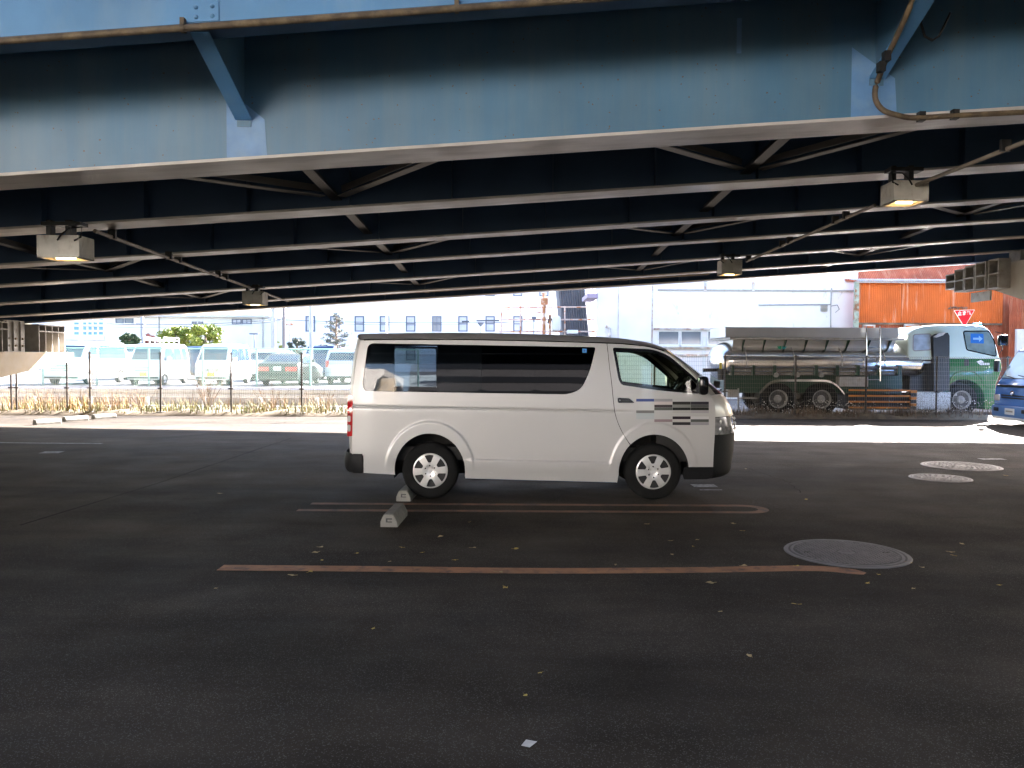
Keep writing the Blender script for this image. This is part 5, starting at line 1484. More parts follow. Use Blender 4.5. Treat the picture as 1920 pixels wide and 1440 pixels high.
MB(o).box((PX(1606, SY), SY - 0.06, PZ(1700, 609, SY)), (PX(1876, SY), SY - 0.02, PZ(1700, 605.5, SY))).build('girt', M_BROWNW, t)
for (a_, b_, c_, d_) in ((1694, 1719, 608, 624), (1616, 1640, 609, 640)):
    window(t, o, SY - 0.02, a_, b_, c_, d_, M_RUST, 0, 0.06, M_RUSTW)
MB(o).box((PX(1712, SY), SY - 0.08, 0.5), (PX(1720, SY), SY - 0.025, PZ(1700, 609, SY))).build('door_post', M_RUSTW, t)
MB(o).box((PX(1890, SY), SY - 0.55, 0), (PX(1911, SY), SY - 0.42, PZ(1900, 618, SY))).build('door', M_WHITE, t)
MB(o).box((PX(1911, SY), SY - 0.6, 0), (PX(1921, SY), SY - 0.45, PZ(1900, 575, SY))).build('door_post', mat('yellow_post', (0.5, 0.5, 0.1), 0.6), t)
b = MB(o)
for k in range(14):
    px = 1778 + k * 2.6
    b.tube([P(px, 580 - rnd.uniform(0, 3), SY - 0.05), P(px + 2, 577 - rnd.uniform(0, 3), SY - 0.05)], 0.02, 4)
b.build('wire_tangle', M_BROWNW, t)

# stop sign and blue arrow sign
M_SIGNRED = mat('sign_red', (0.62, 0.015, 0.03), 0.4); M_SIGNWHITE = mat('sign_white', (0.8, 0.8, 0.8), 0.4); M_SIGNBLUE = mat('sign_blue', (0.02, 0.17, 0.52), 0.4)
TY = 27.5
c = P(1807, 592, TY); t = thing('stop_sign', 'red triangular stop sign on a post above the truck cab', 'road sign', (c.x + 0.05, TY, 0))
o = Vector((c.x + 0.05, TY, 0))
MB(o).cyl((c.x + 0.05, TY + 0.03, c.z / 2), (0, 0, 1), 0.03, c.z + 0.4, 10).build('post', M_GALV, t)
def tri(s_, y0, y1, m, nm):
    tr = rounded([(c.x - s_, c.z + s_ * 0.50), (c.x + s_, c.z + s_ * 0.58), (c.x + 0.02, c.z - s_ * 1.16)], 0.03, 4)
    return MB(o).prism(tr, 'y', y0, y1).build(nm, m, t)
tri(0.36, TY - 0.03, TY - 0.02, M_SIGNWHITE, 'border'); tri(0.335, TY - 0.034, TY - 0.0305, M_SIGNRED, 'face')
fc = bpy.data.curves.new('lettering', 'FONT'); fc.body = '\u6b62\u307e\u308c'; fc.size = 0.155; fc.align_x = 'CENTER'; fc.extrude = 0.001; fc.offset = 0.004
tmp = link('lettering_curve', fc)
bpy.context.view_layer.update()
lme = bpy.data.meshes.new_from_object(tmp.evaluated_get(bpy.context.evaluated_depsgraph_get()))
bpy.data.objects.remove(tmp)
lme.materials.clear(); lme.materials.append(M_SIGNWHITE)
lt = link('lettering', lme, t, (c.x - o.x, -0.036, c.z + 0.03), (R(90), R(-4), 0))
BY = 28.2
c = P(1834, 635, BY); o = Vector((c.x, BY, 0)); t = thing('arrow_sign', 'blue rectangular arrow sign seen through the truck cab window', 'road sign', o)
MB(o).cyl((c.x, BY + 0.03, c.z / 2), (0, 0, 1), 0.03, c.z + 0.3, 10).build('post', M_GALV, t)
MB(o).box((c.x - 0.29, BY - 0.01, c.z - 0.19), (c.x + 0.29, BY, c.z + 0.19)).build('face', M_SIGNBLUE, t)
MB(o).prism([(c.x - 0.2, c.z - 0.05), (c.x + 0.03, c.z - 0.05), (c.x + 0.03, c.z - 0.13), (c.x + 0.23, c.z), (c.x + 0.03, c.z + 0.13), (c.x + 0.03, c.z + 0.05), (c.x - 0.2, c.z + 0.05)], 'y', BY - 0.016, BY - 0.0105).build('arrow', M_SIGNWHITE, t)

# ------------------------------------------------------------------ plant yard between the buildings
CY = 46.0
o = P(1080, 640, CY); o.z = 0
t = thing('conveyor_housing', 'dark grey corrugated conveyor housing rising between the white buildings', 'conveyor', o)
M_DCORR = mat('dark_grey_corrugated', (0.085, 0.085, 0.095), 0.6, 0.1, var=0.2, vscale=1.5)
b = MB(o); n = 44; vs = []
for k in range(n + 1):
    f_ = k / n; y = CY - 0.05 * (1 if (k // 2) % 2 else 0)
    a_, c_ = P(1045 + 49 * f_, 520, y), P(1060 + 48 * f_, 672, y)
    vs += [c_, a_]
b.add(vs, [(2 * k, 2 * k + 2, 2 * k + 3, 2 * k + 1) for k in range(n)]).build('cladding', M_DCORR, t, fix=False)
b = MB(o); b.hexa([P(1060, 672, CY + 0.05), P(1108, 672, CY + 0.05), P(1108, 672, CY + 0.05) + Vector((0, 3, 0)), P(1060, 672, CY + 0.05) + Vector((0, 3, 0))],
                  [P(1045, 520, CY + 0.05), P(1094, 520, CY + 0.05), P(1094, 520, CY + 0.05) + Vector((0, 3, 0)), P(1045, 520, CY + 0.05) + Vector((0, 3, 0))]).build('core', M_DCORR, t)
M_YARD = mat('blueish_panel', (0.50, 0.52, 0.58), 0.7, var=0.1, vscale=1)
t2, o2 = bld('stair_tower', 'narrow pale blue panel tower beside the dark conveyor housing', 1096, 1140, 52, 9, 6, M_YARD)
for k in range(5): MB(o2).box((PX(1096 + 8 * k, 52) + 0.02, 51.93, 0), (PX(1096 + 8 * k, 52) + 0.06, 51.99, 9)).build('panel_joint', M_GALV, t2)
SYd = 43.0
o = P(1040, 640, SYd); o.z = 0
t = thing('pipe_gantry', 'rusty white handrail gantry with pipes above the van roof', 'gantry', o)
M_RAIL = mat('rusty_white_rail', (0.55, 0.42, 0.36), 0.7, var=0.2, vscale=3, col2=(0.42, 0.15, 0.06), mix=(0.5, 0.6), mscale=4)
for y_, a_, b_ in ((576, 940, 1128), (599.5, 940, 1130), (622, 935, 1130)):
    MB(o).tube([P(a_, y_, SYd), P(b_, y_ - 0.5, SYd)], 0.045, 6).build('rail', M_RAIL, t)
MB(o).tube([P(940, 576, SYd), P(976, 587, SYd - 1), P(976, 622, SYd - 1)], 0.04, 6).build('rail', M_RAIL, t)
MB(o).tube([P(976, 587, SYd - 1), P(1016, 586, SYd - 1)], 0.035, 6).build('rail', M_RAIL, t)
for px in (940, 976, 1059, 1129): MB(o).tube([P(px, 574, SYd), P(px, 685, SYd)], 0.045, 6).build('upright', M_RAIL, t)
M_RPIPE = mat('rusty_orange_pipe', (0.42, 0.17, 0.07), 0.7, var=0.3, vscale=3, col2=(0.5, 0.42, 0.34), mix=(0.5, 0.6), mscale=3)
b = MB(o).tube([P(1020, 549, SYd), P(1020, 690, SYd)], 0.10, 10); b.box(P(1014, 571, SYd - 0.2), P(1027, 559, SYd + 0.2)).build('rusty_pipe', M_RPIPE, t, True)
MB(o).tube([P(1031, 590, SYd), P(1031, 690, SYd)], 0.07, 8).build('rusty_pipe', M_RPIPE, t, True)
MB(o).tube([P(1027, 606, SYd), P(1031, 592, SYd - .2), P(1037, 606, SYd)], 0.04, 6).build('valve', M_BLACK, t, True)
MB(o).bbox(P(1036, 620, SYd - 0.6), P(1049, 594, SYd + 0.6), 0.12).build('small_tank', M_BCREAM, t, True)
MB(o).bbox(P(1064, 625, SYd - 0.7), P(1082, 619.5, SYd), 0.03).build('white_box', M_WHITE, t)
MB(o).tube([P(1001, 596, SYd - .5), P(1001, 690, SYd - .5)], 0.03, 6).box(P(997, 598, SYd - 0.7), P(1005, 594, SYd - .3)).build('flood_light', M_FRAME, t)

# ------------------------------------------------------------------ poles and overhead lines
M_POLE = mat('concrete_pole', (0.30, 0.31, 0.33), 0.7, var=0.1, vscale=2); M_POLED = mat('dark_pole', (0.13, 0.12, 0.12), 0.7)
def pole(px, Y, pytop, r0, m, label, arms=(), cat='pole', name='utility_pole'):
    a = P(px, 690, Y); top = P(px, pytop, Y).z; o = Vector((a.x, Y, 0))
    t = thing(name, label, cat, o)
    MB(o).tube([(a.x, Y, 0), (a.x, Y, top)], r0, 10, True, r0 * 0.8).build('shaft', m, t, True)
    for (dz, l, w) in arms: MB(o).box((a.x - l, Y - 0.12, dz - w), (a.x + l * 0.6, Y - 0.02, dz + w)).build('crossarm', m, t)
    return t, o
pole(513, 52, 480, 0.17, M_POLE, 'thick grey concrete utility pole with a crossarm', ((PZ(513, 598, 52), 0.35, 0.04), (PZ(513, 601, 52), 0.9, 0.03)))
pole(532.5, 50, 480, 0.11, M_POLED, 'slim dark pole just right of the thick concrete pole')
pole(583, 40, 480, 0.10, M_POLE, 'grey blue steel pole standing in the chain link fence line')
pole(725, 60, 470, 0.10, M_WHITE, 'thin white pole rising behind the rear of the van roof')
pole(267, 60, 480, 0.13, M_POLE, 'grey utility pole behind the white minivan', ((PZ(267, 607, 60), 0.4, 0.05),))
pole(152, 70, 520, 0.14, M_WHITE, 'white pole in front of the blue glass building')
t, o = pole(477, 60, 627, 0.05, M_POLE, 'small twin head lamp post before the cream hall', (), 'lamp post', 'lamp_post')
MB(o).bbox((o.x - 0.35, 59.9, PZ(477, 627, 60)), (o.x + 0.35, 60.1, PZ(477, 624.5, 60)), 0.03).build('lamp_head', M_FRAME, t)
t, o = pole(544, 62, 610, 0.05, M_RAIL, 'thin lamp post with a square head beside the office block', (), 'lamp post', 'lamp_post')
MB(o).bbox((o.x - 0.3, 61.8, PZ(544, 610, 62)), (o.x + 0.3, 62.2, PZ(544, 606, 62)), 0.03).build('lamp_head', M_RAIL, t)
t, o = pole(901, 62, 612, 0.04, M_POLE, 'round bowl lamp post above the van roof', (), 'lamp post', 'lamp_post')
MB(o).lathe([(0.05, 0), (0.16, 0.12), (0.26, 0.30), (0.24, 0.32), (0.0, 0.34)], (o.x, 62, PZ(901, 612, 62)), (0, 0, 1), 12).build('lamp_head', M_FRAME, t, True)
M_CABLE = mat('overhead_cable', (0.05, 0.06, 0.08), 0.6)
for (x0_, y0_, Ya, x1_, y1_, Yb, r_, lb) in ((513, 599, 52, 1010, 602, 58, 0.022, 'overhead cable running from the concrete pole across the office windows'), (200, 607, 60, 513, 600, 52, 0.02, 'overhead cable from the left pole to the concrete pole'),
                                           (150, 612, 60, 513, 604, 52, 0.014, 'lower thin overhead cable across the cream hall'), (583, 605, 52, 960, 604, 56, 0.013, 'second thin overhead cable across the office windows')):
    a, b_ = P(x0_, y0_, Ya), P(x1_, y1_, Yb); pts = []
    for k in range(13):
        f_ = k / 12; q = a + (b_ - a) * f_; q.z -= 0.35 * 4 * f_ * (1 - f_) * 0.5; pts.append(q)
    o = a.copy(); tag(MB(o).tube(pts, r_, 5).build('overhead_cable', M_CABLE), lb, 'cable')
for a_, b_, y_ in ((866, 880, 603), (893, 936, 601.5)):
    c1, c2 = P(a_, y_, 56), P(b_, y_ - 0.5, 56); o = c1.copy()
    tag(MB(o).tube([c1, c2], 0.06, 6).build('cable_joint', M_CABLE), 'dark cable splice sleeve on the overhead line' + (' at left' if a_ < 880 else ' at right'), 'cable joint')

# ------------------------------------------------------------------ trees
def foliage(b, c, rad, n, size, rr, flat=0.0):
    for _ in range(n):
        while True:
            d = Vector((rr.uniform(-1, 1), rr.uniform(-1, 1), rr.uniform(-1, 1)))
            if 0.15 < d.length < 1: break
        p = c + Vector((d.x * rad[0], d.y * rad[1], d.z * rad[2]))
        u = Vector((rr.uniform(-1, 1), rr.uniform(-1, 1), rr.uniform(-1, 1))).normalized()
        w = u.cross(Vector((rr.uniform(-1, 1), rr.uniform(-1, 1), rr.uniform(-1, 1)))).normalized()
        s_ = size * rr.uniform(0.6, 1.3)
        b.add([p - u * s_, p + w * s_ * 0.5, p + u * s_, p - w * s_ * 0.5], [(0, 1, 2, 3)])
def leafmat(name, c1, c2):
    m = mat(name, c1, 0.6, var=0.35, vscale=1.4, col2=c2, mix=(0.4, 0.6), mscale=2.2)
    return m
def tree(name, px, Y, py_top, py_bot, pw, m, label, seed, n=45, leaf=0.09, dens=130):
    rr = random.Random(seed); c = P(px, (py_top + py_bot) / 2, Y)
    hw_ = pw / F * Y / 2; hh = abs(py_bot - py_top) / F * Y / 2
    o = Vector((c.x, Y, 0)); t = thing(name, label, 'tree', o)
    tr = MB(o).tube([(c.x, Y, 0), (c.x + 0.03, Y, c.z - hh * 0.5), (c.x, Y, c.z + hh * 0.3)], 0.14, 8, True, 0.05)
    b = MB(o)
    for k in range(n):
        a = rr.uniform(0, 6.28); el = rr.uniform(-0.9, 1.0); rad = rr.uniform(0.35, 0.86)
        q = c + Vector((math.cos(a) * hw_ * rad * math.sqrt(1 - 0.7 * el * el), math.sin(a) * hw_ * 0.9 * rad * math.sqrt(1 - 0.7 * el * el), el * hh * 0.85))
        r_ = hw_ * rr.uniform(0.16, 0.30)
        foliage(b, q, (r_, r_, r_ * 0.8), dens, leaf, rr)
        if k % 3 == 0: tr.tube([(c.x, Y, c.z - hh * 0.4), q], 0.04, 5, False, 0.012)
    tr.build('trunk', M_BROWNW, t); b.build('crown', m, t, fix=False)
    return t
M_TG = leafmat('bright_green_leaf', (0.15, 0.20, 0.025), (0.21, 0.23, 0.035)); M_TD = leafmat('dark_green_leaf', (0.03, 0.06, 0.02), (0.05, 0.08, 0.03)); M_TP = leafmat('pine_needle', (0.05, 0.075, 0.06), (0.07, 0.085, 0.06)); M_TR = leafmat('red_autumn_leaf', (0.30, 0.06, 0.05), (0.26, 0.12, 0.08))
tree('round_tree', 332, 52, 612, 665, 66, M_TG, 'bright green round tree, left half of the pair behind the kei vans', 21, 40)
tree('round_tree', 385, 51, 608, 668, 74, M_TG, 'bright green round tree, right half of the pair behind the kei vans', 22, 46)
tree('round_bush', 243, 55, 626, 652, 42, M_TD, 'dark clipped dome tree behind the white minivan roof', 23, 34, 0.08, 150)
tree('autumn_tree', 284, 62, 626, 650, 34, M_TR, 'reddish autumn tree beside the left utility pole', 24, 16, 0.07, 60)
tree('garden_bush', 557, 55, 634, 665, 38, M_TP, 'grey green garden bush at the corner of the office block', 25, 20, 0.07, 80)
tree('garden_bush', 524, 57, 640, 662, 18, M_TG, 'small yellow green bush between the two poles', 26, 10, 0.07, 60)
# pine: sparse layered needle pads on visible limbs
rr = random.Random(31); Yp = 46; base = P(631, 690, Yp); o = Vector((base.x, Yp, 0))
t = thing('pine_tree', 'sparse dark pine with layered branches just left of the van', 'tree', o)
ztop, z0 = PZ(631, 592, Yp), 0.2
tr = MB(o).tube([(base.x, Yp, 0), (base.x + 0.06, Yp, 1.8), (base.x - 0.03, Yp, 3.0), (base.x + 0.02, Yp, ztop)], 0.13, 8, True, 0.03); b = MB(o)
for k in range(34):
    f_ = rr.uniform(0.30, 1.0); z = z0 + (ztop - z0) * f_
    a = rr.uniform(0, 6.28); l = 1.25 * (1.08 - f_) ** 0.55 * rr.uniform(0.55, 1.0)
    p0_ = Vector((base.x, Yp, z - 0.1)); p1_ = p0_ + Vector((math.cos(a) * l * 0.5, math.sin(a) * l * 0.5, 0.10)); p2_ = p0_ + Vector((math.cos(a) * l, math.sin(a) * l, 0.16))
    tr.tube([p0_, p1_, p2_], 0.030, 5, False, 0.010)
    for q in (p1_, p1_.lerp(p2_, 0.6), p2_):
        tr.tube([q, q + Vector((rr.uniform(-.2, .2), rr.uniform(-.2, .2), 0.15))], 0.01, 4, False)
        foliage(b, q + Vector((rr.uniform(-.1, .1), rr.uniform(-.1, .1), 0.08)), (0.20, 0.20, 0.09), 34, 0.045, rr)
tr.build('trunk', M_BROWNW, t); b.build('crown', M_TP, t, fix=False)
# ------------------------------------------------------------------ vehicles: shared builders
def loft(o, outline, ya, yb, bev, th=0.0, zb=1.0, zt=2.0):
    """closed body: outline (x, z) swept across y with softened edges and tumblehome"""
    b = MB(o); n = len(outline); inn = grow(outline, -bev); mid = grow(outline, -bev * 0.3)
    ym = (ya + yb) / 2; hw_ = (yb - ya) / 2
    vs = []
    for f_, ol in ((-1, inn), (-1 + bev * 0.35 / hw_, mid), (-1 + bev / hw_, outline), (1 - bev / hw_, outline), (1 - bev * 0.35 / hw_, mid), (1, inn)):
        for x, z in ol:
            k = 1 - th * min(max((z - zb) / (zt - zb), 0), 1)
            vs.append((x, ym + hw_ * f_ * k, z))
    fs = [(r_ * n + i, r_ * n + (i + 1) % n, (r_ + 1) * n + (i + 1) % n, (r_ + 1) * n + i) for r_ in range(5) for i in range(n)]
    tri = delaunay_2d_cdt([Vector(p) for p in inn], [(i, (i + 1) % n) for i in range(n)], [], 1, 1e-7)
    for f_ in tri[2]:
        if all(i < n for i in f_):
            fs.append(tuple(f_)); fs.append(tuple(5 * n + i for i in reversed(f_)))
    return b.add(vs, fs)
M_RIMDISH = mat('rim_dish_shade', (0.07, 0.066, 0.06), 0.7, var=0.3, vscale=9)  # dark dish colour stands for the shade in the rim recess
def simple_wheel(root, o, c, s_, r, w, mr, rimr=0.6, mt=None, name='wheel'):
    ty = MB(o).lathe([(r * rimr, -w / 2), (r * 0.93, -w / 2), (r, -w / 2 + w * 0.15), (r, w / 2 - w * 0.15), (r * 0.93, w / 2), (r * rimr, w / 2)], c, (0, s_, 0), 28).build(name, mt or M_RUBBER, root, True)
    MB(o).lathe([(r * rimr * 1.02, w / 2 - 0.005), (r * rimr * 0.95, w / 2 - 0.012), (r * rimr * 0.84, w / 2 - 0.05)], c, (0, s_, 0), 24).build('rim', mr, ty, True)
    MB(o).lathe([(r * rimr * 0.86, w / 2 - 0.05), (r * rimr * 0.36, w / 2 - 0.07)], c, (0, s_, 0), 24).build('rim_dish', M_RIMDISH, ty, True)
    MB(o).lathe([(r * rimr * 0.44, w / 2 - 0.069), (r * rimr * 0.40, w / 2 - 0.03), (r * rimr * 0.30, w / 2 - 0.01), (0, w / 2 - 0.008)], c, (0, s_, 0), 24).build('hub', mr, ty, True)
    return ty
M_CARWHITE = mat('white_car_paint', (0.72, 0.72, 0.72), 0.25, coat=0.5)
M_CARDARK = mat('dark_car_paint', (0.012, 0.018, 0.020), 0.4, spec=0.12)
M_CARBLUE = mat('navy_car_paint', (0.02, 0.045, 0.11), 0.4, spec=0.2)
M_CARSILV = mat('pale_car_paint', (0.48, 0.50, 0.53), 0.25, 0.3, coat=0.6)
M_AUTOGL = mat('car_window', (0.012, 0.03, 0.07), 0.12, spec=0.35)
M_PLATE_W = mat('plate_white', (0.75, 0.75, 0.75), 0.5); M_PLATE_Y = mat('plate_yellow', (0.75, 0.50, 0.02), 0.5)
M_SRIM = mat('silver_rim', (0.45, 0.45, 0.45), 0.3, 0.7)
M_TRIM2 = mat('dull_truck_rim', (0.30, 0.29, 0.27), 0.5, 0.3, var=0.3, vscale=9)
VAN_K = [(0.0, 0.30), (-0.02, 0.95), (0.03, 1.35), (0.16, 1.78), (0.32, 1.87), (1.6, 1.90), (2.55, 1.87), (2.76, 1.78), (3.20, 1.12), (3.36, 0.98), (3.40, 0.62), (3.38, 0.26), (3.0, 0.24), (0.3, 0.24)]
VAN_L = [(0.0, 0.32), (-0.03, 0.95), (0.05, 1.5), (0.18, 1.88), (0.38, 1.95), (2.3, 1.98), (3.45, 1.93), (3.72, 1.82), (4.25, 1.22), (4.58, 1.05), (4.68, 0.70), (4.66, 0.28), (4.2, 0.25), (0.4, 0.25)]
SEDAN = [(0.0, 0.32), (-0.04, 0.62), (0.05, 0.98), (0.18, 1.04), (0.62, 1.06), (1.25, 1.40), (1.65, 1.46), (2.5, 1.45), (3.25, 1.08), (3.6, 1.00), (4.55, 0.82), (4.80, 0.60), (4.80, 0.28), (4.2, 0.22), (0.5, 0.22)]
SUV = [(0.0, 0.35), (-0.04, 0.70), (0.04, 1.10), (0.25, 1.58), (0.50, 1.68), (2.4, 1.68), (3.15, 1.15), (3.5, 1.05), (4.35, 0.92), (4.55, 0.68), (4.55, 0.32), (4.0, 0.28), (0.5, 0.28)]
def seg_at(ol, i, j, fa, fb):
    a, b = Vector(ol[i]), Vector(ol[j])
    return a + (b - a) * fa, a + (b - a) * fb
def car(name, label, cat, px, Y, heading, ol, W_, mp, front, rear, sides, wx, wr=0.29, plate=None, grille=0, group='cars parked beyond the chain link fence', z=0.35, rack=False, belt=1.0):
    """front / rear = outline index pairs of the two windscreens; sides = side window outlines; placed by its end nearest the camera"""
    L_ = max(p[0] for p in ol)
    root = thing(name, label, cat, (PX(px, Y), Y, z), R(heading), group)
    off = -L_ if heading == 270 else 0.0
    T = lambda p: (p[0] + off, p[1])
    o = Vector((0, 0, 0)); ol2 = [T(p) for p in ol]; zt = max(p[1] for p in ol)
    th = 0.13
    yw = lambda z_: W_ / 2 * (1 - th * min(max((z_ - belt) / (zt - belt), 0), 1))
    loft(o, ol2, -W_ / 2, W_ / 2, 0.05, th, belt, zt).build('body', mp, root, True, angle=40)
    def across(i, j, fa, fb, k, m, nm, up=0.012):
        p, q = seg_at(ol2, i, j, fa, fb); d = (q - p).normalized(); nn = Vector((d.y, -d.x))
        if nn.x * (1 if p.x > off + L_ / 2 else -1) < 0: nn = -nn
        p2, q2 = p + nn * up, q + nn * up
        MB(o).hexa([(p2.x, -yw(p.y) * k, p2.y), (p2.x, yw(p.y) * k, p2.y), (p.x, yw(p.y) * k, p.y), (p.x, -yw(p.y) * k, p.y)],
                   [(q2.x, -yw(q.y) * k, q2.y), (q2.x, yw(q.y) * k, q2.y), (q.x, yw(q.y) * k, q.y), (q.x, -yw(q.y) * k, q.y)]).build(nm, m, root)
    across(*front, 0.04, 0.92, 0.86, M_AUTOGL, 'windscreen'); across(*rear, 0.10, 0.88, 0.82, M_AUTOGL, 'rear_window')
    for s_ in (-1, 1):
        for poly in sides:
            pl = rounded([T(p) for p in poly], 0.05, 3)
            v, f = panel(pl, [], 0.3, lambda x, z_: (x, s_ * (yw(z_) + 0.006), z_), 0.15)
            MB(o).add(v, f).build('side_window', M_AUTOGL, root)
        for x in wx:
            simple_wheel(root, o, (x + off, s_ * (W_ / 2 - 0.09), wr), s_, wr, 0.19, M_SRIM)
            MB(o).add(*ring_arch(x + off, s_ * (W_ / 2 + 0.004), wr, wr + 0.06)).build('wheel_arch', M_BLACK, root)
        xf, xr = off + L_ + 0.012, off - 0.045
        hz_ = 0.72 if ol is SEDAN else 0.80
        MB(o).bbox((xf - 0.12, s_ * W_ * 0.28, hz_ - 0.08), (xf, s_ * W_ * 0.46, hz_ + 0.08), 0.02).build('headlight', M_WLENS, root)
        rz_ = (0.86, 0.66) if ol is SEDAN else (1.15, 0.70)
        xr2 = xr + (0.05 if ol is not SEDAN else 0.0)
        MB(o).bbox((xr2 - 0.02, s_ * W_ * (0.20 if ol is SEDAN else 0.38), rz_[1]), (xr2 + 0.12, s_ * W_ * 0.475, rz_[0]), 0.02).build('tail_light', M_RED, root)
        ch = [p for p in ol2 if p[1] > 1.0]
        mxx = ol2[front[1]][0] - 0.12
        MB(o).bbox((mxx - 0.06, s_ * (W_ / 2 + 0.01), belt + 0.05), (mxx + 0.04, s_ * (W_ / 2 + 0.17), belt + 0.2), 0.02).build('mirror', mp, root)
    xf, xr = off + L_, off - 0.04
    if plate is not None:
        MB(o).box((xf, -0.165, 0.42), (xf + 0.02, 0.165, 0.585)).build('front_plate', plate, root)
        MB(o).box((xr - 0.03, -0.165, 0.70 if ol is SEDAN else 0.55), (xr + 0.02, 0.165, 0.865 if ol is SEDAN else 0.715)).build('rear_plate', plate, root)
    for k in range(grille):
        zz = 0.66 + 0.075 * k
        MB(o).box((xf - 0.02, -W_ * 0.26, zz - 0.016), (xf + 0.012, W_ * 0.26, zz + 0.016)).build('grille_slot', M_BLACK, root)
    MB(o).box((xf - 0.05, -W_ * 0.46, 0.30), (xf + 0.015, W_ * 0.46, 0.38)).build('bumper_intake', M_BLACK, root)
    MB(o).box((xr - 0.02, -W_ * 0.44, 0.32), (xr + 0.06, W_ * 0.44, 0.40)).build('rear_valance', M_BLACK, root)
    if rack:
        b = MB(o); zr = zt
        for yy in (-0.45, 0.45): b.beam((off + 0.6, yy, zr + 0.16), (off + 2.3, yy, zr + 0.16), 0.03, 0.03); b.beam((off + 0.6, yy, zr + 0.28), (off + 2.3, yy, zr + 0.28), 0.03, 0.03)
        for k in range(4):
            x = off + 0.6 + 1.7 * k / 3
            b.beam((x, -0.45, zr + 0.16), (x, 0.45, zr + 0.16), 0.03, 0.03)
            for yy in (-0.45, 0.45): b.beam((x, yy, zr - 0.03), (x, yy, zr + 0.28), 0.025, 0.025)
        b.build('roof_rack', M_WHITE, root)
    return root
def ring_arch(cx, y, r0, r1, n=14):
    vs = []; fs = []
    for k in range(n + 1):
        a = R(-8 + 196 * k / n)
        vs += [(cx + r0 * 0.9 * math.cos(a), y, r0 + r0 * 0.9 * math.sin(a)), (cx + r1 * math.cos(a), y, r0 + r1 * math.sin(a))]
    return vs, [(2 * k, 2 * k + 1, 2 * k + 3, 2 * k + 2) for k in range(n)]
KS = [[(0.22, 1.12), (0.85, 1.12), (0.85, 1.70), (0.32, 1.70)], [(0.95, 1.12), (1.75, 1.12), (1.75, 1.70), (0.95, 1.70)], [(1.85, 1.10), (2.95, 1.10), (2.66, 1.68), (1.85, 1.70)]]
LS = [[(0.25, 1.18), (2.85, 1.22), (2.75, 1.80), (0.35, 1.80)], [(3.0, 1.20), (3.95, 1.18), (3.60, 1.74), (3.0, 1.78)]]
SS_ = [[(0.95, 1.04), (2.1, 1.05), (2.1, 1.36), (1.32, 1.34)], [(2.16, 1.05), (3.15, 1.06), (2.5, 1.37), (2.16, 1.37)]]
US = [[(0.32, 1.12), (1.35, 1.12), (1.35, 1.55), (0.48, 1.55)], [(1.42, 1.12), (2.95, 1.13), (2.38, 1.56), (1.42, 1.56)]]
car('white_minivan', 'large white minivan facing the camera at the far left, next to the pier cap', 'van', 112, 35.6, 270, VAN_L, 1.70, M_CARWHITE, (8, 7), (2, 3), LS, (0.85, 3.75), 0.32, M_PLATE_W, 4, belt=1.15)
car('kei_van', 'white kei van with yellow plate and roof rack, left one of two', 'van', 268, 35.9, 270, VAN_K, 1.475, M_CARWHITE, (8, 7), (2, 3), KS, (0.5, 2.85), 0.27, M_PLATE_Y, 3, rack=True, belt=1.08)
car('kei_van', 'white kei van behind the bare shrub, right one of two', 'van', 395, 36.1, 270, VAN_K, 1.475, M_CARWHITE, (8, 7), (2, 3), KS, (0.5, 2.85), 0.27, M_PLATE_Y, 2, belt=1.08)
car('dark_sedan', 'dark sedan parked with its tail and red lamps to the camera', 'car', 520, 36.0, 90, SEDAN, 1.82, M_CARDARK, (8, 7), (4, 5), SS_, (1.0, 3.8), 0.32, M_PLATE_W, 0, belt=1.0)
car('silver_hatchback', 'pale estate car showing its tail, half hidden behind the van', 'car', 643, 38.0, 90, SUV, 1.75, M_CARSILV, (6, 5), (2, 3), US, (0.85, 3.6), 0.32, M_PLATE_W, 0, belt=1.08)
car('blue_wagon', 'navy blue wagon parked in the second row behind the sedan', 'car', 600, 45.0, 90, VAN_L, 1.7, M_CARBLUE, (8, 7), (2, 3), LS, (0.85, 3.75), 0.32, M_PLATE_W, 0, belt=1.15)
car('second_row_car', 'pale car in the second row just above the dark sedan', 'car', 492, 43.0, 90, SUV, 1.75, M_CARSILV, (6, 5), (2, 3), US, (0.85, 3.6), 0.32, None, 0, belt=1.08)
car('second_row_van', 'white van roof in the second row between minivan and kei van', 'van', 248, 44.0, 90, VAN_L, 1.7, M_CARWHITE, (8, 7), (2, 3), LS, (0.85, 3.75), 0.32, None, 0, belt=1.15)
car('second_row_van', 'blue grey van in the second row between the two kei vans', 'van', 362, 44.5, 90, VAN_K, 1.475, M_CARBLUE, (8, 7), (2, 3), KS, (0.5, 2.85), 0.27, None, 0, belt=1.08)

# ------------------------------------------------------------------ tanker truck
M_TANK = mat('polished_tank_steel', (0.78, 0.77, 0.76), 0.2, 1.0, var=0.08, vscale=1.2, bump=0.02, bscale=3)
M_TANKB = mat('brushed_steel_box', (0.66, 0.65, 0.63), 0.38, 0.8, var=0.12, vscale=0.9)
M_DGREEN = mat('dark_green_chassis', (0.010, 0.045, 0.026), 0.35)
M_CABG = mat('deep_green_cab_paint', (0.014, 0.125, 0.034), 0.25, coat=0.6)
M_CABP = mat('pale_green_cab_paint', (0.64, 0.74, 0.66), 0.28, coat=0.6)
M_ORANGE = mat('orange_guard_paint', (0.55, 0.20, 0.03), 0.5)
M_SPECK = mat('speckled_tread_plate', (0.50, 0.49, 0.46), 0.5, 0.3, fleck=((0.25, 0.24, 0.22), 60, 0.35))
M_CLOUD = mat('curtained_window', (0.45, 0.52, 0.60), 0.2, var=0.2, vscale=5)
TN, TFAR = 23.6, 25.75
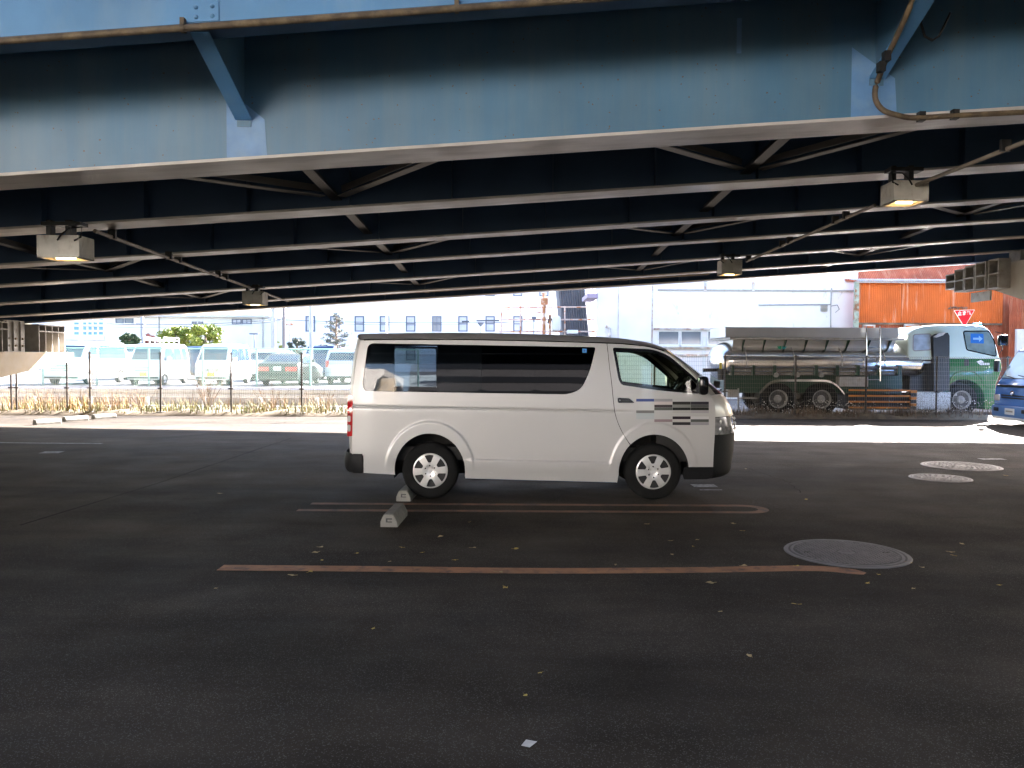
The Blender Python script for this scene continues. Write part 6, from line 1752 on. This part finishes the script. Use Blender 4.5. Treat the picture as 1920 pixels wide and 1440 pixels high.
o = Vector((PX(1620, 24.6), 24.65, 0)); tk = thing('tanker_truck', 'polished steel tanker truck with green cab parked behind the right fence', 'truck', o)
T2 = lambda x, y, Y=TN: (lambda q: (q.x, q.z))(P(x, y, Y))
YM = (TN + TFAR) / 2
# tank barrel
c0, c1 = P(1356, 678, YM), P(1697, 678, YM)
zc = PZ(1520, 679, TN)
b = MB(o); n = 36; rings = []
for x, s_ in ((c0.x - 0.42, 0.05), (c0.x - 0.38, 0.45), (c0.x - 0.26, 0.78), (c0.x - 0.08, 0.96), (c0.x + 0.05, 1.0), (c1.x - 0.05, 1.0), (c1.x + 0.08, 0.95), (c1.x + 0.2, 0.7), (c1.x + 0.26, 0.05)):
    rings.append([(x, YM + 1.06 * s_ * math.cos(2 * math.pi * k / n), zc + 0.60 * s_ * math.copysign(abs(math.sin(2 * math.pi * k / n)) ** 0.9, math.sin(2 * math.pi * k / n))) for k in range(n)])
vs = [v for r_ in rings for v in r_]
b.add(vs, [(i * n + k, i * n + (k + 1) % n, (i + 1) * n + (k + 1) % n, (i + 1) * n + k) for i in range(len(rings) - 1) for k in range(n)])
tank = b.build('tank', M_TANK, tk, True)
for px in (1400, 1490, 1580, 1660):
    x = PX(px, TN)
    MB(o).lathe([(1.0, -0.03), (1.0, 0.03)], (0, 0, 0), (1, 0, 0), 36).v
    bb = MB(o)
    pts = [(x, YM + 1.068 * math.cos(2 * math.pi * k / 48), zc + 0.608 * math.copysign(abs(math.sin(2 * math.pi * k / 48)) ** 0.9, math.sin(2 * math.pi * k / 48))) for k in range(49)]
    bb.tube(pts, 0.012, 4, False).build('band', M_GALV, tank)
# sun hood / hose box on top
xa, xb_ = PX(1362, TN), PX(1688, TN)
zt, zm, zl = PZ(1520, 613.5, TN), PZ(1520, 634, TN), PZ(1520, 656, TN)
MB(o).prism([(TN + 0.12, zm + 0.02), (TN + 0.16, zt), (TFAR - 0.16, zt), (TFAR - 0.12, zm + 0.02)], 'x', xa, xb_).build('top_box', M_TANKB, tk)
MB(o).box((xa + 0.1, TN + 0.02, zm - 0.05), (xb_ + 0.12, TFAR - 0.02, zm + 0.015)).build('walkway', M_GALV, tk)
MB(o).prism([(TN + 0.20, zm - 0.055), (TFAR - 0.2, zm - 0.055), (TFAR - 0.42, zl - 0.15), (TN + 0.42, zl - 0.15)], 'x', xa + 0.25, xb_ - 0.05).build('saddle_box', M_TANKB, tk)
for k in range(8):
    x = xa + 0.55 + k * 0.62
    MB(o).prism([(TN + 0.05, zm - 0.055), (TN + 0.21, zm - 0.055), (TN + 0.40, zl - 0.08)], 'x', x - 0.015, x + 0.015).build('walkway_bracket', M_DGREEN, tk)
# logo on the tank: small teal heart and dots of lettering
M_TEAL = mat('teal_print', (0.02, 0.36, 0.38), 0.4); M_GRN = mat('green_print', (0.03, 0.42, 0.22), 0.4)
zl2 = PZ(1471, 654, TN)
x = PX(1467, TN); MB(o).prism([(x - 0.08, zl2 + 0.07), (x + 0.05, zl2 + 0.09), (x + 0.06, zl2 - 0.08)], 'y', TN + 0.255, TN + 0.262).build('logo_leaf', M_GRN, tank)
x = PX(1475, TN); MB(o).prism([(x + 0.09, zl2 + 0.07), (x - 0.04, zl2 + 0.09), (x - 0.05, zl2 - 0.08)], 'y', TN + 0.255, TN + 0.262).build('logo_leaf', M_TEAL, tank)
for k in range(5):
    x = PX(1543 + 5.4 * k, TN); z = PZ(1550, 661, TN)
    MB(o).box((x, TN + 0.17, z - 0.03), (x + 0.055, TN + 0.178, z + 0.03)).build('logo_letter', M_TEAL, tank)
# frame, green skirts, piping
MB(o).box((PX(1362, TN), TN + 0.25, PZ(1500, 738, TN)), (PX(1700, TN), TFAR - 0.25, PZ(1500, 704, TN))).build('chassis_skirt', M_DGREEN, tk)
MB(o).box((PX(1362, TN), TN + 0.7, 0.72), (PX(1860, TN), TFAR - 0.7, 0.98)).build('frame_rail', M_BLACK, tk)
for (py, r_, dy) in ((690, 0.05, 0.02), (697, 0.045, 0.06), (702, 0.03, 0.1)):
    MB(o).tube([P(1366, py, TN + dy), P(1690, py, TN + dy)], r_, 8).build('pipe', M_TANK, tk, True)
for k in range(9):
    px = 1373 + 39 * k
    MB(o).box(P(px - 1, 704, TN - 0.03), P(px + 1, 685, TN + 0.14)).build('pipe_clamp', M_DGREEN, tk)
for px in (1455, 1495, 1540): MB(o).cyl(P(px, 703, TN - 0.02), (0, 1, 0), 0.07, 0.1, 12).build('valve', M_GALV, tk, True)
MB(o).tube([P(1318, 694, TN + 0.4), P(1350, 693, TN + 0.4), P(1366, 691, TN + 0.2)], 0.055, 8).build('hose', M_BLACK, tk, True)
MB(o).tube([P(1352, 693, TN + 0.3), P(1352, 712, TN + 0.3)], 0.11, 10).build('rear_valve', M_BLACK, tk, True)
MB(o).box(P(1349, 692, TN + 0.1), P(1353, 680, TN + 0.11)).build('hazard_plate', mat('yellow_hazard', (0.75, 0.6, 0.02), 0.5), tk)
MB(o).bbox(P(1364, 745, TN + 0.02), P(1381, 730, TN + 0.3), 0.02).build('side_box', M_STEEL_BR, tk)
MB(o).box(P(1384, 748, TN + 0.04), P(1418, 745, TN + 0.1)).box(P(1383, 770, TN + 0.03), P(1385, 728, TN + 0.08)).build('step', M_GALV, tk)
MB(o).bbox(P(1573, 725, TN + 0.0), P(1620, 706, TN + 0.3), 0.02).build('control_box', M_STEEL_BR, tk)
# rear fender
fp = [(1423, 735), (1431, 726), (1441, 717), (1453, 712.5), (1480, 711.5), (1520, 711.5), (1550, 712.5), (1563, 717), (1574, 726), (1583, 737)]
fo = [T2(*p) for p in spline(fp, 3)]; fi = [(x, z - 0.065) for x, z in fo]
vs = []
for (x, z), (x2, z2) in zip(fo, fi):
    vs += [(x, TN - 0.02, z), (x, TN + 0.55, z), (x2 + (0.03 if x < o.x - 2 else -0.0), TN - 0.02, z2)]
m3 = len(fo)
MB(o).add(vs, [(3 * i, 3 * i + 3, 3 * i + 4, 3 * i + 1) for i in range(m3 - 1)] + [(3 * i, 3 * i + 2, 3 * i + 5, 3 * i + 3) for i in range(m3 - 1)]).build('rear_fender', M_CHROME, tk, True)
for s_, yy in ((-1, TN + 0.16), (1, TFAR - 0.16)):
    for px in (1461, 1543): simple_wheel(tk, o, (PX(px, TN), yy, 0.48), s_, 0.48, 0.28, M_TRIM2, 0.58)
    simple_wheel(tk, o, (PX(1806, TN), yy, 0.48), s_, 0.48, 0.28, M_TRIM2, 0.58)
MB(o).bbox(P(1588, 768, TN + 0.35), P(1704, 735, TFAR - 0.35), 0.05).build('dark_filler', M_BLACK, tk)  # black box added for the darkness under the chassis
MB(o).box(P(1720, 766, TN + 0.7), P(1775, 735, TFAR - 0.4)).build('dark_filler', M_BLACK, tk)  # second black box added to keep the underside dark
# orange side guards
for py in (731.5, 742, 753, 764):
    MB(o).box(P(1592, py + 1.6, TN + 0.02), P(1706, py - 1.0, TN + 0.06)).build('side_guard_bar', M_ORANGE, tk)
for px in (1612, 1668): MB(o).box(P(px - 1.5, 768, TN + 0.06), P(px + 1.5, 728, TN + 0.1)).build('guard_post', M_BLACK, tk)
for k in range(6):
    MB(o).box(P(1708, 768 - 6.2 * k, TN - 0.01), P(1716, 762 - 6.2 * k + 0.4, TN + 0.1)).build('hazard_stripe', M_ORANGE if k % 2 else M_BLACK, tk)
MB(o).bbox(P(1718, 768, TN - 0.02), P(1762, 733, TN + 0.6), 0.02).build('tool_box', M_SPECK, tk)
MB(o).bbox(P(1764, 742, TN + 0.05), P(1780, 728, TN + 0.5), 0.02).build('battery_box', M_STEEL_BR, tk)
# ladder
for px in (1624.5, 1650): MB(o).tube([P(px, 715, TN - 0.05), P(px, 640, TN - 0.05), P(px, 612, TN + 0.05)], 0.018, 6).build('ladder_rail', M_CHROME, tk, True)
for py in (652, 665, 678, 692, 712): MB(o).tube([P(1624.5, py, TN - 0.05), P(1650, py, TN - 0.05)], 0.014, 6).build('ladder_rung', M_CHROME, tk, True)
# cab
cab = spline([T2(*p) for p in ((1704, 676), (1703, 650), (1706, 628), (1722, 616), (1748, 610), (1790, 609), (1838, 609.5), (1856, 615), (1866, 628), (1872, 650), (1876, 672))], 4)
low = spline([T2(*p) for p in ((1876, 672), (1879, 690), (1874, 705), (1868, 722), (1867, 745), (1867, 768))], 3)
up_ol = cab + [T2(1776, 672)]
loft(o, cab, TN + 0.02, TFAR - 0.02, 0.06, 0.10, PZ(1800, 672, TN), PZ(1800, 609, TN)).build('cab_upper', M_CABP, tk, True, angle=40)
ar = T2(1806, 757)
arch = [(ar[0] + 0.62 * math.cos(R(a)), 0.48 + 0.60 * math.sin(R(a))) for a in range(10, 171, 10)]
lowp = [T2(1776, 672.4)] + low[:] + [T2(1846, 768)] + arch + [T2(1777, 742)]
loft(o, lowp, TN, TFAR, 0.03).build('cab_lower', M_CABG, tk, True, angle=40)
cw = rounded([T2(*p) for p in ((1811, 622), (1857, 621.5), (1866, 640), (1868, 667), (1850, 663), (1815, 655))], 0.05, 4)
wy = lambda z, k=0.0: TN + 0.02 + (TFAR - TN - 0.04) / 2 * 0.10 * min(max((z - PZ(1800, 672, TN)) / (PZ(1800, 609, TN) - PZ(1800, 672, TN)), 0), 1) - k
fr_, _f = panel(grow(cw, 0.035), [], 0.2, lambda x, z: (x, wy(z, 0.006), z), 0.1)
cf_ = MB(o).add(fr_, _f).build('cab_window_frame', M_GLOSSBLK, tk)
v, f = panel(cw, [], 0.2, lambda x, z: (x, wy(z, 0.010), z), 0.1)
MB(o).add(v, f).build('cab_window', mat('pale_reflecting_window', (0.20, 0.26, 0.25), 0.08, var=0.3, vscale=3), cf_)
bs_, _f = panel(rounded([T2(*p) for p in ((1823, 625), (1847, 626), (1847, 644), (1822, 643))], 0.01, 2), [], 0.2, lambda x, z: (x, wy(z, 0.013), z), 0.1)
MB(o).add(bs_, _f).build('window_sign_glimpse', M_SIGNBLUE, cf_)
bs_, _f = panel([T2(*p) for p in ((1827, 633), (1838, 633), (1838, 629), (1845, 635), (1838, 641), (1838, 637), (1827, 637))], [], 0.2, lambda x, z: (x, wy(z, 0.016), z), 0.1)
MB(o).add(bs_, _f).build('window_sign_arrow', mat('pale_blue_print', (0.35, 0.55, 0.75), 0.4), cf_)
sw_ = rounded([T2(*p) for p in ((1716, 628), (1748, 626.5), (1747, 655), (1714, 657))], 0.06, 4)
v, f = panel(grow(sw_, 0.03), [], 0.2, lambda x, z: (x, wy(z, 0.006), z), 0.1); sf = MB(o).add(v, f).build('sleeper_window_frame', M_STEEL_BR, tk)
v, f = panel(sw_, [], 0.2, lambda x, z: (x, wy(z, 0.010), z), 0.1); MB(o).add(v, f).build('sleeper_window', M_CLOUD, sf)
MB(o).prism([T2(*p) for p in ((1748, 733), (1747, 632), (1756, 626), (1774, 624), (1777, 630), (1777, 733))], 'y', TN - 0.10, TN + 0.4).build('air_intake', M_BLACK, tk)
MB(o).prism([T2(*p) for p in ((1747, 632), (1756, 625), (1770, 623), (1764, 629), (1752, 633))], 'y', TN - 0.12, TN - 0.101).build('intake_cap', M_RUSTW, tk)
MB(o).bbox(P(1705, 735, TN + 0.3), P(1747, 680, TFAR - 0.4), 0.03).build('engine_cover', M_BLACK, tk)
MB(o).box(P(1705, 681, TN + 0.05), P(1748, 677, TN + 0.2)).build('cab_mount', M_GALV, tk)
MB(o).bbox(P(1875.5, 648, TN - 0.16), P(1885, 628, TN + 0.02), 0.04).build('mirror', M_GLOSSBLK, tk, True)
MB(o).tube([P(1866, 622, TN + 0.02), P(1880, 625, TN - 0.08), P(1880, 655, TN - 0.08), P(1872, 664, TN + 0.02)], 0.014, 6).build('mirror_arm', M_BLACK, tk, True)
MB(o).bbox(P(1830, 610.5, TN + 0.5), P(1842, 605, TN + 0.5) + Vector((0, 0.2, 0)), 0.02).build('roof_lamp', mat('blue_marker', (0.1, 0.3, 0.6), 0.3), tk)
MB(o).box(P(1808, 686, TN - 0.012), P(1816, 674, TN + 0.02)).build('door_vent', M_BLACK, tk)
MB(o).prism([T2(*p) for p in ((1809, 668), (1873, 670), (1874, 672.5), (1809, 672.5))], 'y', TN - 0.008, TN + 0.02).build('belt_moulding', M_CABP, tk)
MB(o).prism([T2(*p) for p in ((1831, 678), (1839, 675), (1845, 679), (1838, 681), (1840, 685), (1836, 683))], 'y', TN - 0.008, TN - 0.003).build('door_emblem', M_SIGNWHITE, tk)
for k in range(5): MB(o).box(P(1840 + 3.2 * k, 684.5, TN - 0.008), P(1842.2 + 3.2 * k, 680.5, TN - 0.003)).build('door_letter', M_SIGNWHITE, tk)
fe = spline([T2(*p) for p in ((1779, 728), (1782, 712), (1795, 698), (1822, 697), (1838, 708), (1846, 724), (1866, 729))], 3)
MB(o).tube([(x, TN - 0.005, z) for x, z in fe], 0.02, 6).build('fender_lip', M_CABG, tk, True)
MB(o).bbox(P(1846, 768, TN - 0.02), P(1870, 752, TFAR + 0.02), 0.03).build('cab_bumper', M_CABG, tk)
MB(o).box(P(1850, 751, TN + 0.01), P(1869, 744, TN + 0.2)).build('step_well', M_BLACK, tk)

# ------------------------------------------------------------------ small blue truck at the right edge
M_TBLUE = mat('bright_blue_truck_paint', (0.075, 0.20, 0.52), 0.22, coat=0.7); M_TBLUE2 = mat('bumper_blue_paint', (0.11, 0.24, 0.52), 0.3, coat=0.5)
bt = thing('blue_truck', 'small bright blue cab over truck entering at the right edge', 'truck', (12.62, 20.15, 0), R(177.5))
# local x forward (towards image left), y = truck's left/right
prof = [(-1.62, 0.35), (-1.62, 1.80), (-1.50, 1.93), (-0.75, 1.97), (-0.52, 1.92), (-0.14, 1.16), (-0.03, 0.98), (0.0, 0.72), (0.0, 0.40), (-0.35, 0.36)]
O3 = Vector((0, 0, 0))
body = loft(O3, prof, -0.86, 0.86, 0.06, 0.12, 1.1, 1.95).build('cab', M_TBLUE, bt, True, angle=40)
def bt_front(f0, f1, y0, y1, m, nm, up=0.014, par=None):
    a, b_ = Vector((-0.52, 1.92)), Vector((-0.14, 1.16)); d = (b_ - a); nn = Vector((-d.y, d.x)).normalized()
    if nn.x < 0: nn = -nn
    p, q = a + d * f0 + nn * up, a + d * f1 + nn * up; p0_, q0_ = a + d * f0, a + d * f1
    k0, k1 = 1 - 0.11 * (1 - f0), 1 - 0.11 * (1 - f1)
    return MB(O3).hexa([(p.x, y0 * k0, p.y), (p.x, y1 * k0, p.y), (p0_.x, y1 * k0, p0_.y), (p0_.x, y0 * k0, p0_.y)], [(q.x, y0 * k1, q.y), (q.x, y1 * k1, q.y), (q0_.x, y1 * k1, q0_.y), (q0_.x, y0 * k1, q0_.y)]).build(nm, m, par or bt)
M_BTGL = mat('pale_windscreen', (0.24, 0.36, 0.42), 0.05, coat=0.6, var=0.25, vscale=1.5)
wsb = bt_front(0.08, 0.95, -0.76, 0.76, M_BTGL, 'windscreen'); bt_front(0.05, 0.97, -0.80, 0.80, M_BLACK, 'windscreen_seal', 0.008)
MB(O3).beam((-0.13, 0.55, 1.20), (-0.19, -0.1, 1.28), 0.02, 0.02).beam((-0.13, -0.2, 1.20), (-0.19, -0.7, 1.27), 0.02, 0.02).build('wiper', M_BLACK, bt)
MB(O3).box((-0.06, -0.70, 0.97), (0.004, 0.70, 1.03)).build('grille_slot', M_BLACK, bt)
for z in (0.70, 0.76): MB(O3).box((-0.02, -0.48, z - 0.018), (0.012, 0.48, z + 0.018)).build('grille_slot', M_BLACK, bt)
em = MB(O3)
for rx, rz in ((0.075, 0.052), (0.026, 0.05), (0.055, 0.02)):
    em.tube([(0.016, rx * math.cos(2 * math.pi * k / 20), 0.83 + (0.012 if rx == 0.055 else 0) + rz * math.sin(2 * math.pi * k / 20)) for k in range(21)], 0.007, 5, False)
em.build('emblem', M_CHROME, bt, True)
for s_ in (-1, 1):
    MB(O3).bbox((-0.10, s_ * 0.56, 0.60), (0.022, s_ * 0.84, 0.78), 0.04).build('headlight', M_WLENS, bt, True)
    MB(O3).bbox((-0.02, s_ * 0.50, 0.34), (0.078, s_ * 0.72, 0.44), 0.02).build('fog_lamp', M_BLACK, bt)
    simple_wheel(bt, O3, (-0.85, s_ * 0.72, 0.33), s_, 0.33, 0.2, M_SRIM)
    simple_wheel(bt, O3, (-3.4, s_ * 0.72, 0.33), s_, 0.33, 0.2, M_SRIM)
    MB(O3).bbox((-0.22, s_ * 0.98, 1.35), (-0.14, s_ * 1.16, 1.66), 0.03).build('mirror', M_BLACK, bt, True)
    v, f = panel(rounded([(-1.45, 1.15), (-0.30, 1.15), (-0.62, 1.78), (-1.45, 1.80)], 0.06, 4), [], 0.3, lambda x, z: (x, s_ * (0.868 * (1 - 0.12 * max(0, z - 1.1) / 0.85)), z), 0.15)
    MB(O3).add(v, f).build('side_window', M_BTGL, bt)
MB(O3).bbox((-0.30, -0.86, 0.20), (0.06, 0.86, 0.50), 0.05).build('bumper', M_TBLUE2, bt, True)
MB(O3).bbox((-0.28, -0.80, 0.15), (0.065, 0.80, 0.215), 0.02).build('bumper_lip', M_WHITE, bt)
MB(O3).box((0.06, -0.20, 0.28), (0.076, 0.20, 0.44)).build('number_plate', M_PLATE_W, bt)
MB(O3).box((0.0762, -0.15, 0.345), (0.079, 0.15, 0.385)).build('plate_smudge', M_STEEL_BR, bt)
MB(O3).bbox((-4.6, -0.85, 0.62), (-1.70, 0.85, 1.05), 0.02).build('cargo_bed', M_TBLUE, bt)
MB(O3).box((-4.5, -0.35, 0.42), (-1.2, 0.35, 0.62)).build('frame', M_BLACK, bt)
